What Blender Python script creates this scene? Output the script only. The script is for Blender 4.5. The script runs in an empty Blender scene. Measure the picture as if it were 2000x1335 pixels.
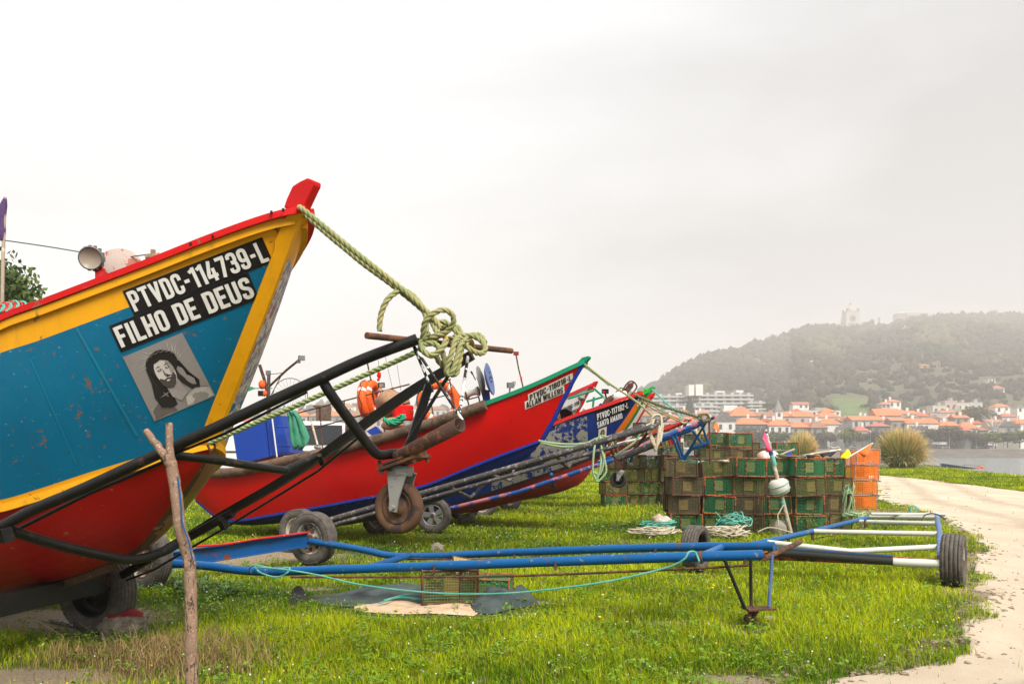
import bpy, bmesh, math, random
import numpy as np
from mathutils import Vector, Matrix, noise
from mathutils.bvhtree import BVHTree
random.seed(7); rng = np.random.default_rng(7)
SC = bpy.context.scene; COL = SC.collection
F, CX, HY, EYE = 1667.0, 1000.0, 873.0, 1.5
R = math.radians
def P(px, py, d): return Vector(((px-CX)/F*d, d, EYE-(py-HY)/F*d))
def GP(px, py, z=0.0):
    d = (EYE-z)*F/(py-HY); return Vector(((px-CX)/F*d, d, z))
def V(*a): return Vector(a)

# ------------------------------------------------------------------ objects
WL = {}
def tag(o, label=None, cat=None, group=None, kind=None):
    if label: o['label'] = label
    if cat: o['category'] = cat
    if group: o['group'] = group
    if kind: o['kind'] = kind
    return o
def thing(name, label, cat, loc, group=None, rz=0.0):
    o = bpy.data.objects.new(name, None); COL.objects.link(o)
    o.empty_display_size = 0.2; o.location = loc; o.rotation_euler.z = rz
    WL[o] = Vector(loc)
    return tag(o, label, cat, group)
def copy_tree(o, parent=None):
    c = o.copy(); COL.objects.link(c); c.parent = parent
    for ch in list(o.children): copy_tree(ch, c)
    return c

class MB:
    def __init__(s): s.v=[]; s.f=[]; s.m=[]; s.sm=[]
    def add(s, vs, fs, mat=0, smooth=False):
        b=len(s.v); s.v.extend([tuple(v) for v in vs])
        for f in fs: s.f.append([b+i for i in f]); s.m.append(mat); s.sm.append(smooth)
        return s
    def poly(s, pts, mat=0): return s.add(pts,[list(range(len(pts)))],mat)
    def box(s, c, size, rot=None, mat=0, bev=0.0):
        hx,hy,hz=[q/2 for q in size]; c=Vector(c)
        M = rot if isinstance(rot, Matrix) else (Matrix.Rotation(rot,3,'Z') if rot else Matrix.Identity(3))
        vs=[c+M@Vector((x*hx,y*hy,z*hz)) for z in(-1,1) for y in(-1,1) for x in(-1,1)]
        return s.add(vs,[[0,2,3,1],[4,5,7,6],[0,1,5,4],[2,6,7,3],[0,4,6,2],[1,3,7,5]],mat)
    def beam(s, a, b, w, h, mat=0, up=Vector((0,0,1))):
        a=Vector(a); b=Vector(b); t=(b-a).normalized(); sd=t.cross(up)
        if sd.length<1e-4: sd=Vector((1,0,0))
        sd.normalize(); u=sd.cross(t)
        vs=[]
        for p in (a,b):
            for x,y in((-1,-1),(1,-1),(1,1),(-1,1)): vs.append(p+sd*x*w/2+u*y*h/2)
        return s.add(vs,[[3,2,1,0],[4,5,6,7],[0,1,5,4],[1,2,6,5],[2,3,7,6],[3,0,4,7]],mat)
    def tube(s, pts, r, n=8, mat=0, caps=True, closed=False):
        pts=[Vector(p) for p in pts]; k=len(pts)
        if k<2: return s
        rs = r if isinstance(r,(list,tuple)) else [r]*k
        T=[]
        for i in range(k):
            if closed: t=pts[(i+1)%k]-pts[i-1]
            else: t=pts[min(i+1,k-1)]-pts[max(i-1,0)]
            if t.length<1e-9: t=Vector((0,0,1))
            T.append(t.normalized())
        u=T[0].orthogonal().normalized(); vs=[]
        for i in range(k):
            u=(u-T[i]*u.dot(T[i]))
            if u.length<1e-6: u=T[i].orthogonal()
            u.normalize(); w=T[i].cross(u)
            for j in range(n):
                a=2*math.pi*j/n; vs.append(pts[i]+(u*math.cos(a)+w*math.sin(a))*rs[i])
        fs=[]
        for i in range(k if closed else k-1):
            i2=(i+1)%k
            for j in range(n):
                j2=(j+1)%n; fs.append([i*n+j,i*n+j2,i2*n+j2,i2*n+j])
        s.add(vs,fs,mat,True)
        if caps and not closed:
            s.add(vs[:n],[list(range(n))[::-1]],mat); s.add(vs[-n:],[list(range(n))],mat)
        return s
    def lathe(s, prof, c, axis=(0,0,1), n=24, mat=0, closed=False, flat=False):
        c=Vector(c); a=Vector(axis).normalized(); u=a.orthogonal().normalized(); w=a.cross(u)
        vs=[]; k=len(prof)
        for r,h in prof:
            for j in range(n):
                t=2*math.pi*j/n; vs.append(c+a*h+(u*math.cos(t)+w*math.sin(t))*r)
        fs=[]
        for i in range(k if closed else k-1):
            i2=(i+1)%k
            for j in range(n):
                j2=(j+1)%n; fs.append([i*n+j,i*n+j2,i2*n+j2,i2*n+j])
        return s.add(vs,fs,mat,not flat)
    def prism(s, pts, d, mat=0):
        """closed polygon pts extruded by vector d (centred)"""
        d=Vector(d); a=[Vector(p)-d/2 for p in pts]; b=[Vector(p)+d/2 for p in pts]; n=len(pts)
        fs=[list(range(n))[::-1],[n+i for i in range(n)]]+[[i,(i+1)%n,n+(i+1)%n,n+i] for i in range(n)]
        return s.add(a+b,fs,mat)
    def blob(s, c, r, sub=2, jit=0.15, sc=(1,1,1), mat=0, seed=0, freq=1.5, smooth=True):
        vs,fs=ico(sub); c=Vector(c); out=[]
        for v in vs:
            k=1+jit*noise.noise(Vector(v)*freq+Vector((seed*3.1,seed*1.7,seed)))*2
            out.append(c+Vector((v[0]*sc[0],v[1]*sc[1],v[2]*sc[2]))*r*k)
        return s.add(out,fs,mat,smooth)
    def build(s, name, mats, parent=None, loc=None):
        me=bpy.data.meshes.new(name); off=Vector((0,0,0)); base=None
        if parent is not None: off=WL[parent]
        elif loc is not None: off=Vector(loc)
        vv=[(x-off.x,y-off.y,z-off.z) for x,y,z in s.v]
        me.from_pydata(vv,[],s.f)
        if not isinstance(mats,(list,tuple)): mats=[mats]
        for m in mats: me.materials.append(m)
        me.polygons.foreach_set('material_index',s.m); me.polygons.foreach_set('use_smooth',s.sm)
        me.update()
        o=bpy.data.objects.new(name,me); COL.objects.link(o); WL[o]=off
        if parent is not None: o.parent=parent
        elif loc is not None: o.location=off
        return o
_ico={}
def ico(sub):
    if sub not in _ico:
        bm=bmesh.new(); bmesh.ops.create_icosphere(bm,subdivisions=sub,radius=1)
        bm.verts.ensure_lookup_table()
        _ico[sub]=([tuple(v.co) for v in bm.verts],[[v.index for v in f.verts] for f in bm.faces]); bm.free()
    return _ico[sub]
def smooth_path(pts, n=6):
    pts=[Vector(p) for p in pts]; out=[]
    q=[pts[0]*2-pts[1]]+pts+[pts[-1]*2-pts[-2]]
    for i in range(1,len(q)-2):
        for k in range(n):
            t=k/n; a,b,c,d=q[i-1:i+3]
            out.append(0.5*((2*b)+(c-a)*t+(2*a-5*b+4*c-d)*t*t+(-a+3*b-3*c+d)*t**3))
    out.append(pts[-1]); return out
def rope_mb(pts, r, mb=None, pitch=None, n=6, strands=3):
    """laid rope: twisted strands along a path"""
    mb = mb or MB(); pts=[Vector(p) for p in pts]; pitch=pitch or r*7
    L=[0.0]
    for a,b in zip(pts,pts[1:]): L.append(L[-1]+(b-a).length)
    N=max(4,int(L[-1]/(pitch/8))); P2=[]
    j=0
    for i in range(N+1):
        s=L[-1]*i/N
        while j<len(L)-2 and L[j+1]<s: j+=1
        t=(s-L[j])/max(1e-9,L[j+1]-L[j]); P2.append(pts[j].lerp(pts[j+1],t))
    T=[(P2[min(i+1,N)]-P2[max(i-1,0)]).normalized() for i in range(N+1)]
    u=T[0].orthogonal().normalized(); U=[]
    for i in range(N+1):
        u=(u-T[i]*u.dot(T[i])).normalized(); U.append(u.copy())
    for k in range(strands):
        line=[]
        for i in range(N+1):
            a=2*math.pi*(k/strands+L[-1]*i/N/pitch); w=T[i].cross(U[i])
            line.append(P2[i]+(U[i]*math.cos(a)+w*math.sin(a))*r*0.52)
        mb.tube(line,r*0.55,n)
    return mb

# ------------------------------------------------------------------ materials
def srgb(r,g,b):
    f=lambda c:(c/255/12.92 if c/255<=0.04045 else ((c/255+0.055)/1.055)**2.4)
    return (f(r),f(g),f(b))
class NT:
    def __init__(s,name):
        s.m=bpy.data.materials.new(name); s.m.use_nodes=True; s.t=s.m.node_tree; s.b=s.t.nodes['Principled BSDF']
        s.tc=s.t.nodes.new('ShaderNodeTexCoord')
    def n(s,typ,**kw):
        x=s.t.nodes.new(typ)
        for k,v in kw.items(): setattr(x,k,v)
        return x
    def l(s,a,b): s.t.links.new(a,b)
    def noise(s,scale,detail=4,rough=.55,vec=None,dist=0.0,stretch=None):
        x=s.n('ShaderNodeTexNoise'); x.inputs['Scale'].default_value=scale; x.inputs['Detail'].default_value=detail
        x.inputs['Roughness'].default_value=rough; x.inputs['Distortion'].default_value=dist
        src=vec or s.tc.outputs['Object']
        if stretch:
            mp=s.n('ShaderNodeMapping'); mp.inputs['Scale'].default_value=stretch[0:3]
            if len(stretch)>3: mp.inputs['Rotation'].default_value=stretch[3]
            s.l(src,mp.inputs[0]); src=mp.outputs[0]
        s.l(src,x.inputs['Vector']); return x.outputs['Fac']
    def ramp(s,fac,a,b,c0=(0,0,0),c1=(1,1,1)):
        x=s.n('ShaderNodeValToRGB'); e=x.color_ramp.elements
        e[0].position=a; e[1].position=b; e[0].color=(*c0,1); e[1].color=(*c1,1); s.l(fac,x.inputs[0]); return x.outputs[0]
    def mix(s,fac,a,b,typ='MIX'):
        x=s.n('ShaderNodeMix',data_type='RGBA',blend_type=typ)
        if isinstance(fac,(int,float)): x.inputs[0].default_value=fac
        else: s.l(fac,x.inputs[0])
        for i,q in((6,a),(7,b)):
            if isinstance(q,(tuple,list)): x.inputs[i].default_value=(*q[:3],1)
            else: s.l(q,x.inputs[i])
        return x.outputs[2]
    def math(s,op,a,b=0.0):
        x=s.n('ShaderNodeMath',operation=op)
        for i,q in((0,a),(1,b)):
            if isinstance(q,(int,float)): x.inputs[i].default_value=q
            else: s.l(q,x.inputs[i])
        return x.outputs[0]
    def col(s,c):
        if isinstance(c,(tuple,list)): s.b.inputs['Base Color'].default_value=(*c[:3],1)
        else: s.l(c,s.b.inputs['Base Color'])
    def bump(s,h,st=.3,dist=.01):
        x=s.n('ShaderNodeBump'); x.inputs['Strength'].default_value=st; x.inputs['Distance'].default_value=dist
        s.l(h,x.inputs['Height']); s.l(x.outputs[0],s.b.inputs['Normal'])
    def rough(s,v):
        if isinstance(v,(int,float)): s.b.inputs['Roughness'].default_value=v
        else: s.l(v,s.b.inputs['Roughness'])
def paint(name,c,wear=None,wt=.68,ws=9.0,var=.18,rough=.42,bump=.15,metal=0.0,stretch=None,fine=None,wd=6):
    t=NT(name); v=t.noise(1.7,5,.6); k=t.ramp(v,.3,.75,tuple(q*(1-var) for q in c),tuple(min(1,q*(1+var*.6)) for q in c))
    f=t.noise(38,3,.7); k=t.mix(t.math('MULTIPLY',f,.18),k,tuple(q*.45 for q in c))
    sk=t.noise(3.2,5,.65,stretch=(5,5,.55)); k=t.mix(t.ramp(sk,.54,.80),k,t.mix(.24,k,(.06,.045,.03)))
    rg=t.noise(6,4)
    if wear:
        a=t.noise(ws,wd,.68,stretch=stretch,dist=.3); b=t.noise(ws*.22,3,.5)
        m=t.ramp(t.math('ADD',t.math('MULTIPLY',a,.7),t.math('MULTIPLY',b,.3)),wt,wt+.02); k=t.mix(m,k,wear)
    if fine:
        a=t.noise(fine[1],4,.75,stretch=fine[3] if len(fine)>3 else None); k=t.mix(t.ramp(a,fine[2],fine[2]+.03),k,fine[0])
    t.col(k); t.rough(t.math('ADD',t.math('MULTIPLY',rg,.25),rough-.1)); t.b.inputs['Metallic'].default_value=metal; t.b.inputs['Specular IOR Level'].default_value=.2
    if bump: t.bump(t.noise(26,5,.65),bump,.004)
    return t.m
M={}
rust=(.12,.05,.025); rustb=(.22,.075,.03)
def mk():
    M['yellow']=paint('yellow_paint',(.80,.36,.005),(.26,.12,.03),.62,13,.10,.38,.2)
    M['stripe']=paint('worn_yellow',(.78,.37,.01),(.28,.12,.03),.60,14,.12,.4,.2)
    M['teal']=paint('blue_paint',(.0002,.125,.235),(.15,.09,.06),.60,19,.16,.42,.12,fine=((.22,.36,.42),26,.665,(1,.3,2.2)))
    M['teal2']=paint('blue_joint',(.01,.17,.27),None,.6,9,.15,.3,.1)
    M['redc']=paint('red_cap',(.60,.006,.006),(.20,.11,.07),.60,10,.12,.35,.25)
    M['redb']=paint('red_bottom',(.42,.006,.004),(.40,.14,.08),.62,16,.20,.35,.12,stretch=(1,1,1.8),fine=((.46,.17,.10),30,.675,(.5,1,3)))
    M['keel']=paint('scraped_keel',(.10,.06,.035),(.24,.16,.09),.55,12,.3,.8,.4)
    M['black']=paint('black_steel',(.008,.0075,.0075),(.05,.026,.018),.58,8,.3,.42,.25); M['black'].node_tree.nodes['Principled BSDF'].inputs['Specular IOR Level'].default_value=.3
    M['rustb']=paint('rusty_brown_steel',(.075,.04,.03),(.14,.06,.03),.5,14,.3,.75,.6)
    M['rust']=paint('orange_rust',(.46,.12,.03),(.08,.03,.02),.5,20,.3,.85,.6)
    M['chip']=paint('chipped_white_black',(.015,.015,.015),(.7,.7,.68),.52,24,.2,.5,.3)
    M['bluet']=paint('trailer_blue',(.006,.095,.28),(.20,.17,.15),.60,22,.14,.36,.2,fine=((.13,.05,.025),9,.635))
    M['blueg']=paint('faded_blue',(.10,.17,.36),(.35,.35,.35),.58,14,.2,.5,.2)
    M['blueaxle']=paint('axle_blue',(.008,.09,.28),(.17,.055,.03),.585,6,.2,.45,.3)
    M['wht']=paint('off_white_pipe',(.60,.60,.53),(.25,.18,.12),.68,14,.12,.45,.15)
    M['white']=paint('white_paint',(.74,.74,.71),(.4,.35,.3),.7,8,.1,.4,.1)
    M['green']=paint('green_paint',(.005,.24,.12),(.03,.10,.07),.62,8,.12,.35,.2)
    M['lgreen']=paint('bright_green_paint',(.02,.36,.05),None,.6,8,.12,.35,.2)
    M['dgreen']=paint('dark_green_paint',(.03,.16,.02),None,.6,8,.2,.35,.2)
    M['orange']=paint('orange_paint',(.72,.17,.01),(.5,.3,.15),.7,8,.1,.35,.1)
    M['red2']=paint('bright_red_hull',(.60,.004,.004),(.40,.02,.015),.615,10,.10,.30,.08,fine=((.7,.2,.15),24,.70,(1,1,1)))
    M['redw']=paint('red_white',(.55,.02,.02),(.6,.5,.45),.6,8,.1,.4,.1)
    M['blueb']=paint('dark_blue_bottom',(.006,.018,.13),(.10,.12,.14),.60,16,.2,.45,.2,stretch=(1,1,2.5))
    M['blueline']=paint('blue_line',(.01,.035,.30),(.14,.09,.06),.60,14,.15,.4,.1)
    M['bluew']=paint('very_worn_blue',(.008,.028,.15),(.24,.23,.20),.475,9,.2,.5,.3,wd=9)
    M['bluen']=paint('navy_paint',(.008,.03,.17),(.1,.1,.12),.66,10,.15,.4,.1)
    M['redm']=paint('red_brown_bottom',(.26,.02,.012),(.13,.05,.03),.55,9,.25,.5,.2)
    M['rub']=paint('brown_rub_tube',(.16,.10,.07),(.08,.05,.035),.5,6,.25,.55,.3)
    M['poly']=paint('grey_pipe',(.05,.05,.05),(.12,.12,.12),.6,12,.2,.4,.2)
    M['bluewhitep']=paint('blue_pink_pipe',(.015,.09,.33),(.40,.13,.15),.50,6,.2,.45,.3)
    M['greyp']=paint('weathered_grey_pipe',(.085,.075,.075),(.24,.22,.22),.55,18,.3,.65,.4)
    M['redp']=paint('red_pipe',(.45,.03,.02),(.25,.1,.07),.6,12,.2,.45,.2)
    t=NT('tyre_rubber'); v=t.noise(9,5,.7); t.col(t.ramp(v,.35,.75,(.018,.017,.016),(.06,.052,.045))); t.rough(.85); t.bump(t.noise(60,3),.3,.003); M['tyre']=t.m
    t=NT('dusty_tyre'); v=t.noise(12,5,.7); t.col(t.ramp(v,.3,.7,(.035,.032,.03),(.13,.11,.09))); t.rough(.9); t.bump(t.noise(60,3),.35,.004); M['tyred']=t.m
    M['casterbrown']=paint('rusty_solid_wheel',(.13,.07,.04),(.05,.035,.03),.52,9,.3,.8,.4)
    M['castergrey']=paint('zinc_fork',(.33,.32,.30),(.12,.09,.07),.56,22,.2,.5,.4,metal=.3)
    M['rim']=paint('rim_cream',(.42,.38,.30),(.12,.05,.03),.5,12,.2,.6,.3)
    M['alloy']=paint('alloy_rim',(.32,.33,.35),(.1,.1,.1),.62,14,.1,.35,.1,metal=.5)
    M['wood']=paint('grey_bark',(.30,.19,.13),(.07,.045,.035),.56,30,.35,.9,.9,stretch=(1.6,1.6,.6),fine=((.44,.34,.26),70,.58))
    M['pole']=paint('pale_pole',(.46,.36,.27),(.62,.56,.5),.55,9,.2,.7,.2)
    M['plate']=paint('black_vinyl',(.012,.009,.009),None,.6,8,.05,.35,0)
    M['letter']=paint('ivory_letters',(.68,.66,.62),None,.6,8,.04,.5,0)
    M['wplate']=paint('white_vinyl',(.66,.62,.57),None,.6,8,.05,.45,0)
    M['bletter']=paint('black_letters',(.02,.018,.018),None,.6,8,.04,.5,0)
    M['lwhite']=paint('white_letters',(.7,.7,.7),None,.6,8,.04,.5,0)
    def rope(name,c,c2,rough=.9):
        t=NT(name); v=t.noise(5,4,.6); k=t.ramp(v,.4,.66,c,c2); f=t.noise(170,3,.6,stretch=(1,1,3)); k=t.mix(t.math('MULTIPLY',f,.5),k,tuple(q*.4 for q in c)); t.col(k); t.rough(rough); t.bump(f,.8,.002); return t.m
    M['rope']=rope('olive_rope',(.27,.30,.12),(.42,.36,.16)); M['ropeg']=rope('pale_green_rope',(.30,.47,.28),(.42,.46,.22))
    M['ropeo']=rope('orange_stained_rope',(.45,.24,.06),(.50,.36,.12)); M['ropet']=rope('turquoise_rope',(.08,.42,.32),(.2,.5,.4))
    M['ropec']=rope('cream_rope',(.5,.43,.3),(.62,.56,.42)); M['ropep']=rope('dull_olive_rope',(.13,.15,.06),(.2,.2,.1))
    M['roped']=rope('dark_twine',(.05,.05,.045),(.09,.08,.07))
    def net(name,c,c2,sc=9):
        t=NT(name); v=t.noise(sc,4,.65); t.col(t.ramp(v,.38,.62,c,c2)); t.rough(.75); return t.m
    M['netg']=net('green_mesh',(.012,.17,.075),(.045,.19,.06)); M['neto']=net('olive_mesh',(.10,.14,.03),(.18,.17,.06)); M['netb']=net('brown_mesh',(.20,.14,.07),(.11,.11,.05))
    M['nety']=net('ochre_mesh',(.42,.28,.06),(.32,.25,.08)); M['netr']=net('orange_mesh',(.90,.27,.02),(.78,.20,.02)); M['netpanel']=net('tan_panel',(.62,.42,.12),(.5,.36,.14))
    M['float']=paint('white_float',(.60,.56,.50),(.34,.28,.2),.62,8,.12,.6,.4)
    M['drum']=paint('worn_drum',(.42,.33,.29),(.30,.10,.07),.56,9,.15,.6,.3)
    M['pinkf']=paint('pinkish_float',(.62,.42,.36),(.6,.55,.5),.5,8,.12,.6,.3)
    M['conc']=paint('concrete_stone',(.30,.27,.23),(.18,.16,.13),.52,16,.25,.9,.7)
    M['stone']=paint('granite_rock',(.33,.28,.22),(.13,.11,.09),.54,20,.3,.95,.9)
    def cloth(name,c,var=.2,tr=.0):
        t=NT(name); t.col(t.ramp(t.noise(7,4),.3,.7,tuple(q*(1-var) for q in c),tuple(min(1,q*(1+var)) for q in c))); t.rough(.85)
        t.bump(t.noise(14,4,.6,dist=1.0),.5,.02); return t.m
    M['pink']=cloth('pink_flag',(.75,.07,.16)); M['orangef']=cloth('orange_flag',(.85,.17,.03)); M['yel']=cloth('lime_flag',(.70,.85,.01)); M['blackf']=cloth('black_flag',(.015,.013,.015)); M['bluef']=cloth('blue_flag',(.01,.04,.22))
    M['jacket']=cloth('green_oilskin',(.04,.22,.13)); M['purple']=cloth('purple_flag',(.08,.04,.13)); M['tarp']=cloth('dark_tarp',(.045,.062,.06),.35); M['beige']=cloth('beige_sheet',(.52,.37,.24),.12); M['greenf']=cloth('green_flag',(.01,.25,.12))
    M['bluebox']=paint('blue_plastic',(.012,.05,.30),None,.6,5,.08,.35,.05)
    M['lifebuoy']=paint('orange_buoy',(.80,.11,.015),None,.6,5,.1,.5,.1)
    M['metalg']=paint('dull_metal',(.22,.22,.21),(.1,.06,.04),.55,14,.2,.5,.2,metal=.4)
    M['lens']=paint('dusty_lens',(.34,.28,.22),None,.6,5,.3,.25,.1)
    M['bluedisc']=paint('blue_disc',(.10,.15,.36),None,.6,5,.1,.35,.05)
    M['brown']=paint('brown_brick_red',(.18,.07,.05),(.1,.05,.04),.5,8,.2,.7,.2)
    M['tan']=paint('tan_leathery',(.38,.22,.13),(.28,.16,.1),.5,8,.2,.6,.2)
    t=NT('dark_glass'); t.col((.03,.035,.04)); t.rough(.08); M['glass']=t.m
    t=NT('car_white'); t.col((.72,.72,.72)); t.rough(.25); M['carwhite']=t.m
mk()
t=NT('dandelion_yellow'); t.col((.8,.5,.01)); t.rough(.7); M['yflower']=t.m
t=NT('weed_stem'); t.col((.10,.16,.04)); t.rough(.7); M['weedst']=t.m
# ------------------------------------------------------------------ camera, world, light
cam=bpy.data.cameras.new('camera'); co=bpy.data.objects.new('camera',cam); COL.objects.link(co)
co.location=(0,0,EYE); co.rotation_euler=(R(90),0,0)
cam.sensor_width=36; cam.lens=36*F/2000; cam.shift_y=(HY-667.5)/2000; cam.clip_end=9000; cam.clip_start=.05
SC.camera=co
SC.view_settings.view_transform='Standard'; SC.view_settings.look='None'; SC.view_settings.exposure=.5; SC.view_settings.gamma=1
SUN_EL,SUN_AZ=R(50),R(150)   # azimuth measured from +Y clockwise
w=bpy.data.worlds.new("World"); SC.world=w; w.use_nodes=True; nt=w.node_tree
bg=nt.nodes['Background']; bg.inputs[1].default_value=0.1
sky=nt.nodes.new('ShaderNodeTexSky'); sky.sky_type='NISHITA'; sky.sun_disc=False; sky.sun_elevation=SUN_EL; sky.sun_rotation=SUN_AZ; sky.dust_density=4
tc=nt.nodes.new('ShaderNodeTexCoord')
mp=nt.nodes.new('ShaderNodeMapping'); mp.inputs['Scale'].default_value=(1.0,1.0,3.2); mp.inputs['Location'].default_value=(3.1,.4,.2)
nz=nt.nodes.new('ShaderNodeTexNoise'); nz.inputs['Scale'].default_value=1.5; nz.inputs['Detail'].default_value=5; nz.inputs['Roughness'].default_value=.5; nz.inputs['Distortion'].default_value=.3
L=nt.links.new
L(tc.outputs['Generated'],mp.inputs[0]); L(mp.outputs[0],nz.inputs['Vector'])
sp=nt.nodes.new('ShaderNodeSeparateXYZ'); L(tc.outputs['Generated'],sp.inputs[0])
# thicker, greyer cloud towards the hill on the right
mr=nt.nodes.new('ShaderNodeMapRange'); mr.inputs[1].default_value=-.25; mr.inputs[2].default_value=.52; mr.inputs[3].default_value=0; mr.inputs[4].default_value=.50; L(sp.outputs[0],mr.inputs[0])
m1=nt.nodes.new('ShaderNodeMath'); m1.operation='MULTIPLY'; L(nz.outputs['Fac'],m1.inputs[0]); m1.inputs[1].default_value=1.25
m2=nt.nodes.new('ShaderNodeMath'); m2.operation='ADD'; L(m1.outputs[0],m2.inputs[0]); L(mr.outputs[0],m2.inputs[1])
# upper sky is brighter again
mz=nt.nodes.new('ShaderNodeMapRange'); mz.inputs[1].default_value=.10; mz.inputs[2].default_value=.50; mz.inputs[3].default_value=0; mz.inputs[4].default_value=-.22; L(sp.outputs[2],mz.inputs[0])
m3=nt.nodes.new('ShaderNodeMath'); m3.operation='ADD'; L(m2.outputs[0],m3.inputs[0]); L(mz.outputs[0],m3.inputs[1])
rp=nt.nodes.new('ShaderNodeValToRGB'); rp.color_ramp.elements[0].position=.48; rp.color_ramp.elements[1].position=1.22
rp.color_ramp.elements[0].color=(.73,.732,.738,1); rp.color_ramp.elements[1].color=(.485,.475,.476,1); L(m3.outputs[0],rp.inputs[0])
sc10=nt.nodes.new('ShaderNodeMix'); sc10.data_type='RGBA'; sc10.blend_type='MULTIPLY'; sc10.inputs[0].default_value=1; L(rp.outputs[0],sc10.inputs[6]); sc10.inputs[7].default_value=(10.0,10.0,10.0,1)
mx=nt.nodes.new('ShaderNodeMix'); mx.data_type='RGBA'; mx.inputs[0].default_value=.95; L(sky.outputs[0],mx.inputs[6]); L(sc10.outputs[2],mx.inputs[7]); L(mx.outputs[2],bg.inputs[0])
sl=bpy.data.lights.new('sun','SUN'); sl.energy=4.2; sl.angle=R(30); sl.color=(1,.95,.87)
so=bpy.data.objects.new('sun',sl); COL.objects.link(so)
sd=Vector((math.sin(SUN_AZ)*math.cos(SUN_EL),math.cos(SUN_AZ)*math.cos(SUN_EL),math.sin(SUN_EL)))
so.rotation_euler=(-sd).to_track_quat('-Z','Y').to_euler()

# ------------------------------------------------------------------ ground masks
def lerp_tab(tab,y):
    ys=[a for a,_ in tab]; xs=[b for _,b in tab]; return np.interp(y,ys,xs)
XL=[(2,.2),(4,1.0),(5.4,1.75),(5.7,2.5),(6.2,3.2),(7.1,3.9),(8.8,4.85),(11,5.9),(12.4,6.9),(15,7.9),(17.5,8.9),(24,10.3),(32,13.6),(48,19.8)]
XR=[(2,15),(20,16),(29.4,17.4),(40,19.2),(48,19.9)]
def vnoise(x,y,s,o=0.0):
    return noise.noise(Vector((x*s+o,y*s-o*.7,o*.31)))
PATCH=[]  # bare patches: centre x,y, radii, strength
for px,py,rx,ry,st in [(60,1215,1.3,.6,1.2),(480,1085,1.5,1.1,1.1),(640,1078,1.0,.7,.5),(0,1330,1.2,.35,1.3),(1310,1215,.38,.14,.85),(1540,1300,.25,.12,1),(1420,1328,.4,.12,1),
                      (1040,1000,2.2,1.2,.45),(620,1150,.6,.25,.6),(1895,1170,.35,.4,.9),(1880,1110,.4,.5,.8),(1300,1060,1.1,.5,.45),(1700,1000,1.4,1.2,.8),(780,1085,.5,.3,.6),(980,1030,1.0,.7,.4),(1075,1180,.35,.12,.9),(160,1110,1.8,1.2,.8),(1100,985,3,1.3,.3)]:
    g=GP(px,py); PATCH.append((g.x,g.y,rx,ry,st))
def bare(x,y):
    b=0.0
    for cx,cy,rx,ry,st in PATCH:
        q=((x-cx)/rx)**2+((y-cy)/ry)**2
        if q<4: b=max(b,st*math.exp(-q*.9))
    e=float(lerp_tab(XL,y)); 
    if e-x<.3 and x<e: b=max(b,.9-abs(e-x)/.4)
    return b+ .35*vnoise(x,y,1.1,3.3)+.2*vnoise(x,y,3.7,9.1)-.05
def on_path(x,y,m=0.0):
    if y>48: return False
    return float(lerp_tab(XL,y))+.25*vnoise(x,y,1.3,5)+.12*vnoise(x,y,5,2)+m < x < float(lerp_tab(XR,y))
def bank_edge(y):  # land reaches to this x
    return float(np.interp(y,[0,30,42,64,72,78],[23,24,25.5,32,36,37]))
def gz(x,y):
    """ground height"""
    z=.03*vnoise(x,y,.5,1)+.02*vnoise(x,y,1.6,2)
    if y<60 and x<20:
        e=float(lerp_tab(XL,y)); q=x-e
        z+=.07*math.exp(-(q/.45)**2)*max(0,.6+1.2*vnoise(x,y,1.6,7)) if y>6.3 else 0
        if q>.1: z*=max(0,1-(q-.1)*1.5)
    be=bank_edge(y); t=max(x-be, y-74)
    if t>0: z-=min(3.4,t*.55)
    return z
def nonuni(a,b,s0,g):
    out=[a]; s=s0
    while out[-1]<b: out.append(out[-1]+s); s*=g
    return out
ys=[2,2.5,3,3.5]+nonuni(4,82,.12,1.012)
mb=MB(); rows=[]; attr=[]
xs_n=[i/140 for i in range(141)]
for y in ys:
    hw=max(9,y*.78); row=[]
    for t in xs_n:
        x=-hw+2*hw*t
        row.append((x,y,gz(x,y)))
    row=[(-400,y,0),(-60 if hw<60 else -hw-5,y,0)]+row+[(hw+18,y,-3.6),(400,y,-3.6)]
    rows.append(row)
nx=len(rows[0]); vs=[v for r_ in rows for v in r_]
mb.add(vs,[[j*nx+i,j*nx+i+1,(j+1)*nx+i+1,(j+1)*nx+i] for j in range(len(rows)-1) for i in range(nx-1)],0,True)
mb.add([(-400,-40,0),(400,-40,0),(400,2,0),(-400,2,0)],[[0,1,2,3]])
t=NT('ground_soil')
at=t.n('ShaderNodeAttribute',attribute_name='bare'); geo=t.tc.outputs['Object']
soil=t.ramp(t.noise(60,6,.75),.3,.72,(.12,.085,.05),(.46,.36,.24))
gr=t.ramp(t.noise(4,5,.7),.3,.75,(.035,.055,.012),(.10,.13,.025))
gr=t.mix(t.math('MULTIPLY',t.noise(50,4,.7),.8),gr,(.07,.055,.025))
fac=t.ramp(t.math('ADD',at.outputs['Fac'],t.math('MULTIPLY',t.math('SUBTRACT',t.noise(9,5,.7),.5),.9)),.35,.62)
t.col(t.mix(fac,gr,soil)); t.rough(.95); t.bump(t.noise(45,6,.8),.9,.03); M['ground']=t.m
go=mb.build('ground',M['ground']); tag(go,kind='structure')
me=go.data; a=me.attributes.new('bare','FLOAT','POINT'); a.data.foreach_set('value',[max(0,min(1,bare(v[0],v[1]))) if 3.5<v[1]<70 and abs(v[0])<60 else .3 for v in mb.v])
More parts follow.
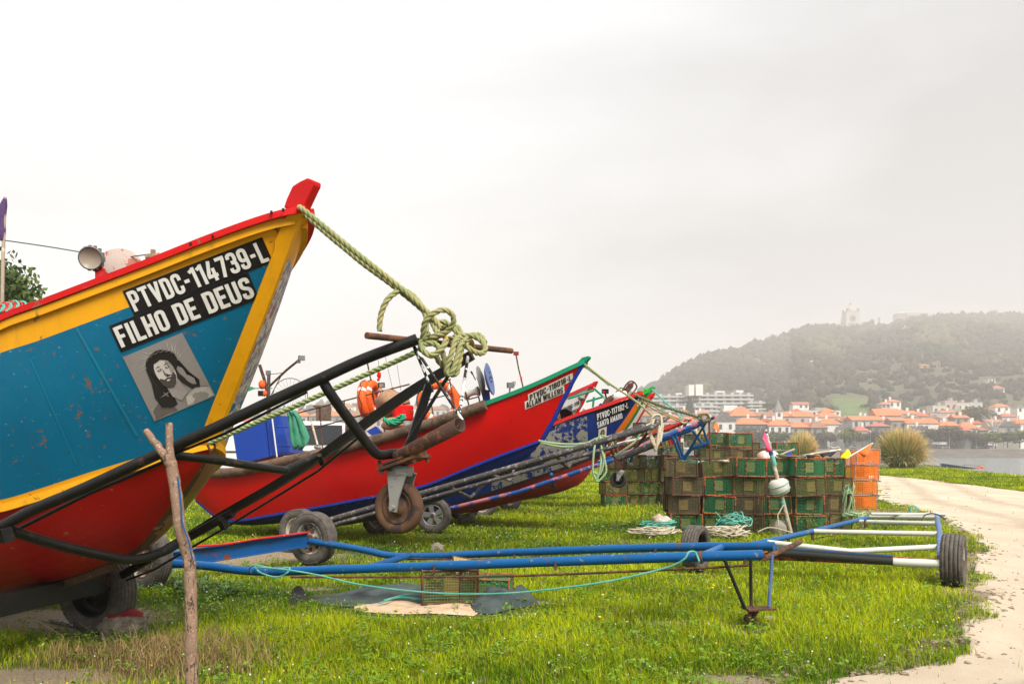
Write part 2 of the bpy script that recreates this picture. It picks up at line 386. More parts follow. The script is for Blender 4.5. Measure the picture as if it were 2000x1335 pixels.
# path sheet
mb=MB(); Y=nonuni(2.2,48,.10,1.012); N=60; vs=[]; LAT=[]
for y in Y:
    e=float(lerp_tab(XL,y))+.22*vnoise(0,y,1.5,4)+.10*vnoise(0,y,6,8); r_=float(lerp_tab(XR,y))+.4*vnoise(9,y,.5,4)
    r_=max(r_,e+.05)
    for i in range(N+1):
        x=e+(r_-e)*(i/N)**1.6; LAT.append(x-e); vs.append((x,y,gz(x,y)+.006 if i>0 else gz(x,y)-.01))
mb.add(vs,[[j*(N+1)+i,j*(N+1)+i+1,(j+1)*(N+1)+i+1,(j+1)*(N+1)+i] for j in range(len(Y)-1) for i in range(N)],0,True)
t=NT('sandy_path'); k=t.ramp(t.noise(.9,5,.65,stretch=(1,.45,1)),.3,.7,(.46,.365,.26),(.60,.505,.385))
k=t.mix(t.ramp(t.noise(70,6,.8),.56,.70),k,(.27,.2,.14)); k=t.mix(t.ramp(t.noise(150,3,.7),.62,.7),k,(.66,.58,.47)); k=t.mix(t.ramp(t.noise(2.6,6,.7),.60,.72),k,(.33,.25,.165)); la=t.n('ShaderNodeAttribute',attribute_name='lat'); w1=t.math('ABSOLUTE',t.math('SUBTRACT',la.outputs['Fac'],1.5)); w2=t.math('ABSOLUTE',t.math('SUBTRACT',la.outputs['Fac'],3.1)); rt_=t.math('MINIMUM',w1,w2); rm=t.ramp(t.math('ADD',rt_,t.math('MULTIPLY',t.noise(3,5,.7),.5)),.38,.62,(1,1,1),(0,0,0)); k=t.mix(t.math('MULTIPLY',rm,.45),k,(.30,.235,.165)); t.col(k); t.rough(.95); t.bump(t.noise(60,6,.8),.8,.02)
M['path']=t.m; po_=mb.build('path',t.m); tag(po_,kind='structure'); at_=po_.data.attributes.new('lat','FLOAT','POINT'); at_.data.foreach_set('value',LAT)
# river
t=NT('river_water'); t.col((.20,.23,.24)); t.rough(.12); t.bump(t.noise(.7,6,.7,stretch=(.5,1.3,1)),.6,.35); M['water']=t.m
mb=MB(); mb.poly([(-2500,20,-2.2),(2500,20,-2.2),(2500,312,-2.2),(-2500,312,-2.2)]); tag(mb.build('river',t.m),kind='structure')
# ------------------------------------------------------------------ stroke lettering
def rounded(pts, r, closed=False, n=4):
    out=[]; k=len(pts)
    for i,p in enumerate(pts):
        if not closed and i in (0,k-1): out.append(p); continue
        a=pts[i-1]; b=pts[(i+1)%k]; p=Vector(p); a=Vector(a); b=Vector(b)
        da=min(r,(a-p).length*.5); db=min(r,(b-p).length*.5)
        q0=p+(a-p).normalized()*da; q1=p+(b-p).normalized()*db
        for j in range(n+1):
            t=j/n; out.append(tuple(q0*(1-t)**2+p*2*t*(1-t)+q1*t*t))
    return out
def glyph(ch):
    t=.165; w=.46; a=t/2; b=w-t/2; lo=t*.45; hi=1-t*.45; r=.15; m=.5
    L=lambda p,q:[(p,q),0]; S=[]
    def ln(*p): S.append((list(p),False))
    def rd(*p): S.append((rounded(list(p),r),False))
    def rc(*p): S.append((rounded(list(p),r,True),True))
    if ch=='P': ln((a,0),(a,1)); rd((a,hi),(b,hi),(b,.46),(a,.46))
    elif ch=='R': ln((a,0),(a,1)); rd((a,hi),(b,hi),(b,.5),(a,.5)); rd((a+.05,.5),(b,.5),(b,0))
    elif ch=='T': w=.44; ln((w/2,0),(w/2,1)); ln((0,hi),(w,hi))
    elif ch=='V': w=.48; ln((.07,1),(w/2,.02)); ln((w-.07,1),(w/2,.02))
    elif ch=='D': ln((a,0),(a,1)); rd((a,hi),(b,hi),(b,lo),(a,lo))
    elif ch=='B': ln((a,0),(a,1)); rd((a,hi),(b,hi),(b,m),(a,m)); rd((a,m),(b,m),(b,lo),(a,lo))
    elif ch=='C': rd((b,.64),(b,hi),(a,hi),(a,lo),(b,lo),(b,.36))
    elif ch=='-': w=.30; ln((.03,.47),(w-.03,.47))
    elif ch=='1': w=.30; ln((w-t/2,0),(w-t/2,1)); ln((.0,.80),(w-t*.8,.88))
    elif ch=='4': w=.50; ln((w*.55,1),(.06,.29)); ln((0,.26),(w,.26)); ln((w-.15,0),(w-.15,.62))
    elif ch=='7': w=.44; ln((0,hi),(w,hi)); ln((w-.08,1-t*.8),(.17,0))
    elif ch=='3': rd((a,.72),(a,hi),(b,hi),(b,.53),(.16,.53)); rd((.16,.51),(b,.51),(b,lo),(a,lo),(a,.28))
    elif ch=='9': rc((a,.42),(b,.42),(b,hi),(a,hi)); rd((b,.6),(b,lo),(a,lo),(a,.28))
    elif ch=='8': rc((a,.53),(b,.53),(b,hi),(a,hi)); rc((a,lo),(b,lo),(b,.5),(a,.5))
    elif ch in '0O': rc((a,lo),(b,lo),(b,hi),(a,hi))
    elif ch=='2': rd((a,.70),(a,hi),(b,hi),(b,.58),(a+.02,.2),(a,.02)); ln((.02,lo),(w-.02,lo))
    elif ch=='L': w=.40; ln((a,0),(a,1)); ln((a,lo),(w,lo))
    elif ch=='F': w=.40; ln((a,0),(a,1)); ln((a,hi),(w,hi)); ln((a,.5),(w-.05,.5))
    elif ch=='E': w=.42; ln((a,0),(a,1)); ln((a,hi),(w,hi)); ln((a,.51),(w-.05,.51)); ln((a,lo),(w,lo))
    elif ch=='I': w=.19; ln((w/2,0),(w/2,1))
    elif ch=='H': ln((a,0),(a,1)); ln((b,0),(b,1)); ln((a,.5),(b,.5))
    elif ch=='U': rd((a,1),(a,lo),(b,lo),(b,1))
    elif ch=='S': rd((b,.70),(b,hi),(a,hi),(a,.55),(b,.45),(b,lo),(a,lo),(a,.30))
    elif ch=='A': w=.50; ln((.06,0),(w/2,.98)); ln((w-.06,0),(w/2,.98)); ln((.12,.25),(w-.12,.25))
    elif ch=='N': w=.5; ln((a,0),(a,1)); b=w-t/2; ln((b,0),(b,1)); ln((a,.97),(b,.03))
    elif ch=='M': w=.62; b=w-t/2; ln((a,0),(a,1)); ln((b,0),(b,1)); ln((a,.97),(w/2,.15)); ln((b,.97),(w/2,.15))
    elif ch=='W': w=.70; ln((.06,1),(.2,.02)); ln((.2,.02),(w/2,.95)); ln((w-.06,1),(w-.2,.02)); ln((w-.2,.02),(w/2,.95))
    elif ch=='J': rd((b,1),(b,lo),(a,lo),(a,.3))
    elif ch==' ': w=.20
    return w,t,S
def ribbon(pts,closed,t):
    pts=[Vector(p) for p in pts]; k=len(pts); Lf=[];Rt=[]
    for i in range(k):
        if closed: d0=pts[i]-pts[i-1]; d1=pts[(i+1)%k]-pts[i]
        else: d0=pts[i]-pts[max(i-1,0)]; d1=pts[min(i+1,k-1)]-pts[i]
        if d0.length<1e-6: d0=d1
        if d1.length<1e-6: d1=d0
        d0=d0.normalized(); d1=d1.normalized(); n0=Vector((-d0.y,d0.x)); n1=Vector((-d1.y,d1.x)); nn=(n0+n1)
        nn=nn.normalized() if nn.length>1e-6 else n0
        s=t/2/max(.5,nn.dot(n0)); Lf.append(pts[i]+nn*s); Rt.append(pts[i]-nn*s)
    return Lf,Rt
def text_polys(txt, gap=.085):
    """quads in a 0..W x 0..1 box, with a layer index"""
    x=0; out=[]
    for ch in txt:
        w,t,S=glyph(ch)
        for li,(pts,cl) in enumerate(S):
            q=[]
            for p,p2 in zip(pts,pts[1:]+(pts[:1] if cl else [])):   # subdivide long strokes
                n=max(1,int((Vector(p)-Vector(p2)).length/.26)); q+= [tuple(Vector(p).lerp(Vector(p2),j/n)) for j in range(n)]
            if not cl: q.append(pts[-1])
            Lf,Rt=ribbon(q,cl,t); k=len(q)
            for i in range(k if cl else k-1):
                j=(i+1)%k
                out.append(([(Lf[i].x+x,Lf[i].y),(Lf[j].x+x,Lf[j].y),(Rt[j].x+x,Rt[j].y),(Rt[i].x+x,Rt[i].y)],li))
        x+=w+gap
    return out,x-gap
class Decal:
    """maps flat artwork onto the hull surface it is stuck to"""
    def __init__(s,bvh): s.b=bvh; s.o=Vector((0,0,EYE))
    def hit(s,px,py,off):
        d=P(px,py,1.0)-s.o; d.normalize(); loc,nor,_,_=s.b.ray_cast(s.o,d)
        if loc is None: return None
        if nor.dot(d)>0: nor=-nor
        return loc+nor*off
    def quad(s,q,u,v,off):   # q = TL,TR,BR,BL ; v up
        tl,tr,br,bl=[Vector(p) for p in q]; top=tl.lerp(tr,u); bot=bl.lerp(br,u); p=bot.lerp(top,v); return s.hit(p.x,p.y,off)
    def sheet(s,q,off,mb,mat=0,nu=14,nv=4):
        g=[[s.quad(q,i/nu,j/nv,off) for i in range(nu+1)] for j in range(nv+1)]
        for j in range(nv):
            for i in range(nu):
                c=[g[j][i],g[j][i+1],g[j+1][i+1],g[j+1][i]]
                if all(p is not None for p in c): mb.add(c,[[0,1,2,3]],mat,True)
    def text(s,q,txt,off,mb,mat=0,mx=.035,my=.14,step=.0007,gap=.085):
        pl,W=text_polys(txt,gap)
        for quad,li in pl:
            c=[s.quad(q,mx+(1-2*mx)*x/W,my+(1-2*my)*y,off+step*li) for x,y in quad]
            if all(p is not None for p in c): mb.add(c,[[0,1,2,3]],mat)
    def poly(s,q,pts,off,mb,mat=0):
        c=[s.quad(q,x,y,off) for x,y in pts]
        if all(p is not None for p in c):
            k=len(c); ctr=sum(c,Vector())/k; mb.add(c+[ctr],[[i,(i+1)%k,k] for i in range(k)],mat)

# ------------------------------------------------------------------ hulls
def curve_interp(pts):
    """pts sorted list (s, v) -> smooth callable"""
    pts=sorted(pts); xs=[p[0] for p in pts]; ys=[p[1] for p in pts]; n=len(xs)
    d=[(ys[i+1]-ys[i])/max(1e-6,xs[i+1]-xs[i]) for i in range(n-1)]
    m=[d[0]]+[(d[i-1]+d[i])/2 if d[i-1]*d[i]>0 else 0 for i in range(1,n-1)]+[d[-1]]
    def f(x):
        x=min(max(x,xs[0]),xs[-1]); i=0
        while i<n-2 and xs[i+1]<x: i+=1
        h=xs[i+1]-xs[i]; t=(x-xs[i])/max(h,1e-6)
        return (1+2*t)*(1-t)**2*ys[i]+t*(1-t)**2*h*m[i]+t*t*(3-2*t)*ys[i+1]+t*t*(t-1)*h*m[i+1]
    return f
class Hull:
    def __init__(s,O,b,Ln,stem,keel,gun,chine,ly,lc,bands,NU=44,NV=16,NW=6):
        b=Vector(b).normalized(); s.b=b; n=Vector((b.y,-b.x)); n = n if n.y>0 else -n; s.n=n; s.O=Vector(O); s.L=Ln
        s.ly=ly
        cen=lambda px,py: s._cen(px,py)
        st=[cen(*p) for p in stem]; s.stem=st; s0,z0=st[0]; sc0,zc0=st[-1]
        kl=[st[-1]]+[cen(*p) if p[0]!='sz' else p[1:] for p in keel]
        gu=[(s0,z0)]+[s._near(p,ly) if p[0]!='sz' else p[1:] for p in gun]
        lcf=lambda x: lc(max(0,x-sc0)); s.lcf=lcf
        ch=[(sc0,zc0)]+[s._near(p,lcf) if p[0]!='sz' else p[1:] for p in chine]
        s.zg=curve_interp(gu); s.zc=curve_interp(ch); s.zk=curve_interp(kl); s.s0=s0; s.sc0=sc0
        # stem as function of parameter by arc
        acc=[0]
        for p,q in zip(st,st[1:]): acc.append(acc[-1]+math.hypot(p[0]-q[0],p[1]-q[1]))
        fs=curve_interp([(a/acc[-1],p[0]) for a,p in zip(acc,st)]); fz=curve_interp([(a/acc[-1],p[1]) for a,p in zip(acc,st)])
        s.fs,s.fz=fs,fz
        s.NU,s.NV,s.NW=NU,NV,NW; s.bands=bands
    def W(s,a,l,z): q=s.O+s.b*a+s.n*l; return Vector((q.x,q.y,z))
    def _cen(s,px,py):
        k=(px-CX)/F; a=(k*s.O.y-s.O.x)/(s.b.x-k*s.b.y); y=s.O.y+a*s.b.y; return (a,EYE-(py-HY)/F*y)
    def _near(s,p,l):
        px,py=p; k=(px-CX)/F; lo,hi=-.3,14
        f=lambda a:(s.O.x+a*s.b.x-l(a)*s.n.x)-k*(s.O.y+a*s.b.y-l(a)*s.n.y)
        for _ in range(50):
            m=(lo+hi)/2
            if f(m)>0: lo=m
            else: hi=m
        y=s.O.y+lo*s.b.y-l(lo)*s.n.y; return (lo,EYE-(py-HY)/F*y)
    def topside(s,u,v,side):
        e=u**1.35; a0=s.s0+(s.L-s.s0)*e; a1=s.sc0+(s.L-s.sc0)*e
        g=(a0,s.ly(a0-0),s.zg(a0)); c=(a1,s.lcf(a1),s.zc(a1))
        x=g[0]+(c[0]-g[0])*v; l=g[1]+(c[1]-g[1])*v; z=g[2]+(c[2]-g[2])*v
        dx=s.fs(v)-(s.s0+(s.sc0-s.s0)*v); z0=s.stem[0][1]; z1=s.stem[-1][1]; dz=s.fz(v)-(z0+(z1-z0)*v); k=(1-u)**3
        l+= .05*math.sin(math.pi*v)*min(1,u*4)
        return s.W(x+dx*k,side*l,z+dz*k)
    def bottom(s,u,w,side):
        e=u**1.35; a1=s.sc0+(s.L-s.sc0)*e
        l=s.lcf(a1)*(1-w); z=s.zc(a1)+(s.zk(a1)-s.zc(a1))*w - .20*math.sin(math.pi*w)*s.lcf(a1)
        return s.W(a1,side*l,z)
    def build(s,parent,mats,far_mats=None):
        mb=MB(); NU,NV,NW=s.NU,s.NV,s.NW
        vs_=sorted(set([i/NV for i in range(NV+1)]+[v for v,_ in s.bands[:-1]]))
        for side in (-1,1):
            g=[[s.topside(i/NU,v,side) for i in range(NU+1)] for v in vs_]
            for j in range(len(vs_)-1):
                vm=(vs_[j]+vs_[j+1])/2; mi=next(m for v,m in s.bands if vm<v+1e-9)
                if side==1 and far_mats: mi=far_mats.get(mi,mi)
                fs=[[i,i+1,NU+1+i+1,NU+1+i] if side==1 else [NU+1+i,NU+1+i+1,i+1,i] for i in range(NU)]
                mb.add(g[j]+g[j+1],fs,mi,True)
            g=[[s.bottom(i/NU,w/NW,side) for i in range(NU+1)] for w in range(NW+1)]
            for j in range(NW):
                mi=s.botmat if j<NW-1 or not hasattr(s,'keelmat') else s.keelmat
                if side==1 and far_mats: mi=far_mats.get(mi,mi)
                fs=[[i,i+1,NU+1+i+1,NU+1+i] if side==1 else [NU+1+i,NU+1+i+1,i+1,i] for i in range(NU)]
                mb.add(g[j]+g[j+1],fs,mi,True)
        # transom
        T=[s.topside(1,0,-1),s.topside(1,1,-1),s.bottom(1,1,-1),s.topside(1,1,1),s.topside(1,0,1)]
        mb.poly(T,s.bands[1][1] if len(s.bands)>1 else 0)
        return mb.build('hull',mats,parent)
    def bvh(s):
        v=[];f=[];NU=s.NU; rows=sorted(set([i/s.NV for i in range(s.NV+1)]+[q for q,_ in s.bands[:-1]])); NV=len(rows)-1
        for j in range(NV+1):
            for i in range(NU+1): v.append(s.topside(i/NU,rows[j],-1))
        for j in range(NV):
            for i in range(NU): f.append([j*(NU+1)+i,j*(NU+1)+i+1,(j+1)*(NU+1)+i+1,(j+1)*(NU+1)+i])
        return BVHTree.FromPolygons(v,f)
    def rail(s,u0,u1,v,w,h,dz,proud,side,mb,mat=0,N=40,inset=0):
        """box-section strake following the topside at parameter v"""
        prev=None; vs=[]
        for i in range(N+1):
            u=u0+(u1-u0)*i/N; p=s.topside(u,v,side); out=s.n*side; out=Vector((out.x,out.y,0))
            # outward normal from local tangent
            q=s.topside(min(1,u+.01),v,side)-s.topside(max(0,u-.01),v,side); t=Vector((q.x,q.y,0)).normalized(); o=Vector((t.y,-t.x,0))
            if o.dot(out)<0: o=-o
            for a,bb in((-w+proud,-h/2),(proud,-h/2),(proud,h/2),(-w+proud,h/2)): vs.append(p+o*a+V(0,0,bb+dz))
        fs=[]
        for i in range(N):
            for j in range(4): fs.append([i*4+j,i*4+(j+1)%4,(i+1)*4+(j+1)%4,(i+1)*4+j])
        fs+= [[3,2,1,0],[N*4,N*4+1,N*4+2,N*4+3]]
        mb.add(vs,fs,mat)
    def deck(s,parent,mat,drop=.12,u0=.04):
        mb=MB(); N=20; vs=[]
        for i in range(N+1):
            u=u0+(1-u0)*i/N; a=s.topside(u,.14,-1); b=s.topside(u,.14,1); c_=(a+b)/2; vs+= [a.lerp(c_,.10),b.lerp(c_,.10)]
        mb.add(vs,[[2*i,2*i+1,2*i+3,2*i+2] for i in range(N)]); return mb.build('deck',mat,parent)
    def stempost(s,parent,mats,w=.12,wf=None,th=.022,v0=0,v1=1,nose=.02,name='stem_post',N=26,split=None):
        mb=MB(); vs=[]
        for i in range(N+1):
            v=v0+(v1-v0)*i/N; S=s.topside(0,v,-1)
            def off(side):
                k=0
                for u in [q/200 for q in range(1,60)]:
                    p=s.topside(u,v,side)
                    if (p-S).length>(w if side==-1 or wf is None else wf): break
                q=s.topside(max(.005,u-.02),v,side); t=(p-q).normalized(); dn=(s.topside(u,min(1,v+.05),side)-p).normalized()
                nn=t.cross(dn).normalized()
                if nn.dot(Vector((s.n.x*side,s.n.y*side,0)))<0: nn=-nn
                return p,nn
            pn,nn=off(-1); pf,nf=off(1); Fw=Vector((-s.b.x,-s.b.y,0))
            c=s.n*nose; c=Vector((c.x,c.y,0))
            vs+= [pn-nn*.01,pn+nn*th,S+Fw*th*1.3-c+nn*th*.6,S+Fw*th*1.3+c+nf*th*.6,pf+nf*th,pf-nf*.01]
        fs=[]; ms=[]
        for i in range(N):
            for j in range(5): fs.append([i*6+j,i*6+j+1,(i+1)*6+j+1,(i+1)*6+j])
        mb.add(vs,fs,0); mb.add(vs[:6],[[5,4,3,2,1,0]]); mb.add(vs[-6:],[[0,1,2,3,4,5]])
        return mb.build(name,mats,parent)
    def horn(s,parent,mat,pts,th=.09,name='stem_head'):
        mb=MB(); q=[s.W(*(lambda c:(c[0],0,c[1]))(s._cen(*p))) for p in pts]; mb.prism(q,V(s.n.x,s.n.y,0)*th); o=mb.build(name,mat,parent)
        m=o.modifiers.new('bevel','BEVEL'); m.width=.008; m.segments=2; return o

# ---- boat 1 : the big blue and yellow boat
b1=Vector((-.875,.485)); h=Hull((-1.25,5.22),b1,5.6,
  stem=[(598,412),(590,425),(545,540),(490,680),(440,800),(413,874)],
  keel=[(399,905),(368,953),(333,1000),(283,1068),(200,1110),(100,1143),('sz',2.75,.40),('sz',3.4,.33),('sz',4.4,.30),('sz',5.6,.36)],
  gun=[(500,434),(400,471),(300,511),(200,549),(100,587),(2,625),('sz',2.6,1.93),('sz',3.6,1.70),('sz',4.6,1.58),('sz',5.6,1.55)],
  chine=[(350,890),(300,907),(166,948),(60,982),(2,998),('sz',2.9,1.02),('sz',4,.92),('sz',5.6,.92)],
  ly=lambda x:.10*(1-math.exp(-max(0,x)/.09))+1.05*(1-math.exp(-max(0,x)*.58/1.05)),
  lc=lambda x:.17*(1-math.exp(-max(0,x)/.08))+.88*(1-math.exp(-max(0,x)*.56/.95)),
  bands=[(.185,0),(.94,1),(1.01,2)],NU=70,NV=22,NW=10); h.botmat=3; h.keelmat=4
H1=h
T1=thing('fishing_boat','large blue and yellow boat lettered FILHO DE DEUS, nearest on the left','boat',(-3.2,6.0,0),'fishing boats parked in a row')
# far side shows a weathered mural
t=NT('weathered_mural'); a=t.noise(7,6,.7,stretch=(1,1,.35)); k=t.ramp(a,.36,.46,(.34,.03,.03),(.22,.20,.30)); e=t.noise(24,6,.8,stretch=(1,1,.12)); k=t.mix(t.ramp(e,.50,.52),k,(.62,.58,.54)); c2=t.noise(4,3,.5); k=t.mix(t.ramp(c2,.60,.61),k,(.01,.15,.25)); t.col(k); t.rough(.5); M['mural']=t.m
M['oliveb']=paint('far_bottom_tan',(.30,.13,.06),(.25,.2,.03),.5,5,.2,.4,.1)
h.build(T1,[M['yellow'],M['teal'],M['stripe'],M['redb'],M['keel'],M['mural'],M['oliveb']],{1:5,3:6})
h.deck(T1,M['teal'],.16)
h.stempost(T1,[M['yellow']],w=.088,wf=.022,th=.016,nose=.012,v1=1.0)
mb=MB()
for sd_ in(-1,1): h.rail(0.0,1,0,.10,.04,.0,.034,sd_,mb,N=60)
mb.build('gunwale_cap',M['redc'],T1)
mb=MB()
for sd_ in(-1,1): h.rail(0.012,1,.044,.05,.050,0,.024,sd_,mb,N=60)
mb.build('rubbing_strake',M['yellow'],T1)
mb=MB()
for sd_ in(-1,1): h.rail(0.0,1,.985,.04,.05,0,.022,sd_,mb,N=60)
mb.build('chine_strake',M['stripe'],T1)
# keel timber / scraped strip
mb=MB(); pts=[h.W(a,0,h.zk(a)-.012) for a in np.linspace(h.sc0+1.0,5.5,40)]
for p,q in zip(pts,pts[1:]): mb.beam(p,q+(q-p)*.02,.075,.06,up=V(h.n.x,h.n.y,0).cross(V(h.b.x,h.b.y,0)))
mb.build('keel',M['keel'],T1)
h.horn(T1,M['redc'],[(561,408),(566,392),(578,366),(592,357),(607,350),(621,356),(620,364),(602,402),(598,413),(580,412)],.065)
D=Decal(h.bvh())
q1=[(239.6,568.4),(511.9,462.6),(533.3,511.4),(262.7,616.2)]; q2=[(213.6,636.6),(484.5,531.2),(505.9,582.3),(236.7,686.7)]
for q,tx in((q1,'PTVDC-114739-L'),(q2,'FILHO DE DEUS')):
    mb=MB(); D.sheet(q,.004 if q is q1 else .0055,mb,nu=24,nv=4); pl=mb.build('name_board',M['plate'],T1)
    mb=MB(); D.text(q,tx,.0085,mb,mx=.018,my=.11 if q is q1 else .12,gap=.075); mb.build('lettering',M['letter'],pl)
# painted-over butt joint running down the side planking
for (x0,y0,x1,y1,w_) in ((150,640,268,850,3.2),(60,700,150,905,1.6)):
    mb=MB(); n_=26; L_=[];R_=[]
    for i in range(n_+1):
        t_=i/n_; L_.append(D.hit(x0+(x1-x0)*t_-w_,y0+(y1-y0)*t_,.004)); R_.append(D.hit(x0+(x1-x0)*t_+w_,y0+(y1-y0)*t_,.004))
    for i in range(n_):
        c_=[L_[i],R_[i],R_[i+1],L_[i+1]]
        if all(q is not None for q in c_): mb.add(c_,[[0,1,2,3]])
    mb.build('plank_joint',M['teal2'],T1)
# portrait poster : plain greyscale head and shoulders
qp=[(240.5,697),(356,649),(420,771.5),(302,822)]
tones=[paint('poster_grey_%d'%i,c,None,.6,8,.10,.5,0) for i,c in enumerate([(.25,.225,.21),(.56,.51,.47),(.022,.018,.017),(.30,.26,.24),(.13,.11,.10),(.46,.42,.39),(.07,.058,.052)])]
mb=MB(); D.sheet(qp,.004,mb,nu=10,nv=10); ps=mb.build('portrait_poster',[tones[0]],T1)
mb=MB()
def ell(cx,cy,rx,ry,rot=0,n=18,a0=0,a1=6.2832,wob=0):
    o=[]
    for i in range(n):
        a=a0+(a1-a0)*i/n; rr=1+wob*math.sin(a*5+1); x=rx*math.cos(a)*rr; y=ry*math.sin(a)*rr; o.append((cx+x*math.cos(rot)-y*math.sin(rot),cy+x*math.sin(rot)+y*math.cos(rot)))
    return o
for i in range(26):   # rays
    a=.15+i*.115+.05*math.sin(i*7); c_=(.52,.66); r0=.27+.03*math.sin(i*3); r1=r0+.10+.05*math.sin(i*5)
    p0=(c_[0]+r0*math.cos(a),c_[1]+r0*math.sin(a)); p1=(c_[0]+r1*math.cos(a+.1),c_[1]+r1*math.sin(a+.1)); nx_,ny_=-math.sin(a)*.004,math.cos(a)*.004
    if max(p1)<.98 and min(p1)>.02: D.poly(qp,[(p0[0]-nx_,p0[1]-ny_),(p1[0],p1[1]),(p0[0]+nx_,p0[1]+ny_)],.006,mb,1)
D.poly(qp,[(.02,.02),(.03,.17),(.16,.25),(.34,.30),(.60,.32),(.85,.22),(.98,.16),(.98,.02)],.0062,mb,3)
D.poly(qp,[(.56,.02),(.6,.15),(.8,.22),(.98,.15),(.98,.02)],.0068,mb,5)
D.poly(qp,[(.04,.02),(.05,.14),(.2,.22),(.36,.10),(.40,.02)],.0068,mb,4)
D.poly(qp,ell(.50,.70,.245,.20,.0,20,0,6.2832,.03),.0074,mb,2)
D.poly(qp,[(.24,.72),(.22,.50),(.17,.30),(.20,.14),(.34,.08),(.44,.10),(.44,.40),(.40,.72)],.0076,mb,2)
D.poly(qp,[(.62,.72),(.76,.66),(.82,.45),(.90,.30),(.86,.20),(.74,.22),(.64,.36),(.60,.50)],.0076,mb,2)
D.poly(qp,[(.40,.45),(.42,.22),(.52,.12),(.66,.20),(.62,.42)],.008,mb,3)
D.poly(qp,ell(.49,.575,.145,.215,.12,22),.0086,mb,1)
D.poly(qp,[(.60,.74),(.64,.6),(.60,.44),(.54,.38),(.56,.5),(.57,.62),(.55,.72)],.0090,mb,3)
D.poly(qp,[(.35,.50),(.37,.42),(.42,.36),(.50,.34),(.57,.38),(.62,.48),(.60,.54),(.56,.45),(.50,.42),(.43,.44),(.38,.52)],.0094,mb,6)
D.poly(qp,[(.41,.475),(.48,.50),(.55,.485),(.54,.465),(.48,.475),(.42,.46)],.0097,mb,6)
D.poly(qp,[(.445,.455),(.48,.465),(.52,.458),(.48,.442)],.0100,mb,1)
for ex in (.425,.555):
    D.poly(qp,ell(ex,.635,.036,.016,.1,10),.0095,mb,6); D.poly(qp,ell(ex,.637,.020,.008,.1,8),.0100,mb,1)
    D.poly(qp,[(ex-.055,.668),(ex,.690),(ex+.055,.674),(ex,.680)],.0096,mb,2)
D.poly(qp,[(.475,.65),(.462,.55),(.475,.53),(.515,.535),(.505,.55),(.485,.555)],.0096,mb,4)
D.poly(qp,[(.36,.74),(.40,.80),(.50,.82),(.60,.80),(.645,.70),(.60,.745),(.50,.765),(.42,.745)],.0098,mb,2)
for i in range(16):  # woven band round the head
    a=2.9-i*.17; x0=.50+.26*math.cos(a); y0=.70+.155*math.sin(a); x1=.50+.25*math.cos(a-.35); y1=.725+.15*math.sin(a-.3); 
    D.poly(qp,[(x0,y0),(x1,y1),(x1+.004,y1+.014),(x0+.004,y0+.014)],.0102+.0001*i,mb,4 if i%2 else 2)
mb.build('portrait',tones,ps)
# fittings on boat 1
mb=MB(); c=P(178,504,5.6); ax=(P(172,503,5.5)-P(196,505,5.75)).normalized()
mb.lathe([(0,-.075),(.05,-.075),(.062,-.06),(.075,-.01),(.078,.015),(.072,.02)],c,ax,26); 
for i in range(14):
    a=2*math.pi*i/14; u=ax.orthogonal().normalized(); w_=ax.cross(u); r_=(u*math.cos(a)+w_*math.sin(a)); mb.beam(c+r_*.07-ax*.055,c+r_*.07-ax*.0,.006,.03)
lamp=mb.build('work_lamp',M['metalg'],T1)
mb=MB(); mb.lathe([(0,.012),(.068,.014),(.07,.02)],c,ax,26); mb.build('lens',M['lens'],lamp)
mb=MB(); mb.tube([c-ax*.06+V(.02,0,-.03),P(198,522,5.65),P(203,540,5.65)],.012); mb.tube([P(187,530,5.65),P(205,528,5.65)],.014); mb.box(P(198,538,5.65),(.06,.05,.05)); mb.build('lamp_bracket',M['redw'],lamp)
mb=MB(); c=P(236,533,5.9); ax=V(.25,-1,.25).normalized(); mb.lathe([(.0,-.10),(.148,-.10),(.155,-.09),(.155,-.08),(.12,-.07),(.09,-.06),(.09,.03),(.12,.05),(.155,.05),(.155,.06),(.148,.07),(0,.07)],c,ax,30); mb.build('winch_drum',M['drum'],T1)
mb=MB(); mb.box(P(299,502,5.8),(.03,.03,.10),rot=.3); mb.tube([P(285,503,5.8),P(312,498,5.8)],.018); mb.tube([P(312,498,5.8),P(326,493,5.8)],.012,mat=1); mb.build('fairlead',[M['wood'],M['float']],T1)
mb=MB(); mb.tube([P(4,600,5.9),P(6,500,5.9),P(10,385,5.9)],[.013,.012,.010]); pm=mb.build('mast_pole',M['pole'],T1)
mb=MB(); mb.tube([P(5,470,5.9),P(4,450,5.9),P(5,430,5.9),P(7,400,5.9),P(10,388,5.9)],[.016,.025,.020,.024,.012],n=7); mb.build('furled_flag',M['purple'],pm)
mb=MB(); mb.tube(smooth_path([P(0,468,5.9),P(90,481,5.9),P(170,494,5.9),P(236,502,5.9),P(296,496,5.8)]),.004,5); mb.build('stay_wire',M['roped'],T1)
mb=MB()
random.seed(3)
for i in range(7):
    a=P(-12+i*7,606-i*1,5.6); mb.tube(smooth_path([a,a+V(.03,.02,.04+.02*random.random()),a+V(.07,0,.02),a+V(.05,-.03,-.02)]),.008,6,mat=i%2)
mb.build('green_rope_coil',[M['ropet'],M['redw']],T1)
# deck edge nails / patches on the cap
mb=MB()
for px,py in((415,465),(372,480),(553,413),(530,418)): mb.box(P(px,py-3,5.1),(.012,.012,.02),mat=0)
mb.build('cleat_nail',M['black'],T1)

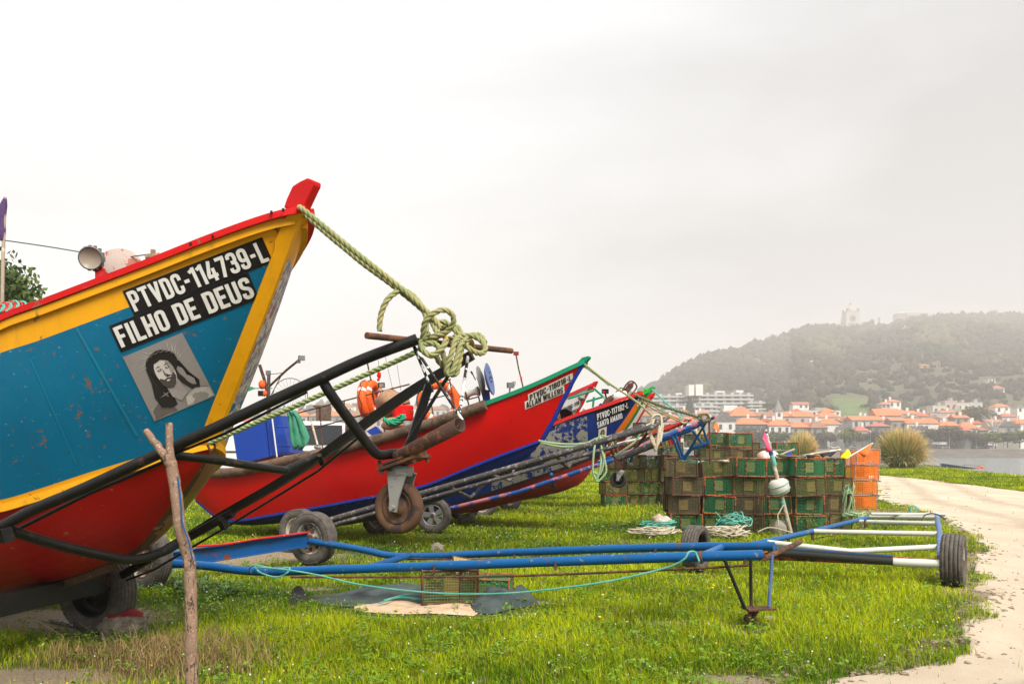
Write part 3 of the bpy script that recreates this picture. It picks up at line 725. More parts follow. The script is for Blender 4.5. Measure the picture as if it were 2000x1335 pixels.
# ---- other boats, generic
def side_boat(O,b,Ln,label,stem,keel,gun,chine,w,bands,mats,botmat,cap,horn,hornmat,post=None,name='fishing_boat',caph=.06,base=None,lcw=.8,blunt=.03):
    h=Hull(O,b,Ln,stem,keel,gun,chine,
      ly=lambda x:blunt*(1-math.exp(-max(0,x)/.08))+w*(1-math.exp(-max(0,x)*.42/w)), lc=lambda x:w*lcw*(1-math.exp(-max(0,x)*.38/(w*lcw))), bands=bands,NU=44,NV=14,NW=5)
    h.botmat=botmat
    T=thing(name,label,'boat',(O[0]+b[0]*2.2,O[1]+b[1]*2.2,0),'fishing boats parked in a row')
    h.build(T,mats); h.deck(T,M['redm'],.15)
    mb=MB()
    for sd_ in(-1,1): h.rail(0,1,0,.10,caph,.01,.03,sd_,mb,N=44)
    mb.build('gunwale_cap',cap,T)
    if post: h.stempost(T,[post],w=.05,th=.012,nose=.02,N=18)
    if horn: h.horn(T,hornmat,horn,.08)
    return h,T
BB=(-.89,.455)
H2,T2=side_boat((1.04,11.6),BB,6.6,'bright red boat with green rail, PTVDC-118018-L ALLAN WILLERS on white plates','' or [(1143,708),(1120,748),(1100,785),(1078,828),(1060,860)],
  [(1035,888),(1000,915),(960,935),(900,960),(800,990),('sz',3.4,.52),('sz',5,.42),('sz',6.6,.45)],
  [(1060,745),(1000,770),(900,806),(800,838),(700,866),(560,898),(430,922),('sz',6.6,1.15)],
  [(1000,882),(960,897),(900,921),(830,949),(700,976),(560,1001),(440,1017),('sz',6.6,.62)],
  .95,[(1.01,0)],[M['red2'],M['blueb'],M['blueline']],1,M['green'],
  [(1124,716),(1131,706),(1139,698),(1152,695),(1153,699),(1143,711),(1139,718)],M['green'],post=M['blueline'])
mb=MB(); H2.rail(0,1,.99,.03,.035,0,.015,-1,mb,N=44); mb.build('waterline_strake',M['blueline'],T2)
mb=MB(); pts=[H2.topside(u,.02,-1)+V(.0,-.07,.005) for u in np.linspace(.30,1,40)]; mb.tube(pts,.075,12); mb.build('rub_tube',M['rub'],T2)
D2=Decal(H2.bvh())
for q,tx in(([(1031,770),(1118,727.5),(1119,742),(1033,786)],'PTVDC-118018-L'),([(1024.5,784),(1101.5,752),(1102.5,767),(1026,799.5)],'ALLAN WILLERS')):
    mb=MB(); D2.sheet(q,.006,mb,nu=10,nv=2); pl=mb.build('name_board',M['wplate'],T2)
    mb=MB(); D2.text(q,tx,.012,mb,mx=.035,my=.13,step=.0015); mb.build('lettering',M['bletter'],pl)
H3,T3=side_boat((2.205,14.5),BB,6.8,'dark navy boat with peeling grey patch, PTVDC-117192-L SANTO AMARO, red bottom',[(1254,768),(1237,793),(1222,816),(1206,838),(1189,864),(1172,888)],
  [(1140,938),(1110,955),(1060,968),(980,984),(900,996),('sz',3.6,.50),('sz',5,.42),('sz',6.8,.45)],
  [(1215,781),(1178,794),(1134,808),(1090,825),(1050,840),(980,868),(900,890),(800,905),('sz',6.8,1.2)],
  [(1120,907),(1080,921),(1030,938),(960,962),(880,985),(800,995),('sz',6.8,.62)],
  .95,[(1.01,0)],[M['bluen'],M['redm'],M['bluew']],1,M['redw'],None,None,blunt=.02)
mb=MB(); H3.rail(0,.9,.99,.03,.03,0,.015,-1,mb,N=44); mb.build('waterline_strake',M['black'],T3)
D3=Decal(H3.bvh())
mb=MB(); 
for j in range(8):
    q=[(1000+j*19.6,848-j*5.6),(1000+(j+1)*19.6,848-(j+1)*5.6),(1000+(j+1)*19.6,930-(j+1)*2.6),(1000+j*19.6,953-j*5.6)]
qw=[(960,860),(1146,812),(1150,895),(960,958)]
D3.sheet(qw,.004,mb,nu=18,nv=8); mb.build('peeling_patch',M['bluew'],T3)
mb=MB(); D3.sheet([(1162,805),(1226,779),(1230,801),(1168,838)],.006,mb,nu=6,nv=2); pl=mb.build('name_board',M['plate'],T3)
mb=MB(); D3.text([(1164,806),(1228,782),(1228,797),(1166,823)],'PTVDC-117192-L',.012,mb,step=.0015,mx=.02); D3.text([(1164,822),(1215,803),(1217,817),(1167,838)],'SANTO AMARO',.012,mb,step=.0015,mx=.02); mb.build('lettering',M['lwhite'],pl)
mb=MB(); D3.sheet([(1169,838),(1185,832),(1184,855),(1168,861)],.006,mb,nu=2,nv=2); pp=mb.build('small_poster',M['wplate'],T3)
mb=MB(); D3.poly([(1169,838),(1185,832),(1184,855),(1168,861)],ell(.5,.55,.28,.33),.012,mb,0); D3.poly([(1169,838),(1185,832),(1184,855),(1168,861)],ell(.5,.6,.14,.18),.016,mb,1); mb.build('poster_figure',[M['brown'],M['tan']],pp)
H4,T4=side_boat((1.72,17.65),BB,6.5,'white and red boat with PTVDC-118 lettering and red stem, half hidden behind the navy boat',[(1158,752),(1147,772),(1136,792),(1122,815),(1110,835)],
  [(1090,860),(1050,890),(1000,905),('sz',3.5,.5),('sz',6.5,.45)],[(1120,768),(1080,786),(1040,802),(980,825),(900,850),('sz',6.5,1.3)],
  [(1080,850),(1040,868),(980,890),('sz',3.5,.9),('sz',6.5,.7)],.9,[(1.01,0)],[M['white'],M['redm']],1,M['redw'],
  [(1148,759),(1155,750),(1161,745),(1168,744),(1163,755),(1155,766)],M['redc'],post=M['redc'])
D4=Decal(H4.bvh()); mb=MB(); D4.text([(1096,797),(1136,777),(1137,787),(1098,808)],'PTVDC-1187',.01,mb,step=.0015); D4.text([(1112,802),(1132,793),(1133,802),(1113,811)],'JUVENT',.01,mb,step=.0015); mb.build('lettering',M['bletter'],T4)
H5,T5=side_boat((3.24,20.0),BB,6.5,'orange and green boat with bright green rail, bow poking out behind the navy boat','' or [(1268,764),(1252,792),(1235,820),(1215,848),(1202,866)],
  [(1180,890),(1150,910),(1100,925),('sz',3.2,.55),('sz',6.5,.5)],[(1240,777),(1200,793),(1150,812),(1080,835),('sz',4.5,1.6),('sz',6.5,1.4)],
  [(1180,873),(1150,884),(1100,900),('sz',3.2,.95),('sz',6.5,.8)],.9,[(1.01,0)],[M['orange'],M['dgreen']],1,M['lgreen'],
  [(1258,770),(1266,760),(1274,754),(1280,756),(1272,766),(1264,774)],M['lgreen'],post=M['dgreen'])
D5=Decal(H5.bvh()); mb=MB(); D5.sheet([(1246,779),(1261,772),(1258,786),(1244,793)],.006,mb,nu=2,nv=1); pl=mb.build('name_board',M['wplate'],T5); mb=MB(); D5.text([(1246,779),(1261,772),(1260,779),(1245,786)],'JESUS',.012,mb,step=.0015); mb.build('lettering',M['bletter'],pl)
H6,T6=side_boat((3.77,22.4),BB,6.5,'white hulled boat with bright red stem, farthest of the row','' or [(1276,772),(1264,793),(1250,815),(1240,832)],
  [(1220,860),(1190,880),(1150,895),('sz',3.2,.6),('sz',6.5,.5)],[(1240,788),(1200,803),(1150,820),('sz',4.5,1.6),('sz',6.5,1.4)],
  [(1215,850),(1180,866),(1150,878),('sz',3.2,1.0),('sz',6.5,.8)],.9,[(1.01,0)],[M['white'],M['redm']],1,M['redc'],
  [(1264,778),(1270,769),(1280,766),(1276,776),(1270,783)],M['redc'],post=M['redc'])
# ------------------------------------------------------------------ wheels
def tyre_prof(Rr,w,rr,grooves=4):
    h=w/2; p=[(rr,-h*.72),(rr+.012,-h*.86),(rr+(Rr-rr)*.45,-h*1.02),(Rr-.035,-h*.97),(Rr-.012,-h*.80)]
    n=grooves; span=h*1.5
    for i in range(n+1):
        x0=-span/2+span*i/n-(span/n)*.40; x1=-span/2+span*i/n+(span/n)*.40
        x0=max(-h*.76,x0); x1=min(h*.76,x1); p+= [(Rr,x0),(Rr,x1)]
        if i<n: p+= [(Rr-.012,x1+.002),(Rr-.012,x1+(span/n)*.18)]
    p+= [(Rr-.012,h*.80),(Rr-.035,h*.97),(rr+(Rr-rr)*.45,h*1.02),(rr+.012,h*.86),(rr,h*.72)]
    return p
def wheel(parent,c,ax,Rr,w,rr,tyre,rimm,style='steel',side=-1):
    """ax points to the wheel's outer side"""
    c=Vector(c); ax=Vector(ax).normalized(); mb=MB()
    mb.lathe([(0,-w*.3),(.05,-w*.3),(.055,w*.25),(.03,w*.34),(0,w*.34)],c,ax,14)
    hub=mb.build('wheel',M['rustb'],parent)
    mb=MB(); mb.lathe(tyre_prof(Rr,w,rr),c,ax,56,closed=True)
    # tread lugs on the shoulders
    u=ax.orthogonal().normalized(); v=ax.cross(u)
    for s_ in(-1,1):
        for i in range(48):
            a=2*math.pi*i/48; rdir=u*math.cos(a)+v*math.sin(a); tdir=-u*math.sin(a)+v*math.cos(a)
            mb.beam(c+rdir*(Rr-.010)+ax*s_*w*.30,c+rdir*(Rr-.024)+ax*s_*w*.47,Rr*.075,.014,up=rdir)
    mb.build('tyre',tyre,hub)
    mb=MB()
    if style=='alloy':
        mb.lathe([(rr,w*.36),(rr*.98,w*.40),(rr*.93,w*.38),(rr*.90,w*.10),(rr*.9,-w*.3),(rr,-w*.34)],c,ax,36)
        for i in range(5):
            a=2*math.pi*i/5+.35; rd=u*math.cos(a)+v*math.sin(a); td=-u*math.sin(a)+v*math.cos(a)
            mb.add([c+rd*.03+td*.028+ax*w*.30,c+rd*rr*.92+td*.05+ax*w*.36,c+rd*rr*.92-td*.05+ax*w*.36,c+rd*.03-td*.028+ax*w*.30,
                    c+rd*.03+td*.028+ax*w*.16,c+rd*rr*.92+td*.05+ax*w*.20,c+rd*rr*.92-td*.05+ax*w*.20,c+rd*.03-td*.028+ax*w*.16],
                   [[0,1,2,3],[7,6,5,4],[0,4,5,1],[3,2,6,7],[1,5,6,2]])
        mb.lathe([(0,w*.34),(.05,w*.33),(.06,w*.28),(.06,w*.1)],c,ax,16)
    else:
        mb.lathe([(rr*1.02,w*.36),(rr*1.0,w*.41),(rr*.95,w*.38),(rr*.90,w*.22),(rr*.86,w*.02),(rr*.66,-.005),(rr*.60,.02),(rr*.40,.035),(rr*.36,.05),(0,.055)],c,ax,36)
        mb.lathe([(rr*1.02,-w*.36),(rr*.95,-w*.38),(rr*.88,-w*.2),(rr*.86,0)],c,ax,36)
        for i in range(5):
            a=2*math.pi*i/5; rd=u*math.cos(a)+v*math.sin(a); mb.lathe([(0,.055),(.010,.055),(.012,.03)],c+rd*rr*.48,ax,6)
    mb.build('rim',rimm,hub); return hub
def caster(parent,top,c,rollax,Rr,w,fork,wheelm,tyrem,plate=None,gap=.03):
    """top: swivel point, c wheel centre, rollax: axle direction"""
    top=Vector(top); c=Vector(c); ax=Vector(rollax).normalized(); mb=MB()
    up=(top-c).normalized(); side=ax; fwd=side.cross(up).normalized()
    for s_ in(-1,1):
        o=side*s_*(w/2+gap); wd=Rr*.42
        pts=[c+o-fwd*Rr*.16-up*Rr*.16,c+o+fwd*Rr*.16-up*Rr*.16,c+o+fwd*Rr*.20+up*Rr*.3,top+o*.9+fwd*wd-up*.02,top+o*.9-fwd*wd-up*.02,c+o-fwd*Rr*.20+up*Rr*.3]
        mb.prism(pts,side*.010)
    mb.beam(top-side*(w/2+gap+.006)-up*.015,top+side*(w/2+gap+.006)-up*.015,Rr*.85,.012,up=up)
    mb.lathe([(0,.03),(Rr*.42,.03),(Rr*.46,.0),(Rr*.42,-.03)],top,up,18)
    mb.tube([c-side*(w/2+gap+.03),c+side*(w/2+gap+.03)],.016,8)
    mb.lathe([(0,.012),(.030,.012),(.030,-.01)],c-side*(w/2+gap+.012),-side,8,flat=True)
    fk=mb.build('fork',fork,parent)
    mb=MB(); mb.lathe([(0,-w*.5),(.045,-w*.5),(.05,-w*.2),(Rr*.45,-w*.12),(Rr*.55,-w*.30),(Rr*.64,-w*.40),(Rr*.66,0),(Rr*.64,w*.40),(Rr*.55,w*.30),(Rr*.45,w*.12),(.05,w*.2),(.045,w*.5),(0,w*.5)],c,ax,30)
    hub=mb.build('caster_wheel',wheelm,parent)
    mb=MB(); mb.lathe([(Rr*.66,-w*.42),(Rr*.80,-w*.5),(Rr*.93,-w*.46),(Rr,-w*.30),(Rr,-w*.06),(Rr*.985,0),(Rr,w*.06),(Rr,w*.30),(Rr*.93,w*.46),(Rr*.80,w*.5),(Rr*.66,w*.42)],c,ax,44,closed=True); mb.build('tyre',tyrem,hub)
def tubeobj(parent,name,pts,r,m,n=10,sm=0):
    mb=MB(); mb.tube(smooth_path(pts,sm) if sm else pts,r,n); return mb.build(name,m,parent)

# ------------------------------------------------------------------ black trailer under the blue boat
TA=thing('boat_trailer','black boat trailer with rusty caster wheel, carrying the blue and yellow boat','trailer',(-2.4,5.3,0),'boat trailers under the row of boats')
bl=P(716,655,4.62); br=P(999,685,5.62)
mb=MB(); mb.tube([bl,bl.lerp(br,.5),br],.0185,14); mb.build('tongue_bar',M['rustb'],TA)
nearA=[P(815,662,4.80),P(710,701,4.80),P(620,742,4.80),P(530,783,4.81),P(440,826,4.82),P(366,860,4.83),P(166,952,4.87),P(0,1029,4.9),V(-3.9,4.85,.42)]
farB=[P(922,693,5.28),P(824,751,5.40),P(760,793,5.52),P(664,863,5.75),P(619,895,5.86),P(536,948,6.05),P(440,1003,6.27),P(366,1048,6.45),P(300,1086,6.62),P(205,1143,6.86)]
mb=MB(); mb.tube(smooth_path(nearA,4),.032,14); mb.build('frame_rail',M['black'],TA)
mb=MB(); fb=smooth_path(farB,3)
for a,b_ in zip(fb,fb[1:]): mb.beam(a,b_+(b_-a)*.004,.042,.056)
mb.build('frame_rail',M['black'],TA)
tubeobj(TA,'brace_tube',[P(632,746,4.83),P(652,778,4.85),P(722,872,5.0),P(742,888,5.05),P(762,886,5.12),P(800,884,5.2)],.030,M['black'],12,3)
# large open pipe of the tongue
mb=MB(); a=P(775,893,5.10); b_=P(898,829,4.72); ax=(b_-a).normalized(); Ln=(b_-a).length
mb.lathe([(0,0),(.038,0),(.040,.02),(.043,Ln),(.036,Ln),(.034,Ln-.25),(0,Ln-.26)],a,ax,28); mb.build('socket_pipe',M['rustb'],TA)
# upright stays between bar and pipe
for pa,pb,r,m in((P(806,672,4.85),P(907,826,4.76),.0085,'chip'),(P(915,690,5.3),P(893,832,4.78),.0100,'chip'),(P(902,690,5.0),P(778,892,5.08),.011,'black'),(P(808,676,4.86),P(845,765,4.95),.0085,'chip')):
    mb=MB(); mb.tube([pa,pb],r,8); mb.build('stay_rod',M[m],TA)
mb=MB(); mb.beam(P(838,752,5.15),P(797,878,5.12),.055,.05); mb.build('upright_channel',M['black'],TA)
# lower crossing tubes
tubeobj(TA,'cross_tube',[P(340,889,4.9),P(420,898,5.05),P(545,917,5.5),P(565,914,5.6),P(618,890,5.78)],.026,M['black'],12,4)
tubeobj(TA,'cross_tube',[P(22,1036,4.93),P(100,1060,5.2),P(210,1086,5.6),P(262,1092,5.9),P(320,1076,6.15),P(366,1050,6.35),P(455,1000,6.22)],.033,M['black'],12,4)
tubeobj(TA,'thin_rod',[P(340,893,4.9),P(180,960,4.95),P(20,1040,5)],.011,M['black'],8)
tubeobj(TA,'thin_rod',[P(330,890,4.84),P(440,846,4.88),P(530,800,4.9),P(600,765,4.9)],.008,M['black'],8)
tubeobj(TA,'thin_rod',[P(705,850,5.4),P(620,920,5.85),P(450,1024,6.3),P(300,1112,6.7),P(240,1135,6.8)],.009,M['black'],8)
for a_,b_,w_,h_ in ((P(624,888,5.75),P(630,905,5.83),.03,.03),(P(430,1012,6.2),P(440,1030,6.25),.05,.05),(P(322,885,4.8),P(330,900,4.82),.06,.05),(P(5,1030,4.88),P(14,1056,4.9),.09,.06)):
    mb=MB(); mb.beam(a_,b_,w_,h_); mb.build('bracket',M['black'],TA)
# axle beam towards the camera-left
mb=MB(); mb.beam(P(225,1128,6.9),V(-4.3,3.6,.36),.16,.15); mb.beam(P(190,1140,6.7),V(-4.2,3.7,.27),.02,.02); mb.build('axle',M['black'],TA)
wc=V(-3.36,6.92,.335); wheel(TA,wc,V(-.34,-.94,0),.335,.20,.20,M['tyred'],M['black'])
wheel(TA,V(-4.45,3.4,.325),V(-.3,-.95,0),.325,.19,.20,M['tyred'],M['black'])
# plate and caster
mb=MB(); a=P(752,916,5.15); c=P(826,890,5.05); mid=(a+c)/2; xd=(c-a).normalized(); yd=V(.35,.93,0); yd=(yd-xd*yd.dot(xd)).normalized(); zd=xd.cross(yd)
Mx=Matrix((xd,yd,zd)).transposed(); mb.box(mid,((c-a).length,.20,.018),Mx); mb.box(mid+zd*.024,((c-a).length*.8,.16,.012),Mx)
for x in(-.42,.42):
    for y in(-.08,.08): mb.lathe([(0,.05),(.011,.05),(.013,.02),(.013,-.035),(0,-.035)],mid+xd*(c-a).length*x+yd*y,zd,6,flat=True)
mb.beam(P(790,892,5.1),P(790,905,5.1),.09,.12); mb.build('mounting_plate',M['rustb'],TA)
cc=P(779,990,5.12); caster(TA,P(785,918,5.12),cc,V(-.42,-.90,.03),.158,.075,M['castergrey'],M['casterbrown'],M['casterbrown'],gap=.022)

# ------------------------------------------------------------------ near ropes
def ropeobj(name,label,paths,r,m,n=6,mats=None,tight=True,group=None):
    mb=MB()
    for p in paths: rope_mb(smooth_path(p,10) if len(p)>2 else p,r,mb,n=n)
    o=mb.build(name,mats or m,loc=mb.v[0]); return tag(o,label,'rope',group)
ropeobj('mooring_rope','thick pale green rope from the blue boat\'s red stem head, knotted on the tongue bar',
 [[P(585,406,5.18),P(597,413,5.08),P(700,497,5.05),P(780,560,5.05),P(838,612,5.05),P(862,640,5.02)],
  [P(596,420,5.22),P(700,507,5.12),P(775,563,5.10),P(832,612,5.1),P(856,652,5.0)],
  [P(776,568,5.03),P(756,586,5.0),P(744,615,5.0),P(741,646,5.0)],
  [P(776,568,5.06),P(800,572,5.08),P(822,595,5.08),P(832,618,5.05),P(834,650,5.0),P(850,666,4.98)],
  [P(826,660,4.9),P(830,630,4.86),P(848,611,4.85),P(868,605,4.86),P(884,615,4.88),P(885,632,4.9),P(872,648,4.92),P(850,656,4.92),P(838,662,4.93)],
  [P(850,632,5.1),P(868,628,5.1),P(884,640,5.1),P(900,655,5.1),P(925,656,5.1),P(943,668,5.08),P(948,682,5.06),P(940,690,5.04),P(925,686,4.98),P(912,676,4.98),P(905,664,5.02),P(890,658,5.05),P(872,664,5.1)],
  [P(862,650,5.15),P(872,634,5.15),P(895,640,5.16),P(904,655,5.15),P(935,654,5.15),P(948,670,5.1)],
  [P(902,660,4.97),P(890,664,4.93),P(882,690,4.9),P(872,722,4.9),P(876,732,4.9),P(884,724,4.9),P(892,700,4.92),P(900,672,4.95),P(912,662,5.0)],
  [P(862,680,5.0),P(868,700,4.96),P(874,722,4.95),P(888,732,4.95),P(895,715,4.96),P(900,690,4.98),P(905,668,5.0)],
  [P(838,650,4.92),P(822,668,4.9),P(826,684,4.88),P(840,694,4.87),P(852,690,4.87),P(866,676,4.88),P(872,662,4.9)],
  [P(820,672,4.95),P(832,690,4.9),P(850,692,4.9),P(858,680,4.88),P(846,670,4.88),P(830,672,4.9)],
  [P(848,690,4.95),P(862,712,4.98),P(872,712,5.0)]],.0175,M['rope'])
ropeobj('lashing_rope','orange-stained short rope turns lashed round the rusty tongue bar',
 [[P(848,672,4.98)+V(0,-.05,0),P(856,660,5.0)+V(0,-.045,0),P(864,654,5.02),P(872,664,5.03),P(868,678,5.0)+V(0,-.05,0),P(858,684,5.0)],
  [P(915,664,5.1),P(920,668,5.18)+V(0,-.06,0),P(924,680,5.22)+V(0,-.06,0),P(918,686,5.2)]],.0165,M['ropeo'])
t=NT('green_to_rust_rope'); g_=t.n('ShaderNodeSeparateXYZ'); t.l(t.tc.outputs['Object'],g_.inputs[0]); k=t.ramp(t.math('ADD',t.math('MULTIPLY',g_.outputs[0],1.0),t.noise(9,3)),1.2,1.5,(.33,.40,.17),(.52,.30,.09)); k=t.mix(t.math('MULTIPLY',t.noise(170,3),.5),k,(.12,.14,.05)); t.col(k); t.rough(.9); M['rope2']=t.m
ropeobj('tow_rope','straight tow rope under the black rail, green at its left end, orange at right',
 [[P(410,864,5.42),P(440,851,5.38),P(500,825,5.3),P(584,789,5.18),P(710,733,5.05),P(800,693,4.95),P(826,680,4.93)]],.0165,M['rope2'])
mb=MB(); mb.tube(smooth_path([P(405,868,5.4),P(412,880,5.42),P(420,872,5.42),P(414,862,5.42)]),.008,8); sh=mb.build('shackle',M['rustb'],loc=P(410,870,5.4)); tag(sh,'rusty shackle holding the tow rope on the blue boat\'s stem','shackle')

# ------------------------------------------------------------------ forked stick
st=thing('forked_stick','rough forked branch standing upright in front of the black trailer as a prop','stick',GP(376,1342))
mb=MB()
def knob(pts,r0,r1,seed):
    p=smooth_path(pts,7); k=len(p); rs=[(r0+(r1-r0)*i/(k-1))*(1+.12*noise.noise(Vector((i*.35,seed,0)))+.06*noise.noise(Vector((i*1.3,seed,5)))) for i in range(k)]
    mb.tube([q+Vector((noise.noise(Vector((i*.4,seed,1))),0,noise.noise(Vector((i*.4,seed,2)))))*.006 for i,q in enumerate(p)],rs,12)
knob([P(375,1350,4.75),P(374,1260,4.72),P(373,1180,4.70),P(371,1110,4.68),P(366,1080,4.68),P(352,1030,4.66),P(345,970,4.65),P(337,920,4.65),P(331,893,4.65)],.034,.031,1)
knob([P(334,905,4.65),P(331,870,4.66),P(331,826,4.68)],.024,.018,2)
knob([P(333,905,4.65),P(322,890,4.64),P(306,868,4.66),P(284,840,4.68)],.024,.019,3)
mb.build('branch',M['wood'],st)
mb=MB(); mb.tube(smooth_path([P(347,930,4.63),P(354,985,4.62),P(356,1020,4.62),P(368,1055,4.62),P(376,1092,4.63)]),.0045,6); mb.build('blue_string',M['bluet'],st)

# ------------------------------------------------------------------ long blue trailer in the foreground (A)
TB=thing('boat_trailer','empty long blue trailer lying across the grass, with a small jockey wheel','trailer',(-1.0,8.6,0),'boat trailers')
nr=[P(300,1097,9.05),P(400,1104,8.8),P(500,1115,8.56),P(640,1112,8.3),P(1000,1099,7.72),P(1300,1088,7.25),P(1490,1083,6.97)]
tubeobj(TB,'frame_rail',nr,.044,M['bluet'],14,4)
fr=[P(606,1056,10.85),P(700,1071,10.45),P(790,1086,10.0),P(1000,1078,9.35),P(1300,1068,8.4),P(1512,1066,7.78)]
tubeobj(TB,'frame_rail',fr,.042,M['bluet'],14,3)
tubeobj(TB,'brace_tube',[P(712,1110,8.2),P(800,1084,9.95)],.035,M['bluet'],12)
tubeobj(TB,'brace_tube',[P(1365,1087,7.15),P(1412,1067,8.1)],.032,M['bluet'],12)
tubeobj(TB,'tongue_bar',[P(1493,1090,6.93),P(1562,1058,7.95)],.024,M['rustb'],12)
a=P(600,1052,10.85); b_=P(300,1098,9.05)
mb=MB()
for dz,w_,h_ in((0,.012,.17),(.085,.09,.012),(-.085,.09,.012)): mb.beam(a+V(0,0,dz),b_+V(0,0,dz+.0),w_,h_)
mb.build('axle_beam',M['blueaxle'],TB)
tubeobj(TB,'frame_rod',[P(602,1039,10.7),P(500,1052,10.1),P(440,1062,9.7),P(382,1066,9.4)],.012,M['redw'],8,2)
tubeobj(TB,'under_rod',[P(568,1126,8.35),P(800,1126,7.95),P(1000,1124,7.65),P(1300,1112,7.2),P(1462,1103,6.95)],.011,M['rustb'],8,2)
tubeobj(TB,'under_rod',[P(800,1090,9.9),P(1000,1092,9.3),P(1330,1082,8.3)],.009,M['rustb'],8,2)
for px,py,d,h_ in((848,1107,7.9,.09),(1085,1100,7.55,.08),(1005,1084,9.3,.06),(1280,1074,8.4,.06),(1455,1090,7,.08)):
    mb=MB(); mb.box(P(px,py+4,d),(.022,.022,h_)); mb.build('spacer',M['rustb'],TB)
for px,py,d,dx,dy,dd in ((716,1109,8.2,20,-1,-.05),(1367,1086,7.12,20,-1,-.04),(796,1085,9.98,22,-1,-.06),(1410,1067,8.12,20,-.2,-.04),(1482,1083.5,6.99,10,-.4,-.02),(1500,1066,7.82,10,0,-.02)):
    a_=P(px,py,d); b_=P(px+dx,py+dy,d+dd); mb=MB(); mb.tube([a_,a_.lerp(b_,.12),a_.lerp(b_,.24)],[.0465,.049,.0465],12); mb.build('weld_bead',M['rustb'],TB)
# rebar legs and jockey wheel
for pts in ([P(1415,1092,6.98),P(1455,1188,6.98)],[P(1466,1087,7.2),P(1467,1184,7.12)],[P(1508,1082,7.02),P(1502,1184,7.0)]):
    mb=MB(); mb.tube(pts,.0135,8)
    a,b_=pts; n_=int((b_-a).length/.022)
    for i in range(n_): q=a.lerp(b_,(i+.5)/n_); mb.tube([q-(b_-a).normalized()*.004,q+(b_-a).normalized()*.004],.0165,8)
    mb.build('leg',M['blueg'] if pts[0].x>2.1 else M['black'],TB)
mb=MB(); mb.box(P(1481,1187,7.03),(.235,.16,.014),rot=.15); mb.box(P(1470,1193,7.03),(.08,.06,.02)); mb.build('foot_plate',M['rustb'],TB)
caster(TB,P(1473,1190,7.03),P(1467,1207,7.03),V(.75,-.65,0),.056,.04,M['rustb'],M['black'],M['casterbrown'],gap=.008)
wheel(TB,P(611,1050,10.9),V(-.45,-.89,0).normalized(),.335,.19,.20,M['tyred'],M['rim'])
wheel(TB,V(-3.87,9.0,.335),V(-.45,-.89,0),.335,.19,.20,M['tyred'],M['rim'])
ropeobj('thin_rope','turquoise rope tied on the long blue trailer, sagging over the grass',
 [[P(490,1118,8.5),P(488,1108,8.45),P(500,1103,8.4),P(540,1110,8.3),P(565,1108,8.3),P(560,1118,8.25),P(540,1126,8.25),P(510,1118,8.3),P(498,1106,8.5)],
  [P(500,1106,8.4),P(560,1112,8.2),P(620,1122,8.15),P(700,1140,8.0),P(800,1153,7.8),P(900,1159,7.6),P(1000,1157,7.4),P(1100,1147,7.25),P(1200,1132,7.15),P(1300,1108,7.1),P(1335,1092,7.05),P(1345,1078,7.05),P(1358,1078,7.1),P(1366,1096,7.05)]],.0085,M['ropet'],n=5)

# ------------------------------------------------------------------ blue-white trailer behind (B)
TC=thing('boat_trailer','empty blue and off-white trailer with rungs like a ladder, standing beside the sandy path','trailer',(3.9,9.5,0),'boat trailers')
z_=.47
def Q(px,py,z=z_): d=(EYE-z)*F/(py-HY); return Vector(((px-CX)/F*d,d,z))
LR=[P(1415,1074,10.15),Q(1500,1056,.35),Q(1590,1036,.35),Q(1700,1009,.35)]
tubeobj(TC,'frame_rail',LR,.035,M['bluet'],12,3)
tubeobj(TC,'frame_rail',[P(1836,1089,9.3),P(1835,1040,11.0),P(1830,1007,13.0)],.034,M['blueg'],12)
RR=lambda t:P(1836,1089,7.95).lerp(P(1830,1007,12.5),t)
for a,m_,b_ in ((P(1497,1058,10.45),P(1660,1076,9.9),P(1836,1067,10.1)),(P(1588,1037,11.7),None,P(1835,1042,11.0)),(P(1680,1018,13.2),None,P(1833,1022,12.2)),(P(1700,1009,13.9),None,P(1831,1010,12.9))):
    tubeobj(TC,'rung',[q for q in (a,m_,b_) if q is not None],.033,M['wht'],12)
tubeobj(TC,'tongue_bar',[P(1702,1003,13.6),P(1846,1004,13.2)],.024,M['wht'],12)
mb=MB(); mb.beam(P(1400,1080,10.1),P(1846,1099,9.15),.09,.085); mb.build('axle_beam',M['rust'],TC)
tubeobj(TC,'axle_sleeve',[P(1745,1097,9.3),P(1846,1101,9.05)],.046,M['wht'],12)
mb=MB(); mb.tube([P(1500,1074,9.75),P(1744,1093,9.25)],.058,16); mb.build('black_pipe',M['poly'],TC)
mb=MB(); mb.tube([P(1500,1067,9.69),P(1744,1085,9.20)],.006,6); mb.build('pipe_stripe',M['bluet'],TC)
mb=MB()
for px,py,d,h_ in((1587,1045,11.7,.12),(1540,1060,10.9,.1),(1690,1022,13.1,.12),(1745,1018,13.0,.12)): mb.box(P(px,py,d),(.03,.03,h_))
mb.tube([P(1587,1052,11.6),P(1640,1042,11.9)],.008,6); mb.tube([P(1683,1024,13.1),P(1672,1036,12.8)],.015,6); mb.build('bracket',M['rustb'],TC)
wheel(TC,P(1862,1093,9.2),V(.84,-.54,0),.287,.225,.185,M['tyred'],M['rim'])
wheel(TC,P(1359,1070,10.3),V(-.84,.54,0),.278,.20,.185,M['tyred'],M['black'])
ropeobj('green_rope_knot','turquoise rope knotted on the far tongue bar of the ladder-like trailer',[[P(1782,1004,13.4),P(1778,996,13.4),P(1782,988,13.4),P(1790,990,13.4),P(1786,1000,13.4),P(1777,1002,13.4)]],.014,M['ropet'],n=5)
ropeobj('cable_loop','dark green cable looped over the end of the ladder-like trailer\'s bar',[[P(1800,1018,12.5),P(1806,1006,12.6),P(1820,1002,12.6),P(1836,1006,12.5),P(1846,1014,12.5)]],.010,M['roped'],n=5)

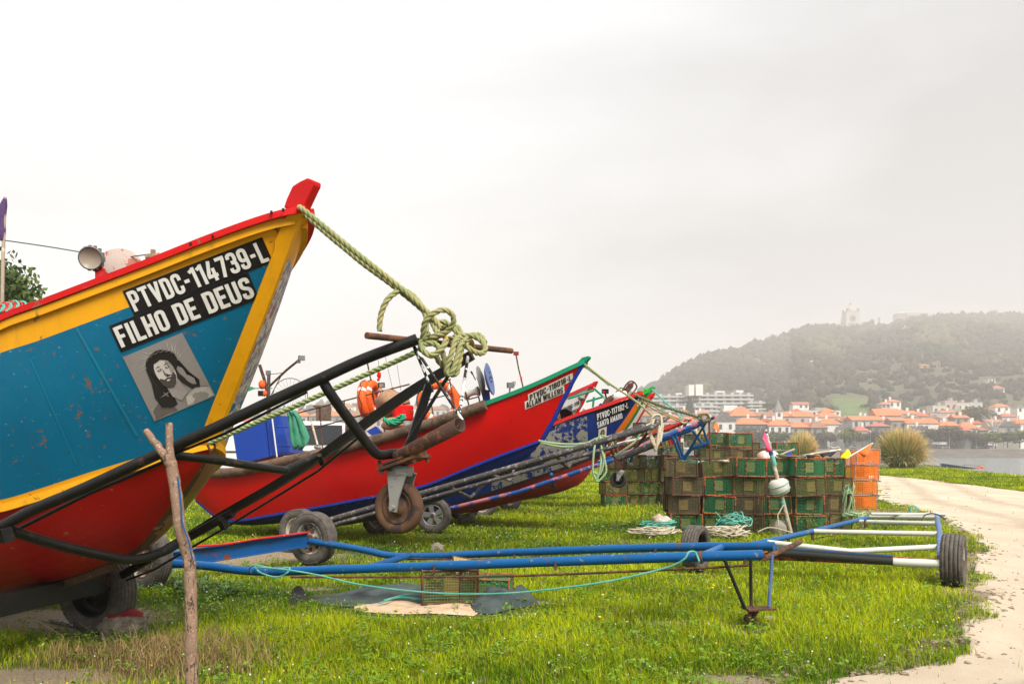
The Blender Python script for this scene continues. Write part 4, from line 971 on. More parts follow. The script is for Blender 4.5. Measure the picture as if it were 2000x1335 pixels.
# ------------------------------------------------------------------ trailers 2..6
def trailer(label,Tn,Tf,Wn,Wf,matn,matf,r=.038,wheels=True,style='steel',zdrop=0,cap=None,double=False,path=None):
    Tn,Tf,Wn,Wf=map(Vector,(Tn,Tf,Wn,Wf)); base=(Wn+Wf)/2; base.z=0
    T=thing('boat_trailer',label,'trailer',base,'boat trailers under the row of boats')
    tubeobj(T,'frame_rail',path or [Tn,Wn+V(0,0,zdrop)],r,matn,10)
    tubeobj(T,'frame_rail',[Tf,Wf+V(0,0,zdrop)],r,matf,10)
    if double:
        tubeobj(T,'lower_rail',[Tn+V(-.3,.1,-.20),Wn+V(0,0,zdrop-.08)],r*.7,matn,8)
    d=(Tf-Tn); tubeobj(T,'tongue_bar',[Tn-d*.25,Tf+d*.25],.024,matn,8)
    for t_ in(.25,.55): tubeobj(T,'cross_tube',[Tn.lerp(Wn,t_),Tn.lerp(Wn,t_).lerp(Tf.lerp(Wf,t_),.5)-V(0,0,.22),Tf.lerp(Wf,t_)],.026,matf,8)
    mb=MB(); a=Wn.copy(); b2=Wf.copy(); a.z=b2.z=.33; mb.beam(a,b2,.09,.09); mb.build('axle',M['black'],T)
    if wheels:
        ax=(Wn-Wf); ax.z=0; ax.normalize()
        for c_,s_ in((Wn,1),(Wf,-1)):
            wheel(T,V(c_.x,c_.y,.31)+ax*s_*.12,ax*s_,.31,.18,.19,M['tyred'],M['alloy'] if style=='alloy' else M['rim'],style)
    return T
TT2=trailer('weathered grey trailer tongue with rope coil and caster, under the bright red boat',P(1275,833,10.6),P(1300,818,11.3),V(-3.0,12.35,.33),V(-2.28,14.35,.33),M['greyp'],M['greyp'],zdrop=.02,double=True)
tubeobj(TT2,'stay_rod',[P(1188,862,11.0),P(1206,905,11.1)],.022,M['rustb'],8); tubeobj(TT2,'stay_rod',[P(1200,858,11.1),P(1210,900,11.1)],.022,M['rustb'],8)
tubeobj(TT2,'stay_rod',[P(1272,835,10.9),P(1232,887,11.1)],.020,M['rustb'],8); tubeobj(TT2,'stay_rod',[P(1222,877,11.3),P(1298,838,11.2)],.020,M['rustb'],8)
tubeobj(TT2,'socket_pipe',[P(1202,897,11.1),P(1292,862,10.9)],.045,M['greyp'],12)
mb=MB(); mb.beam(P(1208,895,11.1),P(1208,918,11.1),.09,.09); mb.build('swivel_post',M['rustb'],TT2)
caster(TT2,P(1212,921,11.1),P(1208,936,11.1),V(-.35,-.93,0),.108,.05,M['castergrey'],M['black'],M['tyre'],gap=.012)
tubeobj(TT2,'step_bracket',[P(955,925,11.6),P(998,938,11.5),P(1003,917,11.6)],.02,M['greyp'],8)
TT3=trailer('blue and pink peeling trailer tongue with blue struts, under the navy boat',P(1388,818,13.5),P(1352,838,14.1),V(-1.36,15.1,.32),V(-1.0,17.2,.32),M['bluewhitep'],M['bluet'],r=.036,zdrop=-.12,style='alloy',path=[P(1388,818,13.5),P(1277,860,13.7),P(1196,898,13.9),P(1013,960,14.3),P(880,992,14.7)])
for a,b_ in ((P(1378,826,13.6),P(1345,880,13.9)),(P(1370,828,13.7),P(1384,866,13.8)),(P(1352,840,13.9),P(1374,868,14)),(P(1318,846,13.9),P(1334,892,14)),(P(1312,850,13.8),P(1330,895,13.9))): tubeobj(TT3,'strut',[a,b_],.020,M['bluet'],8)
tubeobj(TT3,'socket_pipe',[P(1384,864,13.8),P(1350,876,13.9),P(1334,896,14)],.034,M['bluet'],10)
for p_ in((1385,822),(1367,890)): tubeobj(TT3,'hanging_chain',[P(p_[0],p_[1],13.5),P(p_[0]+2,905,13.5)],.014,M['rustb'],6)
TT4=trailer('bright red trailer tongue between the grey one and the blue-pink one','' or P(1341,822,16.4),P(1310,830,17.2),V(-.6,18.3,.32),V(-.1,20.2,.32),M['redp'],M['redp'],r=.042,zdrop=-.05)
for a,b_ in ((P(1340,824,16.4),P(1320,872,16.6)),(P(1305,842,16.6),P(1316,866,16.6)),(P(1300,836,16.6),P(1310,868,16.6))): tubeobj(TT4,'strut',[a,b_],.03,M['redp'],8)
tubeobj(TT4,'white_rail',[P(1330,838,16.5),P(1200,868,16.9),P(1130,880,17.1)],.028,M['wht'],8)
# ropes between bows and tongues
def frope(label,path,r,m): return ropeobj('bow_rope',label,[path],r,m,n=4)
frope('olive bow rope from the red boat\'s green stem head down to the grey tongue',[P(1138,708,11.6),P(1185,745,11.4),P(1240,782,11.2),P(1278,815,11.0)],.016,M['rope'])
frope('twin pale rope beside the olive one, coming from the green stem head',[P(1136,712,11.7),P(1160,728,11.6),P(1190,752,11.5)],.014,M['ropeg'])
ropeobj('rope_coil','cream and olive rope hanging in loops from the end of the grey tongue',
 [[P(1277,818,10.8),P(1270,850,10.7),P(1281,872,10.7),P(1290,850,10.8),P(1284,822,10.9)],[P(1272,826,10.9),P(1262,835,10.8),P(1276,858,10.7),P(1280,880,10.7),P(1284,860,10.7),P(1288,835,10.8)],
  [P(1268,832,10.9),P(1276,812,10.9),P(1290,812,11),P(1292,832,10.9),P(1284,845,10.8)],[P(1288,818,11),P(1294,830,11),P(1290,862,10.9)]],.017,M['ropec'],n=4)
ropeobj('rope_coil','pale green rope coil draped over the middle of the grey tongue',
 [[P(1052,860,11.0),P(1090,866,11.0),P(1140,866,11.0),P(1164,856,11.0),P(1180,855,10.95),P(1190,862,10.9)],[P(1056,864,11.0),P(1100,872,11.0),P(1150,868,11.0)],
  [P(1166,856,10.9),P(1160,880,10.8),P(1158,920,10.8),P(1166,934,10.8),P(1174,900,10.8),P(1172,860,10.9)],
  [P(1172,850,10.9),P(1176,880,10.8),P(1184,915,10.8),P(1178,930,10.8),P(1166,940,10.8),P(1162,930,10.8)],
  [P(1178,858,10.9),P(1180,895,10.8),P(1172,925,10.8),P(1160,922,10.8)],[P(1175,850,10.9),P(1192,856,10.9),P(1198,870,10.9)],
  [P(1200,890,10.9),P(1240,862,10.9),P(1258,830,10.9)]],.015,M['ropeg'],n=4)
frope('dark olive rope from the navy boat\'s bow to the blue-pink tongue',[P(1240,770,14.4),P(1265,782,14.3),P(1300,795,14.1),P(1345,808,13.8),P(1370,817,13.6)],.026,M['ropep'])
frope('thin rope from the navy boat\'s bow running just under the dark olive one',[P(1245,775,14.6),P(1300,806,14.6),P(1335,822,14.4)],.012,M['rope'])
frope('orange-brown rope from the navy boat to the red tongue',[P(1238,765,14.7),P(1262,790,15.5),P(1310,815,16),P(1325,822,16.2)],.014,M['ropeo'])
frope('turquoise rope from the bright green stem head sloping down right',[P(1274,760,19.8),P(1300,785,19),P(1318,800,18.5),P(1330,815,18)],.020,M['ropet'])
frope('pale rope from the white and red boat\'s stem down to the navy boat\'s deck',[P(1160,756,17.5),P(1178,775,17),P(1200,790,16.5)],.012,M['ropec'])
ropeobj('rope_knot','dark green rope knot on the tip of the blue-pink tongue',[[P(1362,815,13.6),P(1372,808,13.5),P(1384,812,13.5),P(1378,820,13.5),P(1366,818,13.5),P(1370,810,13.6)],[P(1366,812,13.4),P(1380,808,13.4),P(1386,820,13.4),P(1372,822,13.4)]],.02,M['ropep'],n=4)
ropeobj('rope_knot','cream rope knot on the tip of the red tongue',[[P(1322,822,16.3),P(1334,816,16.3),P(1346,820,16.3),P(1336,826,16.3),P(1326,820,16.3)]],.02,M['ropec'],n=4)
# ------------------------------------------------------------------ gear on the red boat
def obj_on(parent,name,fn,m):
    mb=MB(); fn(mb); return mb.build(name,m,parent)
def lifebuoy(label,c,ax,Rm,r,squash=1):
    T=thing('lifebuoy',label,'lifebuoy',c,'orange lifebuoys on the red boat')
    ax=Vector(ax).normalized(); u=ax.orthogonal().normalized(); u=Vector((0,0,1))-ax*ax.z; u.normalize(); w=ax.cross(u)
    mb=MB(); n=48; c=Vector(c)
    mb.tube([c+(u*math.cos(2*math.pi*i/n)+w*math.sin(2*math.pi*i/n))*Rm for i in range(n)],r,12,closed=True); mb.build('ring',M['lifebuoy'],T)
    for k in range(4):
        a0=math.pi/4+.2+k*math.pi/2; mb=MB(); mb.tube([c+(u*math.cos(a0+j*.045)+w*math.sin(a0+j*.045))*Rm for j in range(-2,3)],r*1.03,12,caps=False); mb.build('reflective_band',M['wplate'],T)
    mb=MB(); mb.tube([c+(u*math.cos(2*math.pi*i/32)+w*math.sin(2*math.pi*i/32))*(Rm+r*1.08)+ax*.02*math.sin(i*1.57) for i in range(32)],.008,5,closed=True); mb.build('grab_line',M['roped'],T)
    return T
lifebuoy('round orange lifebuoy with white bands hung face-on on the red boat\'s railing',P(857,786,13.1),(.35,-.93,.05),.275,.068)
lifebuoy('orange lifebuoy seen edge-on, left one of the pair under the black trailer',P(717,783,14.1),(.97,-.15,.1),.27,.075)
lifebuoy('orange lifebuoy seen edge-on, right one of the pair under the black trailer',P(730,781,14.2),(.95,-.25,.1),.26,.075)
# railing
R2=thing('boat_railing','thin rusty railing along the red boat\'s deck','railing',P(700,860,13.6))
for dz in(0,1):
    tubeobj(R2,'rail_tube',[P(575,808+dz*33,14.2),P(700,775+dz*32,13.9),P(800,750+dz*30,13.5)] if dz==0 else [P(590,842,14.2),P(700,812,13.9),P(800,786,13.5)],.012,M['rustb'],6,2)
tubeobj(R2,'rail_tube',[P(815,766,13.2),P(880,740,13.0)],.011,M['rustb'],6); tubeobj(R2,'rail_tube',[P(878,740,13.0),P(889,802,13.0)],.011,M['rustb'],6); tubeobj(R2,'rail_tube',[P(820,785,13.2),P(884,768,13)],.009,M['rustb'],6)
tubeobj(R2,'rail_tube',[P(760,850,13.4),P(890,806,13.0)],.010,M['rustb'],6)
for px,y0,y1,d in((625,797,880,14.1),(672,783,850,14.0),(760,762,850,13.6),(746,766,850,13.7),(824,775,830,13.2),(842,785,815,13.1)): tubeobj(R2,'post',[P(px,y0,d),P(px+5,y1,d)],.012,M['rustb'],6)
# winch with blue disc
W2=thing('winch','net hauler with large blue disc and cream spool at the red boat\'s bow','winch',P(942,790,12.7))
ax=V(.975,-.16,.20).normalized()
mb=MB(); mb.lathe([(0,.03),(.03,.03),(.10,.025),(.16,.03),(.235,.055),(.245,.05),(.235,.035),(.16,.0),(.05,0)],P(951,741,12.6),ax,36); ds=mb.build('blue_disc',M['bluedisc'],W2)
mb=MB(); mb.lathe([(0,0),(.12,0),(.215,-.03),(.225,-.045),(.2,-.05),(.1,-.05)],P(944,742,12.62),ax,36); mb.build('steel_disc',M['metalg'],W2)
for i in range(7):
    a=i*2.4; u=ax.orthogonal().normalized(); w_=ax.cross(u); c=P(953,741,12.6)+ax*.04+(u*math.cos(a)+w_*math.sin(a))*.05*(1+i%2); mb=MB(); mb.lathe([(0,.01),(.014,.01),(.014,0)],c,ax,8); mb.build('bolt',M['black'],W2)
mb=MB(); mb.lathe([(0,-.13),(.09,-.13),(.095,-.11),(.05,-.06),(.045,0),(.05,.04),(.07,.07),(.075,.09),(0,.09)],P(924,766,12.65),V(.9,-.3,.2),20); mb.build('spool',M['float'],W2)
mb=MB(); mb.beam(P(935,735,12.7),P(950,785,12.7),.08,.07); mb.build('column',M['green'],W2)
mb=MB(); mb.prism([P(941,760,12.7),P(956,762,12.7),P(958,786,12.7),P(944,790,12.7)],V(0,.12,0)); mb.build('base',M['bluebox'],W2)
mb=MB(); mb.tube([P(921,726,12.7),P(929,742,12.7)],.008,6); mb.lathe([(0,.02),(.014,.02),(.014,-.03)],P(921,727,12.7),V(-.5,0,.8),8); mb.build('lever',M['black'],W2)
mb=MB(); mb.tube([P(909,765,12.6),P(916,792,12.6)],.012,6); mb.tube([P(935,775,12.6),P(938,790,12.6)],.012,6); mb.tube([P(913,780,12.6),P(936,774,12.6)],.010,6); mb.build('stand',M['rustb'],W2)
L2=thing('work_lamp','small green work lamp on the red boat\'s green rail','lamp',P(995,766,12))
mb=MB(); mb.box(P(997,752,12),(.09,.06,.075),rot=.4); mb.tube([P(996,757,12),P(995,768,12)],.012,6); mb.tube(smooth_path([P(999,747,12),P(1006,745,12),P(1005,752,12),P(1000,757,12)]),.006,5); mb.build('lamp_body',M['metalg'],L2)
L2=thing('whip_light','thin pole with a small square lamp at its tip, rising from the red boat\'s bow','lamp',P(1022,756,11.9))
tubeobj(L2,'pole',[P(1008,693,11.9),P(1013,720,11.9),P(1022,757,11.9)],.010,M['rustb'],6); mb=MB(); mb.box(P(1008,690,11.9),(.065,.045,.05),rot=.3); mb.build('lamp_head',M['redm'],L2)
mb=MB(); mb.box(P(1018,739,11.9),(.025,.02,.05)); mb.build('red_tape',M['redc'],L2)
# mast group left
T=thing('mast','rusty mast with floodlight arm and small green pennant, right of the blue boat','mast',P(524,830,14.6))
tubeobj(T,'mast_tube',[P(507,712,14.6),P(516,740,14.6),P(523,770,14.6),P(528,830,14.6)],.028,M['rustb'],8)
tubeobj(T,'mast_tube',[P(525,730,14.6),P(524,830,14.6)],.03,M['greyp'],8)
tubeobj(T,'arm',[P(524,756,14.6),P(560,722,14.5),P(586,701,14.4)],.020,M['rustb'],6)
mb=MB(); mb.box(P(589,699,14.4),(.10,.07,.08),rot=.5); mb.box(P(584,706,14.4),(.05,.05,.05),rot=.2); mb.build('floodlight',M['metalg'],T)
mb=MB(); mb.box(P(524,728,14.6),(.07,.07,.08)); mb.build('cap_light',M['metalg'],T)
mb=MB(); mb.box(P(510,768,14.5),(.09,.07,.09)); mb.build('black_lamp',M['black'],T)
tubeobj(T,'stay',[P(525,731,14.6),P(552,728,14.5)],.006,M['roped'],5); tubeobj(T,'stay',[P(552,728,14.5),P(530,770,14.6)],.008,M['roped'],5)
tubeobj(T,'cross_rod',[P(492,758,14.6),P(532,758,14.6)],.007,M['roped'],5)
mb=MB(); mb.prism([P(484,754,14.6),P(492,755,14.6),P(500,758,14.6),P(492,761,14.6),P(485,764,14.6)],V(0,.012,0)); mb.build('pennant',M['greenf'],T)
for i,(px,py,r) in enumerate(((512,751,.05),(517,768,.035))):
    mb=MB(); mb.blob(P(px,py,14.5),r*1.2,2,.1,(1,1,1.3),seed=i); tag(mb.build('float_buoy',M['lifebuoy'],loc=P(px,py,14.5)),'orange net float hanging by the rusty mast, '+('upper' if i==0 else 'lower')+' one','float')
mb=MB(); c=P(567,772,14.8)
for k in range(1): mb.tube([c+V(math.cos(a)*.30,0,math.sin(a)*.30) for a in np.linspace(0,6.28,40)[:-1]],.008,5,closed=True)
for i in range(24): a=i*.2618; mb.tube([c+V(math.cos(a)*.06,0,math.sin(a)*.06),c+V(math.cos(a)*.3,0,math.sin(a)*.3)],.0022,3,caps=False)
tag(mb.build('wire_hoop',M['metalg'],loc=c),'thin wire fan guard hoop behind the black tongue rail','hoop')
# blue container, jacket, broom
T=thing('blue_tank','blue plastic tank with ribbed side and white edge strip on the red boat\'s deck','tank',P(520,905,14))
mb=MB(); mb.prism([P(470,842,13.8),P(532,814,13.8),P(540,891,13.8),P(480,905,13.8)],V(.1,.5,0)); mb.build('tank_front',M['bluebox'],T)
mb=MB(); mb.prism([P(534,813,13.8),P(562,812,14.1),P(580,884,14.1),P(542,890,13.8)],V(.1,.5,0))
mb.build('ribbed_side',M['bluebox'],T)
for y_ in (833,870): tubeobj(T,'rib',[P(536,y_,13.5),P(566,y_+1,13.75)],.012,M['bluebox'],6)
tubeobj(T,'edge_strip',[P(531,812,13.5),P(541,892,13.5)],.013,M['white'],6)
T=thing('oilskin_jacket','green oilskin hanging beside the blue tank','jacket',P(583,880,13.6))
mb=MB(); rows_=[(803,561,575,0),(815,565,585,.01),(835,566,596,.02),(855,568,606,.03),(868,571,603,.03),(876,574,590,.02)]; vs=[];nn=8
for (y_,x0,x1,o_) in rows_:
    for i in range(nn+1): vs.append(P(x0+(x1-x0)*i/nn,y_+2*math.sin(i*1.3),13.35)+V(0,.035*math.sin(i*2.1+y_*.05)-o_,0))
mb.add(vs,[[j*(nn+1)+i,j*(nn+1)+i+1,(j+1)*(nn+1)+i+1,(j+1)*(nn+1)+i] for j in range(5) for i in range(nn)],0,True); o=mb.build('cloth',M['jacket'],T); m_=o.modifiers.new('s','SOLIDIFY'); m_.thickness=.02
T=thing('broom','wooden broom handle leaning on the red boat\'s brown rub tube','broom',P(620,870,13.5))
tubeobj(T,'handle',[P(608,822,13.6),P(620,868,13.4)],.018,M['pole'],8); mb=MB(); mb.blob(P(621,873,13.4),.055,2,.2,(1.1,.7,.6)); mb.build('head',M['metalg'],T)
# middle clutter: flags, lamp, tan hood, red box, hose
T=thing('pole_with_flags','thin pole with orange and red cloth scraps above the edge-on lifebuoys','flag pole',P(722,770,14.3))
tubeobj(T,'pole',[P(717,706,14.3),P(724,740,14.3),P(732,790,14.3)],.014,M['rustb'],6)
mb=MB(); mb.blob(P(720,752,14.2),.06,2,.3,(.7,.4,1.0),seed=4); mb.build('orange_rag',M['lifebuoy'],T)
mb=MB(); mb.blob(P(740,732,14.2),.045,2,.3,(.8,.4,1.4),seed=5); mb.blob(P(739,741,14.2),.03,2,.3,(.8,.4,1.0),seed=6); mb.build('red_rag',M['redc'],T)
for i,(x0,y0,x1,y1) in enumerate(((752,694,768,765),(774,702,783,762),(739,703,740,725),(596,765,597,785))): tubeobj(T,'aerial_wire',[P(x0,y0,14.3),P(x1,y1,14.3)],.005,M['metalg'],4)
T=thing('flood_lamp','square floodlight on a small tripod on the red boat','lamp',P(746,775,14.0))
mb=MB(); mb.box(P(745,752,14),(.10,.05,.085),rot=-.3); mb.build('lamp_case',M['black'],T); mb=MB(); mb.box(P(745,752,13.965),(.075,.01,.06),rot=-.3); mb.build('lens',M['lens'],T)
for dx in(-8,0,9): tubeobj(T,'leg',[P(745,759,14),P(745+dx,776,14)],.010,M['white'],5)
T=thing('dark_lamp','black box lamp beside the edge-on orange lifebuoys','lamp',P(727,762,14.1)); mb=MB(); mb.box(P(726,761,14.05),(.065,.05,.06),rot=.2); mb.tube([P(726,765,14.05),P(729,778,14.05)],.01,6); mb.build('lamp_case',M['black'],T)
mb=MB(); mb.blob(P(768,790,13.7),.27,3,.12,(1.0,.8,.85),seed=2); tag(mb.build('leather_hood',M['tan'],loc=P(768,790,13.7)),'rounded tan leather-like hood on the red boat','hood')
mb=MB(); mb.box(P(787,806,13.3),(.30,.2,.24),rot=.3); o=mb.build('red_crate',M['redc'],loc=P(787,806,13.3)); tag(o,'bright red box beside the tan hood','box'); o.modifiers.new('b','BEVEL').width=.02
mb=MB(); mb.blob(P(768,828,13.2),.14,3,.12,(1.3,.8,.7),seed=7); tag(mb.build('net_bag',M['tan'],loc=P(768,828,13.2)),'tan bag of gear on the red boat\'s deck edge','bag')
ropeobj('hose_coil','green hose coiled on the red boat\'s deck',[[P(750,817,13),P(762,826,12.9),P(778,824,12.9),P(790,814,12.9),P(785,812,12.95),P(772,820,13),P(760,822,13)],[P(752,820,13),P(766,830,12.95),P(786,822,12.95)]],.035,M['greenf'],n=5)
mb=MB(); mb.prism([P(718,842,13.2),P(735,832,13.2),P(748,845,13.2),P(730,852,13.2)],V(0,.2,0)); tag(mb.build('blue_bucket',M['bluebox'],loc=P(730,850,13.2)),'dark blue wedge of tank low on the red boat\'s deck','tank')
# navy boat deck gear
T=thing('deck_roller','brown wooden roller frame with black sheave at the navy boat\'s bow','winch',P(1200,795,14.9))
mb=MB(); mb.prism([P(1170,800,14.8),P(1182,778,14.8),P(1192,772,14.8),P(1200,778,14.8),P(1182,798,14.8)],V(0,.15,0)); mb.prism([P(1196,792,14.9),P(1228,748,14.9),P(1238,746,14.9),P(1236,756,14.9),P(1208,790,14.9)],V(0,.08,0)); mb.build('wooden_frame',M['brown'],T)
tubeobj(T,'bow_frame',[P(1200,790,14.8),P(1222,752,14.8),P(1234,744,14.8),P(1243,752,14.8),P(1240,762,14.8),P(1212,792,14.8)],.014,M['rustb'],6,3); tubeobj(T,'bow_frame',[P(1193,775,14.8),P(1212,757,14.8),P(1226,760,14.8)],.012,M['rustb'],6)
mb=MB(); mb.lathe([(0,-.11),(.07,-.11),(.085,-.09),(.085,.09),(.07,.11),(0,.11)],P(1212,774,14.6),V(.9,-.3,.15),16); tag(mb.build('float_buoy',M['white'],loc=P(1212,774,14.6)),'white cylindrical float on the navy boat\'s bow','float')
T=thing('work_lamp','black work lamp on the navy boat\'s bow, beside the white float','lamp',P(1183,775,14.8)); mb=MB(); mb.box(P(1182,764,14.8),(.10,.08,.08),rot=.3); mb.tube([P(1182,768,14.8),P(1185,780,14.8)],.015,6); mb.build('lamp_case',M['black'],T); mb=MB(); mb.box(P(1180,765,14.75),(.03,.02,.03)); mb.build('lens',M['redc'],T)
T=thing('round_lamp','grey round lamp in front of the white boat\'s lettering','lamp',P(1136,785,16.5)); mb=MB(); mb.blob(P(1136,777,16.5),.07,2,.05,(1.1,1,.8)); mb.tube([P(1136,780,16.5),P(1133,795,16.5)],.012,6); mb.build('lamp_case',M['metalg'],T)
T=thing('horn_speaker','black cone shaped horn on the navy boat\'s deck','horn',P(1110,812,15.2)); mb=MB(); mb.lathe([(.03,.12),(.05,.05),(.09,-.03),(.13,-.09),(.12,-.09),(.03,0)],P(1110,802,15.2),V(.4,.6,.7),20); mb.build('cone',M['black'],T)
for i,(px,py,m_) in enumerate(((1088,806,'brown'),(1096,803,'tan'),(1100,812,'black'),(1080,815,'brown'),(1092,816,'wood'))):
    mb=MB(); mb.blob(P(px,py,15.3),.075,2,.35,(1,.8,1.4),seed=i+20,mat=0); tag(mb.build('deck_gear',M[m_],loc=P(px,py,15.3)),'small lump of dark deck gear behind the red boat\'s stem','gear','deck gear on the navy boat')
mb=MB(); mb.tube([P(1062,832,15.0),P(1084,826,14.9)],.07,12); tag(mb.build('brown_fender',M['rub'],loc=P(1070,830,15)),'brown tube fender on the navy boat by the red boat\'s stem','fender')
T=thing('blue_pole','blue and white striped pole lying on the navy boat','pole',P(1160,800,14.9)); tubeobj(T,'shaft',[P(1146,808,14.9),P(1175,788,14.9)],.018,M['bluebox'],8)
for t_ in (.25,.5,.75): a=P(1146,808,14.9).lerp(P(1175,788,14.9),t_); tubeobj(T,'white_band',[a-V(.012,0,-.008),a+V(.012,0,.008)],.020,M['white'],8)
T=thing('tubular_arch','bright green tubular frame between the white and the navy boats','frame',P(1160,790,17))
for a,b_ in (((1110,778),(1160,762)),((1160,758),(1182,778)),((1160,775),(1158,795)),((1145,784),(1180,774))): tubeobj(T,'tube',[P(*a,17),P(*b_,17)],.022,M['green'],6)
mb=MB()
for i in range(9): mb.blob(P(1236+i*4,772-i*1.6+((i*7)%3),20.2),.055,2,.4,(1,1,.8),seed=i)
tag(mb.build('green_net_heap',M['lgreen'],loc=P(1250,765,20.2)),'bright green net bunched along the orange boat\'s rail','net')
# props and wedges under boats
mb=MB(); mb.tube([P(960,1002,18.5),P(957,975,18.5)],.035,7); tag(mb.build('wooden_prop',M['wood'],loc=P(960,1002,18.5)),'short wooden prop under the navy boat','prop')
mb=MB(); mb.blob(GP(915,1016,.08),.16,2,.3,(1.2,1,.9),smooth=False); tag(mb.build('wheel_chock',M['conc'],loc=GP(915,1016)),'grey block beside a rear wheel under the navy boat','chock')
# rock chocks
def rock(px,py,r,label,m='stone',seed=0,sc=(1,1,.75)):
    g=GP(px,py); mb=MB(); mb.blob(g+V(0,0,r*.5),r,3,.22,sc,seed=seed,freq=2.2); return tag(mb.build('rock',m if not isinstance(m,str) else M[m],loc=g),label,'rock')
t=NT('red_topped_rock'); v=t.noise(14,6,.7); k=t.ramp(v,.35,.7,(.20,.16,.12),(.62,.54,.43)); sx=t.n('ShaderNodeSeparateXYZ'); t.l(t.tc.outputs['Object'],sx.inputs[0]); f=t.ramp(t.math('ADD',sx.outputs[2],t.math('MULTIPLY',t.noise(10,4),.10)),.205,.215); t.col(t.mix(f,k,(.36,.02,.02))); t.rough(.9); t.bump(t.noise(30,6,.8),1,.03)
rock(240,1240,.16,'rock with red paint on top, wedged against the near trailer wheel',t.m,3,(1.15,.9,.85))
rock(855,1078,.10,'pale stone in the grass beyond the long blue trailer','stone',5,(1,.7,.9))
rock(1840,1130,.07,'small pale stone by the ladder-like trailer\'s right wheel','stone',6)
rock(1918,1192,.06,'small round stone on the grass verge at right','conc',7)
rock(1503,1214,.05,'small flat stone by the jockey wheel','stone',8,(1.5,1,.5))
mb=MB(); g=GP(140,1228); mb.prism([GP(95,1215)+V(0,0,.02),GP(165,1208)+V(0,0,.03),GP(175,1232)+V(0,0,.02)],V(0,0,.02)); tag(mb.build('board',M['conc'],loc=g),'thin grey board lying behind the near wheel','board')

# ------------------------------------------------------------------ sheets on the ground, open pots
def sheet(name,label,outline,m,h,seed,cat='tarp',thick=.004,fold=1):
    pts=[GP(*p) for p in outline]; c=sum(pts,Vector())/len(pts); mb=MB(); K=14; n=len(pts)*4
    ring=[]
    for i in range(n):
        a=pts[i//4]; b_=pts[(i//4+1)%len(pts)]; t=(i%4)/4; q=a.lerp(b_,t); q+=V(noise.noise(q*3),noise.noise(q*3+V(5,5,5)),0)*.05; ring.append(q)
    vs=[]
    for k in range(K+1):
        f=k/K
        for q in ring:
            p=c.lerp(q,f); e=(1-f**4)
            z=h*e*(.45+.9*abs(noise.noise(Vector((p.x*2.3*fold,p.y*3.1*fold,seed))))+.5*noise.noise(Vector((p.x*7,p.y*9,seed))))+.012
            vs.append(V(p.x,p.y,gz(p.x,p.y)+max(.008,z)))
    mb.add(vs,[[k*n+i,k*n+(i+1)%n,(k+1)*n+(i+1)%n,(k+1)*n+i] for k in range(K) for i in range(n)],0,True)
    return tag(mb.build(name,m,loc=c),label,cat)
sheet('tarpaulin','dark grey-green tarpaulin spread on the grass behind the long blue trailer',[(605,1176),(700,1150),(790,1140),(860,1147),(935,1158),(940,1178),(850,1188),(760,1182),(680,1186)],M['tarp'],.07,1)
sheet('ground_sheet','beige sheet on the grass in front of the dark tarpaulin',[(690,1178),(800,1168),(900,1176),(950,1190),(925,1208),(850,1203),(760,1200),(700,1196)],M['beige'],.035,2,'sheet')
sheet('tarpaulin','crumpled dark tarpaulin at the right end of the beige sheet',[(915,1190),(940,1160),(990,1156),(1040,1178),(1052,1186),(1000,1194),(955,1204),(925,1202)],M['tarp'],.15,3,fold=1.5)
sheet('black_plastic','scrap of black plastic in the grass left of the tarpaulin',[(560,1172),(575,1158),(598,1160),(600,1174),(575,1180)],M['blackf'],.09,4,'plastic')
ropeobj('net_line','green twine strewn along the edge of the beige sheet',[[GP(740,1190)+V(0,0,.06),GP(780,1180)+V(0,0,.07),GP(830,1184)+V(0,0,.07),GP(880,1178)+V(0,0,.06),GP(940,1188)+V(0,0,.06)],[GP(750,1186)+V(0,0,.07),GP(800,1176)+V(0,0,.08),GP(850,1178)+V(0,0,.06)]],.008,M['ropet'],n=4)

